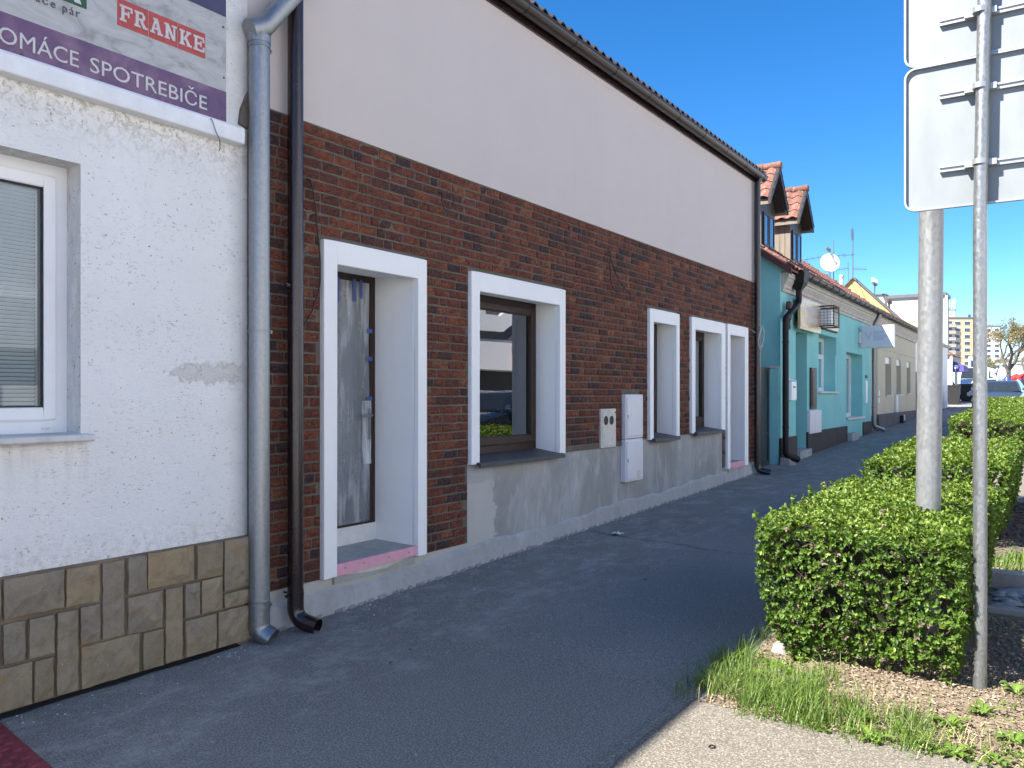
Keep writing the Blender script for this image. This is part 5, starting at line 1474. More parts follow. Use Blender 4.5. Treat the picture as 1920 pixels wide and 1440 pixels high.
# ---------------------------------------------------------------- roof furniture behind the ridge
YR = 3.15
P = ony(1556, 492, YR)
t = thing('satellite_dish', 'round white satellite dish above the turquoise roof', 'satellite dish', ony(1556, 540, YR))
rr_ = 0.36
ax = Vector((-0.86, -0.48, 0.18)).normalized()
prof = [(0.0, 0.06)] + [(rr_ * i / 8, 0.06 - 0.06 * (i / 8) ** 2 - 0.0) for i in range(1, 9)] + [(rr_ + 0.006, -0.012), (rr_ * 0.5, 0.03), (0.001, 0.045)]
prof = [(max(0.001, rr_ * i / 8), -0.085 * (1 - (i / 8) ** 2)) for i in range(9)] + [(rr_ + 0.004, 0.0)] + [(max(0.001, rr_ * (8 - i) / 8), -0.012 - 0.085 * (1 - ((8 - i) / 8) ** 2)) for i in range(9)]
MB().lathe(prof, P, ax, 32).build('reflector', M['dishwhite'], t, smooth=True)
MB().tube([ony(1556, 545, YR + 0.1), ony(1556, 498, YR + 0.1)], 0.028, 8).build('mast', M['greyprint'], t)
MB().tube([P + Vector((0, 0, -0.32)) + ax * 0.02, P + ax * 0.5 + Vector((0, 0, -0.20))], 0.016, 6).box(P.x - 0.30, P.x + 0.2, P.y + 0.02, P.y + 0.06, P.z + 0.42, P.z + 0.46).build('feed_arm', M['greyprint'], t)
for dx in (-0.28, -0.06, 0.16): MB().lathe([(0.04, 0), (0.045, 0.06), (0.03, 0.10)], (P.x + dx, P.y + 0.04, P.z + 0.46), (0, 0, 1), 8).build('feed_horn', M['greyprint'], t)
def mast(name, label, px, ytop, ybot, r_=0.02):
    t = thing(name, label, 'antenna', ony(px, ybot, YR))
    MB().tube([ony(px, ybot, YR), ony(px, ytop, YR)], r_, 7).build('mast', M['greyprint'], t)
    return t
def yagi(t, pxa, pya, pxb, pyb, n_, ln=8, mat='greyprint'):
    a, b = ony(pxa, pya, YR), ony(pxb, pyb, YR)
    b = b
    m = MB().tube([a, b], 0.012, 6)
    for i in range(n_):
        c = a + (b - a) * ((i + 0.5) / n_)
        m.tube([c + Vector((0, -0.0, -0.12)), c + Vector((0, 0.0, 0.12))], 0.006, 5)
    m.build('boom', M[mat], t)
t = mast('roof_antenna', 'tall roof antenna with a round grid reflector', 1599, 428, 545, 0.024)
gm = MB()
cgr = ony(1598, 440, YR)
for i in range(-4, 5):
    w_ = 0.30 * math.sqrt(max(0, 1 - (i / 5) ** 2))
    gm.tube([cgr + Vector((-w_, 0.0, i * 0.05)), cgr + Vector((w_, 0, i * 0.05))], 0.004, 4)
    gm.tube([cgr + Vector((i * 0.06, 0.0, -w_ * 0.9)), cgr + Vector((i * 0.06, 0, w_ * 0.9))], 0.004, 4)
gm.build('grid', M['greyprint'], t)
yagi(t, 1599, 504, 1625, 505, 7)
yagi(t, 1580, 480, 1602, 477, 2)
t = mast('roof_antenna', 'thin antenna mast standing behind the satellite dish', 1563, 450, 545, 0.016)
yagi(t, 1508, 487, 1540, 482, 3); yagi(t, 1570, 480, 1584, 477, 2); yagi(t, 1545, 510, 1590, 503, 3)
t = mast('roof_antenna', 'short comb antenna between dish and grid antenna', 1591, 492, 545, 0.014)
m = MB()
for i in range(7):
    c = ony(1588.5, 494 + i * 2.2, YR); m.tube([c + Vector((-0.08, 0, 0)), c + Vector((0.08, 0, 0))], 0.006, 5)
m.build('comb', M['greyprint'], t)
t = thing('chimney', 'slim round plaster chimney beside the yellow gable', 'chimney', ony(1578, 548, YR))
pc = ony(1578, 545, YR); pt = ony(1578, 520, YR)
MB().tube([pc, pt], 0.075, 12).build('stack', M['cornice'], t, smooth=True)
MB().tube([pt, pt + Vector((0, 0, 0.09))], 0.10, 12).build('cap', M['cornice'], t, smooth=True)
t = thing('utility_pole_cross', 'slim roof pole with a white insulator crossbar', 'pole', ony(1640, 585, 2.6))
a, b = ony(1638, 585, 2.6), ony(1640.5, 525, 2.6)
MB().tube([a, b], 0.035, 8).build('mast', M['greyprint'], t)
c = ony(1640, 532, 2.6)
MB().box(c.x - 0.45, c.x + 0.45, c.y - 0.04, c.y + 0.04, c.z - 0.05, c.z + 0.05).build('crossbar', M['greyprint'], t)
for dx in (-0.4, 0.0, 0.4):
    MB().lathe([(0.05, 0.05), (0.06, 0.12), (0.05, 0.22)], (c.x + dx, c.y, c.z), (0, 0, 1), 8).build('insulator', M['dishwhite'], t)
t = thing('utility_pole_cross', 'roof pole with dark insulators in front of the grey block', 'pole', ony(1667, 610, 2.6))
a, b = ony(1667, 610, 2.6), ony(1667, 560, 2.6)
MB().tube([a, b], 0.045, 8).build('mast', M['rust'], t)
c = ony(1667, 566, 2.6); MB().box(c.x - 0.5, c.x + 0.5, c.y - 0.05, c.y + 0.05, c.z - 0.06, c.z + 0.06).build('crossbar', M['rust'], t)
o = MB().tube([ony(1667, 563, 2.6), ony(1700, 562.5, 2.2), ony(1735, 560, 1.6)], 0.02, 5).build('overhead_wire', M['greyprint']); tag(o, 'overhead wire running right from the second roof pole', 'wire')
# ---------------------------------------------------------------- yellow gable house and grey block
XG = 36.0
ap = onx(1600, 522, XG); rb = onx(1722, 631, XG)
lf = Vector((XG, ap.y + (ap.y - rb.y), rb.z))
t = thing('yellow_house', 'house with a plain yellow gable rising behind the beige roof', 'house', (XG, 2.5, gz(XG)))
MB().prism([(rb.y, rb.z), (ap.y, ap.z), (lf.y, lf.z), (lf.y, 0.5), (rb.y, 0.5)], 'x', XG, XG + 0.45).build('wall', M['yellow'], t)
for e in (rb, lf):
    MB().hexa([(XG - 0.10, e.y, e.z), (XG + 0.55, e.y, e.z), (XG + 0.55, ap.y, ap.z), (XG - 0.10, ap.y, ap.z), (XG - 0.10, e.y, e.z + 0.07), (XG + 0.55, e.y, e.z + 0.07), (XG + 0.55, ap.y, ap.z + 0.07), (XG - 0.10, ap.y, ap.z + 0.07)]).build('coping', M['greyprint'], t)
MB().prism([(rb.y + 0.8, 0.5), (rb.y + 0.8, rb.z - 0.6), (ap.y, ap.z - 1.6), (lf.y - 0.8, rb.z - 0.6), (lf.y - 0.8, 0.5)], 'x', XG + 0.46, XG + 9.0).build('roof', M['oldtile'], t)
cp = onx(1652, 560, XG + 4)
MB().box(cp.x, cp.x + 0.6, cp.y - 0.15, cp.y + 0.25, cp.z - 1.2, cp.z + 0.15).build('chimney', M['cornice'], t)
ck = MB().box(cp.x - 0.06, cp.x + 0.66, cp.y - 0.21, cp.y + 0.31, cp.z + 0.151, cp.z + 0.21).build('chimney_cap', M['greyprint'], t)
a = onx(1714, 640, XG - 0.8)
t = thing('white_annex', 'narrow white house front just past the beige house', 'house', (XG - 0.8, 0.9, gz(XG)))
MB().box(XG - 0.9, XG + 9.8, 0.45, 0.75, 0.5, 3.95).build('wall', M['white_trim'], t)
MB().box(XG - 0.6, XG + 0.2, 0.42, 0.449, gz(XG), gz(XG) + 1.7).build('door', M['gate'], t)
MB().box(XG + 2.0, XG + 3.2, 0.42, 0.449, 1.9, 3.1).build('window', M['darkglass'], t)
MB().box(XG - 0.9, XG + 9.8, 0.30, 0.75, 3.951, 4.05).build('eaves', M['cornice'], t)
XB = 62.0
tl = onx(1640, 562, XB); tr = onx(1771, 566, XB)
t = thing('grey_block', 'tall pale grey block with a lime green band behind the yellow gable', 'building', (XB, 8, gz(XB)))
MB().box(XB, XB + 2.5, tr.y, tr.y + 11, 0.8, tl.z).build('wall', M['greyblock'], t)
gb0 = onx(1710, 624, XB).z; gb1 = onx(1710, 601, XB).z
MB().box(XB - 0.03, XB - 0.001, tr.y + 1.0, tr.y + 4.6, gb0, gb1).build('green_band', M['greenband'], t)
MB().box(XB - 0.15, XB + 2.6, tr.y - 0.1, tr.y + 11.1, tl.z + 0.001, tl.z + 0.22).build('parapet', M['greyprint'], t)
MB().tube([(XB - 0.06, tr.y - 0.12, 1.5), (XB - 0.06, tr.y - 0.12, tl.z)], 0.09, 8).build('drain', M['pvc'], t)
# row house with a violet awning, further along the pavement
XA = 52.0
ra = onx(1780, 700, XA)
t = thing('awning_shop', 'shaded shop front with a violet awning at the end of the pavement', 'shop', (XA, ra.y, gz(XA)))
MB().box(XA, XA + 5.5, ra.y, ra.y + 5, 0.9, 3.9).build('wall', M['greyblock'], t)
MB().prism([(ra.y - 0.15, 3.9), (ra.y + 2.4, 5.4), (ra.y + 5.1, 3.9)], 'x', XA - 0.2, XA + 5.7).build('roof', M['oldtile'], t)
M['violet'] = simple('violet_canvas', (0.075, 0.065, 0.24), 0.7)
z1_, z0_ = onx(1776, 682, XA).z, onx(1776, 697, XA).z
aw = MB().hexa([(XA + 0.4, ra.y - 0.7, z0_), (XA + 3, ra.y - 0.7, z0_), (XA + 3, ra.y, z0_ + 0.05), (XA + 0.4, ra.y, z0_ + 0.05), (XA + 0.4, ra.y - 0.65, z1_ - 0.1), (XA + 3, ra.y - 0.65, z1_ - 0.1), (XA + 3, ra.y, z1_ + 0.2), (XA + 0.4, ra.y, z1_ + 0.2)]).build('awning', M['violet'], t)
MB().lathe([(0.12, 0), (0.11, 0.02)], (XA + 0.395, ra.y - 0.30, (z0_ + z1_) / 2 + 0.05), (-1, 0, 0), 14).build('emblem', M['pvc'], aw)
for i in range(2):
    MB().box(XA + 1 + i * 3, XA + 2.4 + i * 3, ra.y - 0.03, ra.y - 0.001, gz(XA) + 0.1, gz(XA) + 2.2).build('shop_window', M['darkglass'], t)
MB().tube([(XA - 0.05, ra.y - 0.1, gz(XA)), (XA - 0.05, ra.y - 0.1, 3.85)], 0.07, 8).build('drain', M['pvc'], t)
for k_, (xx, lab) in enumerate(((XA - 1.2, 'nearer black wheelie bin by the shop with the violet awning'), (XA + 5.8, 'farther black wheelie bin beyond the violet awning'))):
    t = thing('waste_bin', lab, 'bin', (xx, ra.y - 0.5, gz(xx)), group='bins by the shop')
    yb_ = ra.y - 0.55
    MB().hexa([(xx, yb_, gz(xx)), (xx + 0.6, yb_, gz(xx)), (xx + 0.6, yb_ + 0.5, gz(xx)), (xx, yb_ + 0.5, gz(xx)), (xx - 0.06, yb_ - 0.06, gz(xx) + 1.0), (xx + 0.66, yb_ - 0.06, gz(xx) + 1.0), (xx + 0.66, yb_ + 0.56, gz(xx) + 1.0), (xx - 0.06, yb_ + 0.56, gz(xx) + 1.0)]).build('body', M['black'], t)
    MB().box(xx - 0.08, xx + 0.68, yb_ - 0.08, yb_ + 0.58, gz(xx) + 1.002, gz(xx) + 1.08).build('lid', M['black'], t, bevel=0.02)
# ================================================================== far background
M['tan'] = m_plaster('apricot_panel', (0.62, 0.43, 0.27), 3, 0.03)
M['blockwhite'] = m_plaster('white_panel', (0.66, 0.65, 0.62), 3, 0.03)
M['farglass'] = simple('far_window_glass', (0.07, 0.085, 0.11), 0.12, 0, 0.3, 0.6)
D_ = 350.0
def far_block(name, label, pxl, pxr, ytop, depth, floors, wincols, mat, floor_h, balc=None):
    a = at(pxl, ytop, depth); b = at(pxr, ytop, depth)
    ang_ = math.atan2(b.y - a.y, b.x - a.x)
    t = thing(name, label, 'apartment block', (a.x, a.y, 1.4), ang_, local=True)
    W = math.hypot(b.x - a.x, b.y - a.y); Hh = a.z - 1.4
    MB().box(0, W, 0, 14, -1, Hh).build('wall', mat, t)
    MB().box(-0.2, W + 0.2, -0.2, 14.2, Hh + 0.01, Hh + 0.5).build('parapet', M['greyprint'], t)
    for fl in range(floors):
        z0 = Hh - 2.0 - fl * floor_h
        for u in wincols:
            wx = u * W
            w_ = MB().box(wx - 1.25, wx + 1.25, -0.10, -0.001, z0 - 0.75, z0 + 0.75).build('window', M['pvc'], t)
            MB().box(wx - 1.15, wx - 0.38, -0.14, -0.101, z0 - 0.65, z0 + 0.65).build('pane', M['farglass'], w_)
            MB().box(wx - 0.30, wx + 1.15, -0.14, -0.101, z0 - 0.65, z0 + 0.65).build('pane', M['farglass'], w_)
        if balc:
            wx = balc * W
            s_ = MB().box(wx - 1.9, wx + 1.9, -1.5, -0.001, z0 - 1.6, z0 - 1.45).build('balcony', M['blockwhite'], t)
            MB().box(wx - 1.9, wx + 1.9, -1.5, -1.42, z0 - 1.44, z0 - 0.35).box(wx + 1.82, wx + 1.9, -1.41, -0.01, z0 - 1.44, z0 - 0.35).build('parapet', M['greyblock'], s_)
            MB().box(wx - 0.9, wx + 0.9, -0.10, -0.001, z0 - 1.4, z0 + 0.75).build('balcony_door', M['farglass'], t)
    return t, W, Hh
t, W, Hh = far_block('apartment_block', 'tall apricot apartment block with balconies and rooftop antennas', 1772, 1842, 597, D_, 9, (0.33, 0.585, 0.84), M['tan'], 2.82, 0.12)
MB().box(0.0, 4.6, 1.0, 9.0, Hh + 0.5, Hh + 3.4).build('lift_house', M['blockwhite'], t)
MB().box(1.0, 5.4, 1.0, 5.0, Hh + 3.41, Hh + 3.9).build('platform', M['galv'], t)
for i, x_ in enumerate((1.2, 2.6, 3.9, 4.9)):
    MB().tube([(x_, 2, Hh + 3.9), (x_, 2, Hh + 6.5 + i * 0.7)], 0.10, 6).box(x_ - 0.28, x_ + 0.28, 1.7, 1.9, Hh + 5.0, Hh + 6.8 + i * 0.6).build('antenna', M['pvc'], t)
MB().lathe([(0.7, 0), (0.6, 0.3)], (W * 0.72, 2, Hh + 1.3), (0, -1, 0.2), 12).tube([(W * 0.72, 2.2, Hh), (W * 0.72, 2.2, Hh + 1.3)], 0.08, 6).build('roof_dish', M['galv'], t)
far_block('apartment_block', 'white apartment block right of the thin sign pole', 1843, 1876, 612, 455.0, 8, (0.30, 0.78), M['blockwhite'], 2.85)
o_ = at(1878, 641, 455); 
# ---- trees
M['bark'] = m_wood('bark', (0.055, 0.042, 0.034), (0.11, 0.088, 0.07), 'z', 0.9)
M['bud'] = m_leaf('spring_buds', (0.13, 0.11, 0.04), (0.20, 0.165, 0.07), (0.27, 0.22, 0.11), 0.3, 0.6)
M['twig'] = simple('fine_twigs', (0.15, 0.115, 0.085), 0.9, 0, 0.3, 0.5)
def tree(label, base, height, spread, seed, leafn, group=None, name='budding_tree', leaf_mat='bud', leaf=0.16):
    r_ = random.Random(seed)
    t = thing(name, label, 'tree', base, group=group)
    m = MB(); tips = []
    tw = MB()
    def grow(p, d, L, rad, lev):
        q = p + d * L
        mid = p + d * L * 0.5 + Vector((r_.uniform(-1, 1), r_.uniform(-1, 1), r_.uniform(-1, 1))) * L * 0.06
        (m if lev < 3 else tw).tube([p, mid, q], [rad, rad * 0.85, rad * 0.68], 7 if lev < 2 else (5 if lev < 3 else 3), caps=False)
        if lev >= 3: tips.append((mid, q))
        if lev >= 5: return
        k = 3 if lev < 2 else (r_.choice((2, 3, 3)) if lev < 4 else 3)
        for i in range(k):
            a = r_.uniform(0, 6.283)
            tilt = r_.uniform(0.35, 0.85) if lev > 0 else r_.uniform(0.45, 0.8)
            u = d.orthogonal().normalized(); w = d.cross(u)
            nd = (d * math.cos(tilt) + (u * math.cos(a) + w * math.sin(a)) * math.sin(tilt) * spread).normalized()
            nd.z += 0.10; nd.normalize()
            grow(q if i else mid + (q - mid) * 0.7, nd, L * r_.uniform(0.62, 0.84), rad * 0.60, lev + 1)
    grow(Vector(base), Vector((0.02, 0.03, 1)).normalized(), height * 0.27, height * 0.030, 0)
    m.build('trunk', M['bark'], t, smooth=True)
    tw.build('twigs', M['twig'], t)['kind'] = 'stuff'
    # buds and young leaves around the twigs
    rg = np.random.default_rng(seed)
    ii = rg.integers(0, len(tips), leafn)
    A_ = np.array([tuple(a) for a, b in tips])[ii]; B_ = np.array([tuple(b) for a, b in tips])[ii]
    c = A_ + (B_ - A_) * rg.uniform(0, 1.15, (leafn, 1)) + rg.normal(0, height * 0.016, (leafn, 3))
    u = rg.normal(0, 1, (leafn, 3)); u /= np.linalg.norm(u, axis=1, keepdims=True)
    v = np.cross(u, rg.normal(0, 1, (leafn, 3))); v /= np.linalg.norm(v, axis=1, keepdims=True)
    s_ = leaf * rg.uniform(0.6, 1.3, (leafn, 1))
    vv = np.stack([c - u * s_, c + v * s_ * 0.5, c + u * s_, c - v * s_ * 0.5], 1).reshape(-1, 3)
    o = np_mesh('crown', vv, np.arange(leafn * 4).reshape(-1, 4), M[leaf_mat], t); o['kind'] = 'stuff'
    return t
b_ = at(1893, 737, 118); tree('large budding street tree at the right edge of the street', (b_.x, b_.y, 1.5), 13.5, 1.15, 5, 6500, leaf=0.12)
b_ = at(1925, 737, 150); tree('bare tree cut by the right edge behind the large budding tree', (b_.x, b_.y, 1.5), 14.0, 1.15, 8, 7000, leaf=0.13)
b_ = at(1800, 737, 190); tree('low bare tree in front of the apricot block, left of its pole', (b_.x, b_.y, 1.5), 7.5, 1.2, 11, 3500, leaf=0.13)
b_ = at(1826, 737, 200); tree('low bare tree in front of the apricot block, by the yellow sign', (b_.x, b_.y, 1.5), 8.5, 1.2, 12, 3500, leaf=0.13)
b_ = at(1866, 737, 175); tree('pale bare tree below the white apartment block', (b_.x, b_.y, 1.5), 10.5, 1.2, 15, 4500, leaf=0.13)
# ---- market tents, fence, signs at the far end
M['tentred'] = simple('red_tent_canvas', (0.50, 0.035, 0.03), 0.6)
M['signblue'] = simple('blue_sign_face', (0.03, 0.10, 0.42), 0.4)
M['signyellow'] = simple('yellow_sign_face', (0.75, 0.52, 0.03), 0.4)
M['navyp'] = simple('navy_panel', (0.025, 0.045, 0.13), 0.4)
def tent(label, px, depth, w):
    c = at(px, 737, depth); g = 1.5
    t = thing('market_tent', label, 'tent', (c.x, c.y, g), YAW - math.pi / 2, group='red market tents', local=True)
    for sx in (-1, 1):
        for sy in (-1, 1): MB().tube([(sx * w, sy * w, 0), (sx * w, sy * w, 2.1)], 0.05, 6).build('leg', M['galv'], t)
    k = w + 0.15
    m = MB(); q = [(-k, -k, 2.1), (k, -k, 2.1), (k, k, 2.1), (-k, k, 2.1)]; q2 = [(a, b, 2.5) for a, b, c_ in q]
    m.hexa(q + q2); ap_ = (0, 0, 3.5)
    for i in range(4): m.quad(q2[i], q2[(i + 1) % 4], ap_)
    m.build('canopy', M['tentred'], t)
tent('red market tent at the end of the pavement, left of the van', 1803, 135, 1.6)
tent('red market tent under the budding tree near the right edge', 1906, 130, 1.5)
tent('red market tent cut off by the right edge', 1921, 125, 1.5)
t = thing('barrier_fence', 'low metal barrier fence across the end of the pavement', 'fence', at(1800, 742, 95))
a, b = at(1788, 738, 98), at(1830, 738, 98); a.z = b.z = 1.5
for z_ in (0.45, 0.95): MB().tube([a + Vector((0, 0, z_)), b + Vector((0, 0, z_))], 0.035, 6).build('rail', M['galv'], t)
for i in range(6):
    c = a + (b - a) * (i / 5); MB().tube([c, c + Vector((0, 0, 1.0))], 0.04, 6).build('post', M['galv'], t)
def round_sign(label, px, py, depth, r_, face, foot):
    c = at(px, py, depth); g = gz(c.x)
    t = thing('road_sign', label, 'road sign', (c.x, c.y, g))
    MB().tube([(c.x, c.y, g), (c.x, c.y, c.z + r_ * 0.6)], 0.035, 8).build('post', M['galv'], t)
    s_ = MB().lathe([(r_, 0), (r_, 0.02)], c - FWD * 0.06, -FWD, 24).build('disc', M[face], t)
    MB().lathe([(r_ * 0.92, 0.0205), (r_ * 0.92, 0.024)], c - FWD * 0.06, -FWD, 24).build('face', M[face], s_)
    return t, c
t, c = round_sign('round blue road sign under the budding tree', 1887, 711, 92, 0.34, 'signblue', 0)
MB().box(c.x - 0.12, c.x - 0.10, c.y - 0.05, c.y + 0.05, c.z - 0.2, c.z + 0.2).build('arrow', M['pvc'], t)
round_sign('pale back of a round road sign just right of the thin pole', 1857, 707, 70, 0.45, 'boxpaint', 0)
c = at(1815, 697, 150); t = thing('shop_sign', 'small yellow hanging sign in front of the apricot block', 'sign', (c.x, c.y, 1.5))
MB().box(c.x - 0.3, c.x + 0.3, c.y - 0.5, c.y + 0.5, c.z - 0.5, c.z + 0.55).build('board', M['signyellow'], t)
MB().lathe([(0.2, 0), (0.2, 0.03)], (c.x - 0.31, c.y, c.z), (-1, 0, 0), 12).build('emblem', M['black'], t)
MB().tube([(c.x, c.y, 1.5), (c.x, c.y, c.z - 0.5)], 0.06, 8).build('post', M['galv'], t)
c = at(1825, 740, 120); t = thing('totem_sign', 'white totem sign with navy panel partly behind the thin pole', 'sign', (c.x, c.y, 1.5))
wv = RGT * 0.55
def slabv(mb_, c0, w_, z0, z1, dd):
    n_ = FWD * dd
    p_ = [c0 - w_ - n_, c0 + w_ - n_, c0 + w_ + n_, c0 - w_ + n_]
    mb_.hexa([(q.x, q.y, z0) for q in p_] + [(q.x, q.y, z1) for q in p_]); return mb_
slabv(MB(), c, RGT * 0.60, 1.5, at(1825, 668, 120).z, 0.12).build('case', M['pvc'], t)
slabv(MB(), c - FWD * 0.14, RGT * 0.5, at(1825, 690, 120).z, at(1825, 676, 120).z, 0.012).build('panel', M['navyp'], t)
slabv(MB(), c - FWD * 0.14, RGT * 0.5, at(1825, 702, 120).z, at(1825, 697, 120).z, 0.012).build('panel', M['navyp'], t)
c = at(1820.5, 737, 110); t = thing('street_lamp', 'thin pale street lamp left of the totem sign', 'street lamp', (c.x, c.y, 1.5))
MB().tube(fillet([(c.x, c.y, 1.5), (c.x, c.y, at(1820, 668, 110).z), (c.x + 0.9, c.y - 0.6, at(1820, 663, 110).z)], 0.5), 0.07, 8).build('post', M['galv'], t)
MB().box(c.x + 0.7, c.x + 1.3, c.y - 0.75, c.y - 0.5, at(1820, 664, 110).z, at(1820, 662, 110).z).build('lamp_head', M['pvc'], t)

# ================================================================== vehicles
M['tyre'] = simple('tyre', (0.018, 0.018, 0.019), 0.8)
M['rim'] = simple('alloy_rim', (0.5, 0.5, 0.52), 0.3, 0.9)
M['carglass'] = simple('car_glass', (0.02, 0.025, 0.03), 0.05, 0, 0.1, spec=0.8)
M['lamp'] = simple('headlamp_glass', (0.62, 0.66, 0.70), 0.1, 0.2, 0.1)
M['trimblack'] = simple('black_trim', (0.015, 0.015, 0.016), 0.5)
def paint(name, c): return simple(name, c, 0.25, 0.25, 0.05, 2, coat=1.0)
def car(label, loc, rz_, mat, L=4.45, W=1.80, H=1.52, group=None, van=False):
    """nose along +x of the car's own frame"""
    t = thing('parked_car' if not van else 'white_van', label, 'car' if not van else 'van', loc, rz_, group=group, local=True)
    hw = W / 2
    # stations along the car: x, half width low, bottom, belt height, half width at belt
    if van:
        side = [(-L/2, 0.45), (-L/2, H * 0.97), (-L/2 + 0.1, H), (L/2 - 1.55, H), (L/2 - 0.85, H * 0.62), (L/2 - 0.12, H * 0.50), (L/2, H * 0.40), (L/2, 0.35), (L/2 - 0.2, 0.28), (-L/2 + 0.15, 0.28)]
    else:
        side = [(-L/2, 0.48), (-L/2 + 0.02, 0.92), (-L/2 + 0.18, 1.0), (-L/2 + 0.55, 1.02), (L/2 - 1.35, 0.98), (L/2 - 0.55, 0.88), (L/2 - 0.12, 0.74), (L/2, 0.58), (L/2 - 0.02, 0.38), (L/2 - 0.2, 0.24), (-L/2 + 0.2, 0.24)]
    m = MB()
    def half(x, z): # plan taper towards nose and tail, tumblehome upward
        e = abs(x) / (L / 2)
        return hw * (1 - 0.10 * e ** 4) * (1 - 0.035 * max(0, z - 0.6))
    n_ = len(side); lay = []
    for s_, k in ((-1, 1.0), (-1, 0.94), (1, 0.94), (1, 1.0)):
        pass
    cuts = [-1.0, -0.93, -0.5, 0.0, 0.5, 0.93, 1.0]
    for c_ in cuts:
        ring = []
        for x, z in side:
            e = abs(c_)
            inset = 0.07 * max(0, (e - 0.9) / 0.1)      # rounded shoulders
            bow = 0.16 * (c_ ** 2) * (1 if x > L/2 - 0.7 else (0.5 if x < -L/2 + 0.4 else 0))
            cx_ = x - bow * (1 if x > 0 else -1)
            zc = z - inset * (1 if z > 0.8 else (-0.6 if z < 0.4 else 0))
            ring.append(len(m.v)); m.v.append((cx_, c_ * half(x, z), zc))
        lay.append(ring)
    for a, b in zip(lay[:-1], lay[1:]):
        for i in range(n_):
            j = (i + 1) % n_
            m.f.append((a[i], b[i], b[j], a[j]))
    m.f.append(tuple(lay[0])); m.f.append(tuple(lay[-1][::-1]))
    body = m.build('body', mat, t, smooth=True)
    if not van:
        gh = [(-L/2 + 0.25, 1.0), (-L/2 + 0.75, H - 0.06), (-L/2 + 1.2, H), (L/2 - 2.2, H - 0.01), (L/2 - 1.95, H - 0.06), (L/2 - 1.22, 0.97)]
        m = MB(); w0 = hw * 0.93; w1 = hw * 0.70
        for s_ in (-1, 1):
            for x, z in gh:
                w_ = w0 + (w1 - w0) * (z - 0.97) / (H - 0.97); m.v.append((x, s_ * w_, z))
        k = len(gh)
        for i in range(k):
            j = (i + 1) % k; m.f.append((i, j, k + j, k + i))
        m.f.append(tuple(range(k))); m.f.append(tuple(range(2 * k - 1, k - 1, -1)))
        m.build('cabin', mat, t, bevel=0.03, smooth=True)
        def lerp(p, q, u): return tuple(a + (b - a) * u for a, b in zip(p, q))
        # windscreen, rear screen and side glass set just proud
        def screen(i, j, name, sgn):
            a, b = gh[i], gh[j]
            wa = w0 + (w1 - w0) * (a[1] - 0.97) / (H - 0.97); wb = w0 + (w1 - w0) * (b[1] - 0.97) / (H - 0.97)
            a2, b2 = lerp(a, b, 0.07), lerp(a, b, 0.93); d = 0.012 * sgn
            MB().hexa([(a2[0] + d, -wa * 0.90, a2[1] + 0.008), (a2[0] + d, wa * 0.90, a2[1] + 0.008), (a2[0] - d, wa * 0.90, a2[1]), (a2[0] - d, -wa * 0.90, a2[1]),
                       (b2[0] + d, -wb * 0.90, b2[1] + 0.012), (b2[0] + d, wb * 0.90, b2[1] + 0.012), (b2[0] - d, wb * 0.90, b2[1]), (b2[0] - d, -wb * 0.90, b2[1])]).build(name, M['carglass'], t)
        screen(5, 4, 'windscreen', 1); screen(0, 1, 'rear_screen', -1)
        for s_ in (-1, 1):
            def wz(z): return (w0 + (w1 - w0) * (z - 0.97) / (H - 0.97)) * s_
            zb_, zt_ = 1.03, H - 0.10
            for xa, xb, xc, xd in ((-L/2 + 0.62, -0.35, -0.35, -L/2 + 0.95), (-0.28, L/2 - 1.42, L/2 - 1.98, -0.28)):
                e = 0.008 * s_
                MB().hexa([(xa, wz(zb_) - e, zb_), (xb, wz(zb_) - e, zb_), (xb, wz(zb_) + e, zb_), (xa, wz(zb_) + e, zb_), (xd, wz(zt_) - e, zt_), (xc, wz(zt_) - e, zt_), (xc, wz(zt_) + e, zt_), (xd, wz(zt_) + e, zt_)]).build('side_window', M['carglass'], t)
            MB().hexa([(L/2 - 1.42, s_ * hw * 0.94, 1.0), (L/2 - 1.28, s_ * hw * 0.94, 1.0), (L/2 - 1.28, s_ * hw * 1.14, 1.02), (L/2 - 1.42, s_ * hw * 1.14, 1.02), (L/2 - 1.42, s_ * hw * 0.96, 1.13), (L/2 - 1.30, s_ * hw * 0.96, 1.13), (L/2 - 1.30, s_ * hw * 1.14, 1.15), (L/2 - 1.42, s_ * hw * 1.14, 1.15)]).build('mirror', mat, t, bevel=0.015)
    else:
        MB().hexa([(L/2 - 0.90, -hw * 0.86, H * 0.635), (L/2 - 0.86, -hw * 0.86, H * 0.645), (L/2 - 0.86, hw * 0.86, H * 0.645), (L/2 - 0.90, hw * 0.86, H * 0.635), (L/2 - 1.52, -hw * 0.8, H * 0.965), (L/2 - 1.48, -hw * 0.8, H * 0.98), (L/2 - 1.48, hw * 0.8, H * 0.98), (L/2 - 1.52, hw * 0.8, H * 0.965)]).build('windscreen', M['carglass'], t)
        for s_ in (-1, 1):
            MB().box(L/2 - 2.3, L/2 - 1.45, min(s_ * (hw - 0.06), s_ * (hw - 0.005)), max(s_ * (hw - 0.06), s_ * (hw - 0.005)), H * 0.60, H * 0.88).build('side_window', M['carglass'], t)
            MB().box(L/2 - 1.35, L/2 - 1.2, min(s_ * hw, s_ * (hw + 0.2)), max(s_ * hw, s_ * (hw + 0.2)), H * 0.58, H * 0.68).build('mirror', M['trimblack'], t, bevel=0.02)
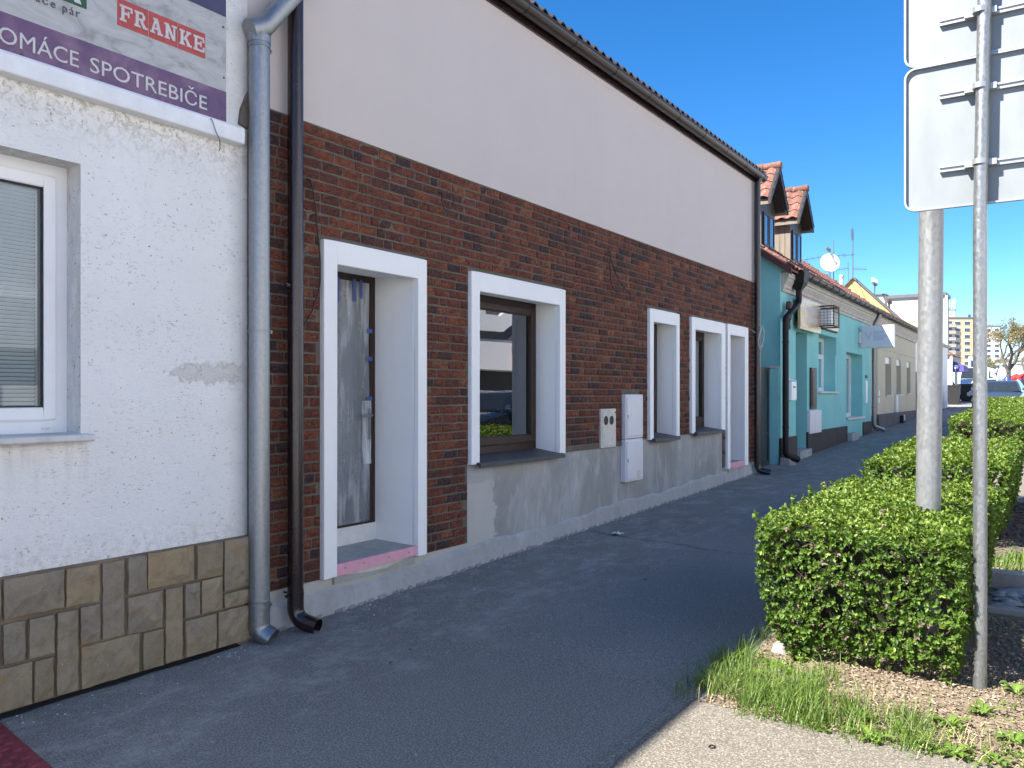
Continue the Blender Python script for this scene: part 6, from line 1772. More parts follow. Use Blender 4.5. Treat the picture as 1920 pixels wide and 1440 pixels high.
    for sx in (-1, 1):
        for s_ in (-1, 1):
            c = (sx * (L / 2 - 0.86), s_ * (hw - 0.10), 0.32)
            w_ = MB().lathe([(0.20, -0.11), (0.31, -0.11), (0.325, -0.08), (0.325, 0.08), (0.31, 0.11), (0.20, 0.11)], c, (0, s_, 0), 22).build('wheel', M['tyre'], t, smooth=True)
            MB().lathe([(0.20, 0.108), (0.19, 0.113), (0.06, 0.105), (0.05, 0.12)], c, (0, s_, 0), 16).build('rim', M['rim'], w_, smooth=True)
            MB().lathe([(0.37, 0.02), (0.36, 0.108)], c, (0, s_, 0), 22).build('wheel_arch', M['trimblack'], t)
    zl = 0.66 if not van else 0.80
    for s_ in (-1, 1):
        MB().hexa([(L/2 - 0.26, s_ * hw * 0.50, zl - 0.06), (L/2 - 0.05, s_ * hw * 0.50, zl - 0.06), (L/2 - 0.22, s_ * hw * 0.90, zl - 0.03), (L/2 - 0.42, s_ * hw * 0.90, zl - 0.03), (L/2 - 0.26, s_ * hw * 0.50, zl + 0.04), (L/2 - 0.09, s_ * hw * 0.50, zl + 0.04), (L/2 - 0.25, s_ * hw * 0.90, zl + 0.09), (L/2 - 0.42, s_ * hw * 0.90, zl + 0.09)]).build('headlight', M['lamp'], t, bevel=0.01)
        MB().box(-L/2 - 0.01, -L/2 + 0.1, min(s_ * hw * 0.55, s_ * hw * 0.85), max(s_ * hw * 0.55, s_ * hw * 0.85), 0.75, 0.90).build('tail_light', M['tentred'], t, bevel=0.01)
    MB().box(L/2 - 0.08, L/2 + 0.012, -hw * 0.42, hw * 0.42, zl - 0.10, zl + 0.03).build('grille', M['trimblack'], t, bevel=0.01)
    MB().box(L/2 - 0.16, L/2 + 0.006, -hw * 0.62, hw * 0.62, 0.30, 0.42).build('air_intake', M['trimblack'], t, bevel=0.02)
    MB().box(L/2 + 0.010, L/2 + 0.022, -0.26, 0.26, 0.44, 0.54).build('number_plate', M['pvc'], t)
    return t
P = onground(1878, 784); 
car('dark blue-grey car parked nose on beyond the hedges', (43.6, -1.93, gz(43.6) - 0.14), math.pi - 0.03, paint('blue_grey_paint', (0.045, 0.06, 0.085)), 4.5, 1.90, 1.46)
c = at(1849, 742, 52); car('white car whose roof shows behind the blue-grey car', (c.x, c.y, gz(c.x) - 0.08), math.pi - 0.06, paint('white_car_paint', (0.72, 0.72, 0.72)), 4.4, 1.8, 1.50)
c = at(1893, 742, 58); car('dark car parked third in the row beyond the hedges', (c.x, c.y, gz(c.x) - 0.14), math.pi - 0.08, paint('black_car_paint', (0.02, 0.022, 0.026)), 4.4, 1.8, 1.48)
c = at(1930, 752, 55); car('dark car cut by the right edge on the road', (c.x, c.y, gz(c.x) - 0.1), math.pi + 0.1, paint('graphite_paint', (0.03, 0.033, 0.036)), 4.4, 1.8, 1.48)
c = at(1832, 743, 62); car('white van half hidden by the thin sign pole', (c.x, c.y, gz(c.x)), math.pi - 0.05, paint('white_van_paint', (0.72, 0.72, 0.72)), 5.3, 2.0, 2.35, van=True)
# cars on the road beside the camera, seen only in the window panes
car('dark estate car parked on the road, mirrored in the large window', (17.2, -7.0, gz(17.2) - 0.11), math.pi, paint('navy_paint', (0.02, 0.03, 0.05)), 4.6, 1.8, 1.48)
car('silver car parked on the road, mirrored in the white house window', (5.6, -7.2, gz(5.6) - 0.11), math.pi, paint('silver_paint', (0.35, 0.36, 0.37)), 4.5, 1.8, 1.46)
# shop building across the road, mirrored in the panes
M['opp'] = m_plaster('bright_white_render', (0.80, 0.81, 0.83), 40, 0.02)
t = thing('opposite_shop', 'white commercial building across the road, mirrored in the large window', 'shop', (32, -16, 0.5))
MB().box(20, 70, -30, -17.0, -0.2, 2.75).build('ground_floor', M['gate'], t)
MB().box(2, 20, -30, -16.0, -0.2, 2.75).build('ground_floor', M['opp'], t)
MB().box(2, 70, -30.2, -15.6, 2.751, 3.95).build('fascia', M['opp'], t)
MB().box(2, 70, -30, -16.0, 3.951, 10.5).build('upper_wall', M['opp'], t)
MB().box(26.2, 34.6, -15.99, -15.8, 4.1, 8.6).build('sign_board', M['greyprint'], t)
m = MB(); m.box(27.9, 28.6, -15.79, -15.6, 4.4, 8.0)
pts = [(28.6, 4.4), (29.9, 4.4), (30.7, 4.8), (31.1, 5.5), (31.1, 6.9), (30.7, 7.6), (29.9, 8.0), (28.6, 8.0), (28.6, 7.3), (29.7, 7.3), (30.2, 7.0), (30.4, 6.6), (30.4, 5.8), (30.2, 5.4), (29.7, 5.1), (28.6, 5.1)]
m.prism(pts, 'y', -15.79, -15.6).build('sign_letter', M['opp'], t)
MB().box(26.3, 27.2, -15.79, -15.6, 4.2, 8.5).build('sign_letter', M['opp'], t)
MB().box(30.6, 32.4, -15.59, -15.5, 2.9, 3.75).build('red_sign', M['tentred'], t)
MB().box(7.2, 9.2, -15.99, -15.85, 1.5, 2.74).build('red_sign', M['tentred'], t)
t = thing('unseen_bounce_house', 'unseen pale house across the road, added to bounce light', 'house', (-20, -16, 0))  # added out of view to throw sunlight back at the facades
MB().box(-60, 1.9, -30, -16.0, -0.2, 8.5).build('wall', M['opp'], t)
MB().prism([(-31, 8.5), (-24, 12.5), (-15.4, 8.5)], 'x', -60.2, 2.1).build('roof', M['oldtile'], t)

# ================================================================== sign posts
rs = thing('road_sign', 'two stacked road sign backs on the thin galvanised post', 'road sign', (5.01, -4.022, gz(5)))
pxx, pyy = 5.01, -4.022
MB().tube([(pxx, pyy, gz(5) - 0.1), (pxx + 0.004, pyy + 0.012 * 0, 2.6), (pxx + 0.01, pyy - 0.035, 4.6)], 0.0335, 24).build('post', M['galv'], rs, smooth=True)
M['signback'] = None
n = N('dull_aluminium_sheet'); p = n.pos()
f = n.noise(n.scale(p, (1, 2.2, 0.8)), 2.2, 4, 0.55)
col = n.ramp(f, [(0.3, (0.185, 0.205, 0.215)), (0.7, (0.235, 0.255, 0.265))])
M['signback'] = n.done(n.pbr(col, 0.50, 0.25, n.bump(n.noise(p, 40, 3), 0.05, 0.003)))
M['signgrey'] = simple('rail_aluminium', (0.36, 0.37, 0.38), 0.4, 0.6, 0.1)
XS = 5.075
def rounded(y0, y1, z0, z1, r_, k=6):
    pts = []
    for cy, cz, a0 in ((y1 - r_, z1 - r_, 0), (y0 + r_, z1 - r_, 90), (y0 + r_, z0 + r_, 180), (y1 - r_, z0 + r_, 270)):
        for i in range(k + 1):
            a = R(a0 + 90 * i / k); pts.append((cy + r_ * math.cos(a), cz + r_ * math.sin(a)))
    return pts
for (z0, z1, rails) in ((2.690, 3.478, (2.90, 3.30)), (3.488, 4.35, (3.70, 4.15))):
    y1, y0 = -3.652, -4.78
    sp_ = MB().prism(rounded(y0, y1, z0, z1, 0.055), 'x', XS + 0.004, XS + 0.010).build('sign_panel', M['signback'], rs)
    # folded rim all round
    o_ = rounded(y0 - 0.004, y1 + 0.004, z0 - 0.004, z1 + 0.004, 0.059); i_ = rounded(y0 + 0.006, y1 - 0.006, z0 + 0.006, z1 - 0.006, 0.049)
    m = MB(); k = len(o_)
    for x_ in (XS - 0.016, XS + 0.012):
        m.v += [(x_, a, b) for a, b in o_] + [(x_, a, b) for a, b in i_]
    for i in range(k):
        j = (i + 1) % k
        m.f += [(i, j, k + j, k + i), (2*k + i, 3*k + i, 3*k + j, 2*k + j), (i, 2*k + i, 2*k + j, j), (k + i, k + j, 3*k + j, 3*k + i)]
    m.build('rim', M['signgrey'], sp_, smooth=True)
    for zr_ in rails:
        rl = MB().box(XS - 0.018, XS + 0.003, -4.60, -3.825, zr_ - 0.017, zr_ - 0.006).box(XS - 0.018, XS + 0.003, -4.60, -3.825, zr_ + 0.006, zr_ + 0.017).box(XS - 0.006, XS + 0.0035, -4.60, -3.825, zr_ - 0.006, zr_ + 0.006).build('rail', M['signgrey'], sp_)
        cl = MB().tube([(pxx, pyy, zr_ - 0.014), (pxx, pyy, zr_ + 0.014)], 0.0365, 24).box(XS - 0.045, XS - 0.018, pyy + 0.030, pyy + 0.075, zr_ - 0.016, zr_ + 0.016).box(XS - 0.045, XS - 0.018, pyy - 0.075, pyy - 0.030, zr_ - 0.016, zr_ + 0.016).build('clamp', M['signgrey'], sp_, smooth=True)
        for dy in (-0.055, 0.055):
            MB().lathe([(0.009, 0), (0.009, 0.010)], (XS - 0.045, pyy + dy, zr_), (-1, 0, 0), 6).build('bolt', M['galv'], cl) if False else None
lp = thing('lamp_post', 'thick galvanised post rising out of the near hedge', 'post', (5.75, -3.69, gz(5.7)))
MB().tube([(5.75, -3.675, gz(5.7) - 0.1), (5.755, -3.700, 2.7), (5.77, -3.735, 6.4)], [0.073, 0.0705, 0.066], 28).build('shaft', M['galv_post'] if 'galv_post' in M else M['galv'], lp, smooth=True)
MB().lathe([(0.07, 0), (0.06, 0.03), (0.01, 0.05)], (5.77, -3.735, 6.4), seg=20).build('cap', M['galv'], lp)
MB().box(5.70, 5.705, -3.70, -3.69, 0.9, 4.5) 

# ================================================================== hedges
M['hedge'] = m_leaf('hedge_leaf', (0.030, 0.068, 0.009), (0.072, 0.142, 0.016), (0.145, 0.240, 0.034), 0.34, 0.52)
M['hedge_paler'] = m_leaf('paler_hedge_leaf', (0.095, 0.160, 0.020), (0.155, 0.235, 0.032), (0.225, 0.310, 0.055), 0.36, 0.45)  # paler leaf colour, used mostly on the hedge tops
M['hedge_old'] = m_leaf('withered_hedge_leaf', (0.07, 0.05, 0.035), (0.15, 0.12, 0.085), (0.25, 0.21, 0.16), 0.15, 0.5)
M['hedge_dark'] = simple('hedge_core_shade', (0.020, 0.022, 0.012), 0.9, 0, 0.4, 9)  # near-black colour stands in for the shade within the hedges
M['twigwood'] = simple('hedge_twig', (0.17, 0.125, 0.09), 0.8, 0, 0.3, 9)
def leaf_cloud(C_, D_, size, rg, per, spread=1.0):
    """rosettes of small folded leaves at points C_ with shoot directions D_"""
    n_ = len(C_)
    c = np.repeat(C_, per, 0); d = np.repeat(D_, per, 0)
    m_ = n_ * per
    ref = np.where(np.abs(d[:, 2:3]) < 0.9, np.array([[0, 0, 1.0]]), np.array([[1.0, 0, 0]]))
    u = np.cross(d, ref); u /= np.linalg.norm(u, axis=1, keepdims=True); w = np.cross(d, u)
    ang_ = (np.tile(np.arange(per), n_) * 2.399 + np.repeat(rg.uniform(0, 6.28, n_), per) + rg.normal(0, 0.25, m_))[:, None]
    tilt = rg.uniform(0.45, 1.25, (m_, 1)) * spread
    ax = d * np.cos(tilt) + (u * np.cos(ang_) + w * np.sin(ang_)) * np.sin(tilt)
    side = np.cross(ax, d); side /= (np.linalg.norm(side, axis=1, keepdims=True) + 1e-9)
    nr = np.cross(side, ax)
    L = size * rg.uniform(0.65, 1.25, (m_, 1)); Wd = L * rg.uniform(0.22, 0.30, (m_, 1))
    c = c + d * rg.uniform(-0.012, 0.008, (m_, 1)) * (size / 0.026)
    fold = nr * Wd * 0.45
    p0 = c; p1 = c + ax * L * 0.35 + side * Wd + fold; p2 = c + ax * L * 0.72 + side * Wd * 0.85 + fold * 0.9
    p3 = c + ax * L - nr * L * 0.10; p4 = c + ax * L * 0.72 - side * Wd * 0.85 + fold * 0.9; p5 = c + ax * L * 0.35 - side * Wd + fold
    vv = np.stack([p0, p1, p2, p3, p4, p5], 1).reshape(-1, 3)
    b = np.arange(m_)[:, None] * 6
    ff = np.concatenate([b + np.array([[0, 1, 2, 3]]), b + np.array([[0, 3, 4, 5]])], 0)
    return vv, ff
def hedge(label, x0, x1, y0, y1, h, dens, size, per, seed, ragged=0.03, under=0.08):
    rg = np.random.default_rng(seed)
    g = gz((x0 + x1) / 2)
    t = thing('hedge', label, 'hedge', ((x0 + x1) / 2, (y0 + y1) / 2, g), group='clipped box hedges along the pavement')
    def zg(x): return np.where(x < 4.0, 0.0964, 0.0241 * x)
    pts, nrm = [], []
    LX, LY = x1 - x0, y1 - y0
    for kind, area in (('front', LY * h), ('back', LY * h * 0.6), ('left', LX * h), ('right', LX * h), ('top', LX * LY)):
        n_ = int(area * dens * (1.25 if kind in ('front', 'top') else 1.0))
        a = rg.uniform(0, 1, n_); b = rg.uniform(0, 1, n_)
        dep = np.abs(rg.normal(0, 1, n_)) * 0.035 - ragged * 0.6
        if kind in ('front', 'back'):
            y = y0 + a * LY; z = under + b * (h - under)
            z = np.where(b < 0.12, z + rg.uniform(0, 0.10, n_), z)
            taper = (1 - b) ** 3 * 0.09                 # narrower at the foot
            y = np.where(y > (y0 + y1) / 2, (y0 + y1) / 2 + (y - (y0 + y1) / 2) * (1 - taper * 3.6), (y0 + y1) / 2 + (y - (y0 + y1) / 2) * (1 - taper * 1.2))
            s_ = 1 if kind == 'back' else -1
            x = (x0 if s_ < 0 else x1) - s_ * (dep + taper * 0.9 + 0.02 * np.sin(y * 9 + z * 7))
            nn = np.stack([np.full(n_, s_ * 1.0), np.zeros(n_), np.zeros(n_)], 1)
        elif kind in ('left', 'right'):
            x = x0 + a * LX; z = under + b * (h - under); taper = (1 - b) ** 2 * 0.10
            s_ = 1 if kind == 'left' else -1
            y = (y1 if s_ > 0 else y0) - s_ * (dep + taper * (2.2 if s_ > 0 else 0.8) + 0.02 * np.sin(x * 7 + z * 6))
            nn = np.stack([np.zeros(n_), np.full(n_, s_ * 1.0), np.zeros(n_)], 1)
        else:
            x = x0 + a * LX; y = y0 + b * LY
            z = h - dep + 0.014 * np.sin(x * 5.3) * np.cos(y * 6.1)
            nn = np.stack([np.zeros(n_), np.zeros(n_), np.ones(n_)], 1)
            # soft, rounded rim
            e = np.minimum(np.minimum(x - x0, x1 - x), np.minimum(y - y0, y1 - y))
            z = z - 0.05 * np.exp(-e / 0.05)
        z = z + zg(x)
        pts.append(np.stack([x, y, z], 1)); nrm.append(nn)
    # a few shoots that escaped the shears
    n_ = int(LX * LY * 40)
    x = rg.uniform(x0, x1, n_); y = rg.uniform(y0, y1, n_)
    k = rg.integers(3, 7, n_)
    sx = np.repeat(x, k); sy = np.repeat(y, k); st_ = np.concatenate([np.arange(q) for q in k])
    lean = np.repeat(rg.normal(0, 0.25, (n_, 2)), k, 0)
    pts.append(np.stack([sx + lean[:, 0] * st_ * 0.014, sy + lean[:, 1] * st_ * 0.014, h + zg(sx) + st_ * 0.014 - 0.01], 1))
    nrm.append(np.tile(np.array([[0, 0, 1.0]]), (len(sx), 1)))
    P = np.concatenate(pts); Nn = np.concatenate(nrm)
    Dd = Nn * 0.9 + np.array([[0, 0, 0.35]]) + rg.normal(0, 0.42, P.shape)
    Dd /= np.linalg.norm(Dd, axis=1, keepdims=True)
    # patchy growth: thin out in clumps so that gaps show
    cl = np.sin(P[:, 0] * 23 + 2 * np.sin(P[:, 2] * 19)) * np.sin(P[:, 1] * 21 + 1.3) * np.sin(P[:, 2] * 27 + P[:, 0] * 5)
    keep = rg.uniform(0, 1, len(P)) < np.clip(0.84 + 1.0 * cl, 0.26, 1)
    paler = (Nn[:, 2] > 0.5) & (rg.uniform(0, 1, len(P)) < 0.72) | (rg.uniform(0, 1, len(P)) < 0.10)  # most top leaves and a few others take the paler colour
    old = ~paler & (rg.uniform(0, 1, len(P)) < 0.055)
    for nm, sel, mt in (('foliage', keep & ~paler & ~old, 'hedge'), ('paler_leaves', keep & paler, 'hedge_paler'), ('withered_leaves', keep & old, 'hedge_old')):
        vv, ff = leaf_cloud(P[sel], Dd[sel], size, rg, per)
        o = np_mesh(nm, vv, ff, M[mt], t); o['kind'] = 'stuff'
    # added dark core box, its colour painting the shade inside the hedge
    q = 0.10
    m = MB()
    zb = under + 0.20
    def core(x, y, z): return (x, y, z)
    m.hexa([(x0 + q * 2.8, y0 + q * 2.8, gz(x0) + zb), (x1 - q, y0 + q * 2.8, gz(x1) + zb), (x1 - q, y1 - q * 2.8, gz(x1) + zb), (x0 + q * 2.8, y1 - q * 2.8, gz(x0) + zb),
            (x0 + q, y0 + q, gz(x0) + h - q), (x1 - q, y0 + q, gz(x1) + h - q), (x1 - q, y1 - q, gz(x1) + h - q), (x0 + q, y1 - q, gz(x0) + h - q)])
    m.build('shade_core', M['hedge_dark'], t)
    m = MB(); r_ = random.Random(seed)
    for i in range(int(LX * 60)):
        f_ = r_.random()
        if f_ < 0.45: a = Vector((x0 + 0.10, r_.uniform(y0 + 0.1, y1 - 0.1), r_.uniform(0.1, h * 0.9))); d = Vector((-0.11, r_.uniform(-0.1, 0.1), r_.uniform(0.02, 0.14)))
        elif f_ < 0.7: a = Vector((r_.uniform(x0 + 0.1, x1), y1 - 0.16, r_.uniform(0.4, h * 0.9))); d = Vector((r_.uniform(-0.1, 0.1), 0.12, r_.uniform(0.02, 0.14)))
        else: a = Vector((r_.uniform(x0 + 0.1, x1 - 0.1), r_.uniform(y0 + 0.15, y1 - 0.15), 0.0)); d = Vector((r_.uniform(-0.08, 0.08), r_.uniform(-0.1, 0.1), under + 0.12))
        a.z += gz(a.x); m.tube([a, a + d * 0.5 + Vector((0, 0, -0.01)), a + d], [0.006, 0.004, 0.002] if f_ < 0.7 else [0.010, 0.009, 0.007], 4, caps=False)
    o = m.build('twigs', M['twigwood'], t); o['kind'] = 'stuff'
    return t
hedge('nearest clipped green hedge block with the thick post in it', 4.90, 7.35, -3.95, -2.865, 0.79, 1750, 0.027, 6, 1, 0.03, 0.015)
hedge('second hedge block, just behind the nearest one', 9.0, 12.4, -3.92, -2.70, 0.78, 720, 0.036, 6, 2)
hedge('third hedge block with a crisp front face', 17.6, 26.5, -3.72, -2.56, 0.76, 330, 0.048, 5, 3)
hedge('farthest low hedge block in front of the blue-grey car', 28.2, 32.6, -3.42, -2.30, 0.74, 240, 0.058, 5, 4)
hedge_r = None

# ================================================================== the planting bed: chips, grass, weeds, kerbs
rg = np.random.default_rng(77)
def on_bed(n_, x0, x1, y0, y1):
    x = rg.uniform(x0, x1, n_); y = rg.uniform(y0, y1, n_)
    z = np.where(x < 4.0, 0.0964, 0.0241 * x) - 0.002
    return np.stack([x, y, z], 1)
# wood chips
M['chip'] = None
n = N('wood_chip'); rnd = n.new('ShaderNodeNewGeometry').outputs['Random Per Island']
M['chip'] = n.done(n.pbr(n.ramp(rnd, [(0.0, (0.095, 0.07, 0.045)), (0.35, (0.18, 0.137, 0.09)), (0.7, (0.26, 0.205, 0.14)), (1.0, (0.36, 0.30, 0.22))]), 0.85))
def chips(name, P, lmin, lmax, mat, parent=None):
    n_ = len(P)
    a = rg.uniform(0, 6.283, (n_, 1)); L = rg.uniform(lmin, lmax, (n_, 1)); W_ = L * rg.uniform(0.18, 0.45, (n_, 1))
    u = np.concatenate([np.cos(a), np.sin(a), rg.normal(0, 0.22, (n_, 1))], 1); w = np.concatenate([-np.sin(a), np.cos(a), rg.normal(0, 0.25, (n_, 1))], 1)
    P = P + np.array([[0, 0, 0.004]]) + np.concatenate([np.zeros((n_, 2)), rg.uniform(0, 0.006, (n_, 1))], 1)
    h = np.array([[0, 0, 0.0025]])
    v = np.stack([P - u*L/2 - w*W_/2, P + u*L/2 - w*W_/2, P + u*L/2 + w*W_/2, P - u*L/2 + w*W_/2, P - u*L/2 - w*W_/2 + h, P + u*L/2 - w*W_/2 + h, P + u*L/2 + w*W_/2 + h, P - u*L/2 + w*W_/2 + h], 1).reshape(-1, 3)
    b = np.arange(n_)[:, None] * 8
    f = np.concatenate([b + np.array([q]) for q in ((4,5,6,7),(0,1,5,4),(1,2,6,5),(2,3,7,6),(3,0,4,7))], 0)
    o = np_mesh(name, v, f, mat, parent); o['kind'] = 'stuff'; return o
tag(chips('wood_chips', np.concatenate([on_bed(7000, 4.05, 5.3, -4.6, -2.85), on_bed(2600, 5.3, 6.5, -4.7, -3.9)]), 0.006, 0.026, M['chip']), 'pale wood chips scattered around the foot of the near hedge', 'wood chips')
M['darkchip'] = simple('dark_bark_mulch', (0.10, 0.085, 0.07), 0.9, 0, 0.4, 30)
tag(chips('bark_mulch', on_bed(2600, 8.4, 12.3, -4.6, -3.8), 0.02, 0.05, M['darkchip']), 'dark bark mulch right of the second hedge', 'mulch')
# grass
M['grass'] = m_leaf('grass_blade', (0.060, 0.115, 0.018), (0.105, 0.185, 0.028), (0.20, 0.275, 0.06), 0.35, 0.5)
def blades(name, P, hmin, hmax, wid, label, lean=0.5):
    n_ = len(P)
    a = rg.uniform(0, 6.283, (n_, 1)); h = rg.uniform(hmin, hmax, (n_, 1))
    d = np.concatenate([np.cos(a), np.sin(a), np.zeros((n_, 1))], 1); s_ = np.concatenate([-np.sin(a), np.cos(a), np.zeros((n_, 1))], 1) * wid
    l = h * rg.uniform(0.1, lean * 1.6, (n_, 1)); up = np.array([[0, 0, 1.0]])
    p0 = P; p1 = P + up * h * 0.45 + d * l * 0.22; p2 = P + up * h * 0.82 + d * l * 0.62; p3 = P + up * h * 0.97 + d * l
    v = np.stack([p0 - s_, p0 + s_, p1 - s_ * 0.9, p1 + s_ * 0.9, p2 - s_ * 0.6, p2 + s_ * 0.6, p3 - s_ * 0.08, p3 + s_ * 0.08], 1).reshape(-1, 3)
    b = np.arange(n_)[:, None] * 8
    f = np.concatenate([b + np.array([q]) for q in ((0,1,3,2),(2,3,5,4),(4,5,7,6))], 0)
    o = np_mesh(name, v, f, M['grass']); o['kind'] = 'stuff'; tag(o, label, 'grass'); return o
def tufts(n_t, x0, x1, y0, y1, per, r_):
    c = on_bed(n_t, x0, x1, y0, y1); c = np.repeat(c, per, 0)
    c[:, :2] += rg.normal(0, r_, (len(c), 2)); c[:, 2] = np.where(c[:, 0] < 4.0, 0.0964, 0.0241 * c[:, 0]) - 0.004
    return c
G1 = np.concatenate([tufts(70, 4.06, 4.80, -3.35, -2.74, 30, 0.040), tufts(44, 4.04, 4.42, -3.85, -3.2, 26, 0.045), tufts(14, 4.7, 5.9, -2.83, -2.75, 22, 0.025), tufts(9, 4.12, 4.45, -3.35, -2.9, 44, 0.028)])
blades('grass', G1, 0.03, 0.125, 0.0021, 'tuft of green grass at the corner of the bed before the near hedge', 0.85)
G2 = np.concatenate([tufts(40, 3.99, 4.40, -4.5, -3.25, 16, 0.04), tufts(26, 4.0, 4.16, -3.9, -2.95, 18, 0.03)])
blades('low_grass', G2, 0.015, 0.05, 0.0022, 'short grass and clover along the front edge of the bed', 0.9)
M['drygrass'] = simple('dry_straw', (0.34, 0.28, 0.15), 0.8, 0, 0.3, 20)
Gd = np.concatenate([tufts(40, 4.06, 4.6, -3.6, -2.78, 6, 0.05), tufts(30, 4.02, 4.5, -4.5, -3.4, 5, 0.06)])
o = blades('straw', Gd, 0.02, 0.09, 0.0015, 'dry straw stalks mixed into the grass before the near hedge', 1.4); o.data.materials[0] = M['drygrass']
G3 = np.concatenate([tufts(60, 17.8, 32.0, -4.7, -3.75, 60, 0.12), tufts(26, 7.6, 8.6, -4.6, -3.4, 26, 0.06)])
blades('verge_grass', G3, 0.04, 0.13, 0.006, 'patchy verge grass right of the farther hedges', 0.7)
# broad-leaved weeds, each a rosette of its own
M['weed'] = m_leaf('weed_leaf', (0.085, 0.15, 0.022), (0.135, 0.225, 0.035), (0.20, 0.30, 0.055), 0.35, 0.45)
def rosette(label, x, y, r_, k, seed, slim=0.30, lift=0.45, grp='weeds in the bed'):
    q = np.random.default_rng(seed); g = gz(x) - 0.002
    t = thing('weed', label, 'weed', (x, y, g), group=grp)
    m = MB()
    for i in range(k):
        a = i * 2.399 + q.uniform(-0.2, 0.2); L = r_ * q.uniform(0.6, 1.1); W_ = L * slim * q.uniform(0.8, 1.2)
        d = Vector((math.cos(a), math.sin(a), 0)); s_ = Vector((-math.sin(a), math.cos(a), 0)); up = Vector((0, 0, 1)); b = Vector((x, y, g))
        l = lift * q.uniform(0.5, 1.4)
        n0 = len(m.v)
        for u, wv_, z in ((0.0, 0.10, 0.0), (0.3, 0.55, 0.30), (0.6, 1.0, 0.46), (0.85, 0.7, 0.46), (1.0, 0.06, 0.40)):
            c = b + d * L * u + up * L * z * l
            m.v += [tuple(c + s_ * W_ * wv_ * 0.5 + up * W_ * wv_ * 0.16), tuple(c), tuple(c - s_ * W_ * wv_ * 0.5 + up * W_ * wv_ * 0.16)]
        for j in range(4):
            e = n0 + j * 3
            m.f += [(e, e + 1, e + 4, e + 3), (e + 1, e + 2, e + 5, e + 4)]
    m.build('leaves', M['weed'], t, smooth=True)
    return t
def gx(px, py): P = onground(px, py); return P.x, P.y
for i, (px, py, r_, k, sl, lf_, lab) in enumerate([
    (1500, 1238, 0.075, 9, 0.62, 0.9, 'broad-leaved weed at the left foot of the near hedge'),
    (1452, 1252, 0.085, 11, 0.60, 0.9, 'broad-leaved weed beside the pavement edging'),
    (1418, 1268, 0.070, 10, 0.58, 0.9, 'broad-leaved weed nearest the dark pavement shadow'),
    (1475, 1262, 0.070, 9, 0.60, 0.9, 'yellow-green broad weed between grass and hedge foot'),
    (1612, 1352, 0.085, 13, 0.30, 0.8, 'narrow-leaved rosette weed in front of the hedge, left of the chips'),
    (1636, 1388, 0.090, 14, 0.30, 0.7, 'narrow-leaved rosette weed on the concrete edge'),
    (1782, 1362, 0.095, 15, 0.26, 0.8, 'upright rosette weed amid the wood chips'),
    (1845, 1338, 0.095, 15, 0.28, 0.8, 'rosette weed just below the thin post'),
    (1786, 1418, 0.085, 14, 0.28, 0.7, 'rosette weed at the bottom edge, right of centre'),
    (1902, 1392, 0.090, 14, 0.28, 0.7, 'rosette weed at the lower right corner'),
    (1905, 1300, 0.075, 9, 0.55, 1.0, 'broad weed in the shade right of the thin post'),
    (1690, 1372, 0.060, 12, 0.30, 0.7, 'small rosette weed between the two edge rosettes'),
    (1868, 1430, 0.080, 13, 0.28, 0.7, 'low rosette weed cut by the bottom edge')]):
    x_, y_ = gx(px, py); rosette(lab, x_, y_, r_, k, 200 + i, sl, lf_)
# clover and small leaves, uncountable
Pc = np.concatenate([on_bed(900, 3.99, 4.42, -4.6, -3.1), on_bed(260, 4.2, 4.9, -3.3, -2.85), on_bed(120, 4.5, 5.1, -4.6, -4.0), on_bed(420, 3.98, 4.2, -4.6, -3.4)])
Dn = rg.normal(0, 0.5, Pc.shape) + np.array([[0, 0, 1.0]]); Dn /= np.linalg.norm(Dn, axis=1, keepdims=True)
Pc[:, 2] += rg.uniform(0.004, 0.03, len(Pc))
cl = np.sin(Pc[:, 0] * 31 + 1.2) * np.sin(Pc[:, 1] * 17) + 0.6 * np.sin(Pc[:, 0] * 13 - Pc[:, 1] * 29)
sel = cl > rg.uniform(-0.7, 0.9, len(Pc)); Pc, Dn = Pc[sel], Dn[sel]
vv, ff = leaf_cloud(Pc, Dn, 0.016, rg, 4)
o = np_mesh('ground_cover', vv, ff, M['weed']); o['kind'] = 'stuff'; tag(o, 'low clover and leafy ground cover at the front of the bed', 'ground cover')
# kerbs and pebble gutter between the first two hedges
sheet('cross_kerb', 7.42, 7.58, -4.85, -2.82, M['edging'], 0.11, 0.2)
sheet('cross_kerb', 6.62, 6.68, -4.85, -3.95, M['edging'], 0.03, 0.1)
mb = MB(); r_ = random.Random(4)
for i in range(150):
    x_, y_ = r_.uniform(6.70, 7.40), r_.uniform(-4.8, -3.98); w_, h_ = r_.uniform(0.03, 0.075), r_.uniform(0.015, 0.03)
    a = r_.uniform(0, 3.14); base_ = len(mb.v)
    mb.lathe([(w_ * 0.7, 0), (w_, h_ * 0.5), (w_ * 0.55, h_), (w_ * 0.1, h_ * 1.1)], (0, 0, 0), seg=8)
    for q in range(base_, len(mb.v)):
        v = mb.v[q]; X, Y = v[0] * 1.5, v[1] * 0.8
        mb.v[q] = (x_ + X * math.cos(a) - Y * math.sin(a), y_ + X * math.sin(a) + Y * math.cos(a), gz(x_) + v[2] - 0.004)
M['pebble'] = simple('grey_flat_stone', (0.24, 0.24, 0.235), 0.8, 0, 0.35, 11, 0.4, 60)
o = mb.build('gutter_stones', M['pebble'], smooth=True); o['kind'] = 'stuff'; tag(o, 'flat grey stones laid in the gutter between the near hedges', 'stones')
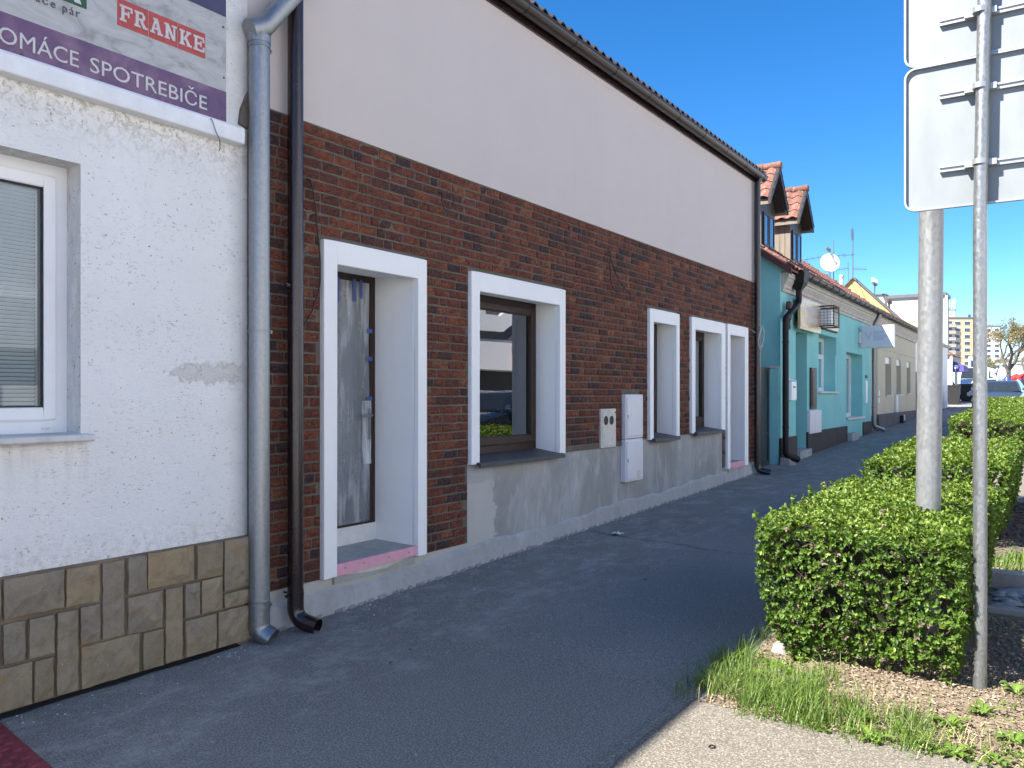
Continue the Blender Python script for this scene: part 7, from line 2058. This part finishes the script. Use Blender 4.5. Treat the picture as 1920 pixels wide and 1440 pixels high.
# half-buried stone at the hedge foot, litter on the asphalt
x_, y_ = gx(1463, 1222)
o = MB().hexa([(x_ - 0.06, y_ - 0.05, gz(x_) - 0.01), (x_ + 0.05, y_ - 0.05, gz(x_) - 0.01), (x_ + 0.06, y_ + 0.05, gz(x_) - 0.01), (x_ - 0.05, y_ + 0.05, gz(x_) - 0.01), (x_ - 0.04, y_ - 0.03, gz(x_) + 0.05), (x_ + 0.04, y_ - 0.035, gz(x_) + 0.045), (x_ + 0.04, y_ + 0.03, gz(x_) + 0.06), (x_ - 0.04, y_ + 0.03, gz(x_) + 0.055)]).build('stone_block', M['edging'], None, bevel=0.012); tag(o, 'small pale stone at the left foot of the near hedge', 'stone')
P = onground(1158, 1003)
m = MB(); r_ = random.Random(9)
m.grid(lambda u, v: (P.x + (u - 0.5) * 0.13, P.y + (v - 0.5) * 0.10, P.z + 0.006 + r_.uniform(0, 0.03)), 5, 4)
tag(m.build('crumpled_paper', M['pvc']), 'crumpled white paper on the asphalt beside the screed band', 'litter')
P = onground(1335, 1402)
m = MB(); m.tube([(P.x + 0.017 * math.cos(a * 0.5236), P.y + 0.013 * math.sin(a * 0.5236), P.z + 0.005) for a in range(13)], 0.0035, 8)
tag(m.build('rubber_ring', M['black'], smooth=True), 'tiny black rubber ring on the sunlit pale asphalt', 'litter')
for px, py, s_, lab in ((1211, 1088, 0.030, 'dark dry leaf on the asphalt in the middle'), (733, 1245, 0.018, 'dark dry leaf on the asphalt below the brown pipe'), (770, 1220, 0.016, 'small twig on the asphalt below the brown pipe')):
    P = onground(px, py); m = MB()
    m.quad((P.x - s_, P.y, P.z + 0.006), (P.x, P.y - s_ * 0.5, P.z + 0.010), (P.x + s_, P.y, P.z + 0.005), (P.x, P.y + s_ * 0.5, P.z + 0.014))
    tag(m.build('dry_leaf', M['rust']), lab, 'leaf')
# plaster crumbs and grit along the walls
mb = MB(); r_ = random.Random(14)
for i in range(420):
    x_ = r_.uniform(1.9, 13.6); y_ = -0.05 - abs(r_.gauss(0, 0.28)) if x_ > 3.4 else -0.12 - abs(r_.gauss(0, 0.12))
    s_ = r_.uniform(0.002, 0.0065) * (1 if r_.random() < 0.9 else 1.8); g = gz(x_)
    mb.hexa([(x_ - s_, y_ - s_, g - 0.002), (x_ + s_, y_ - s_ * 0.7, g - 0.002), (x_ + s_ * 0.8, y_ + s_, g - 0.002), (x_ - s_, y_ + s_ * 0.6, g - 0.002), (x_ - s_ * 0.6, y_ - s_ * 0.5, g + s_ * 0.7), (x_ + s_ * 0.6, y_ - s_ * 0.4, g + s_ * 0.8), (x_ + s_ * 0.4, y_ + s_ * 0.6, g + s_ * 0.6), (x_ - s_ * 0.5, y_ + s_ * 0.3, g + s_ * 0.9)])
o = mb.build('plaster_crumbs', M['screed']); o['kind'] = 'stuff'; tag(o, 'plaster crumbs and grit strewn along the wall foot', 'grit')
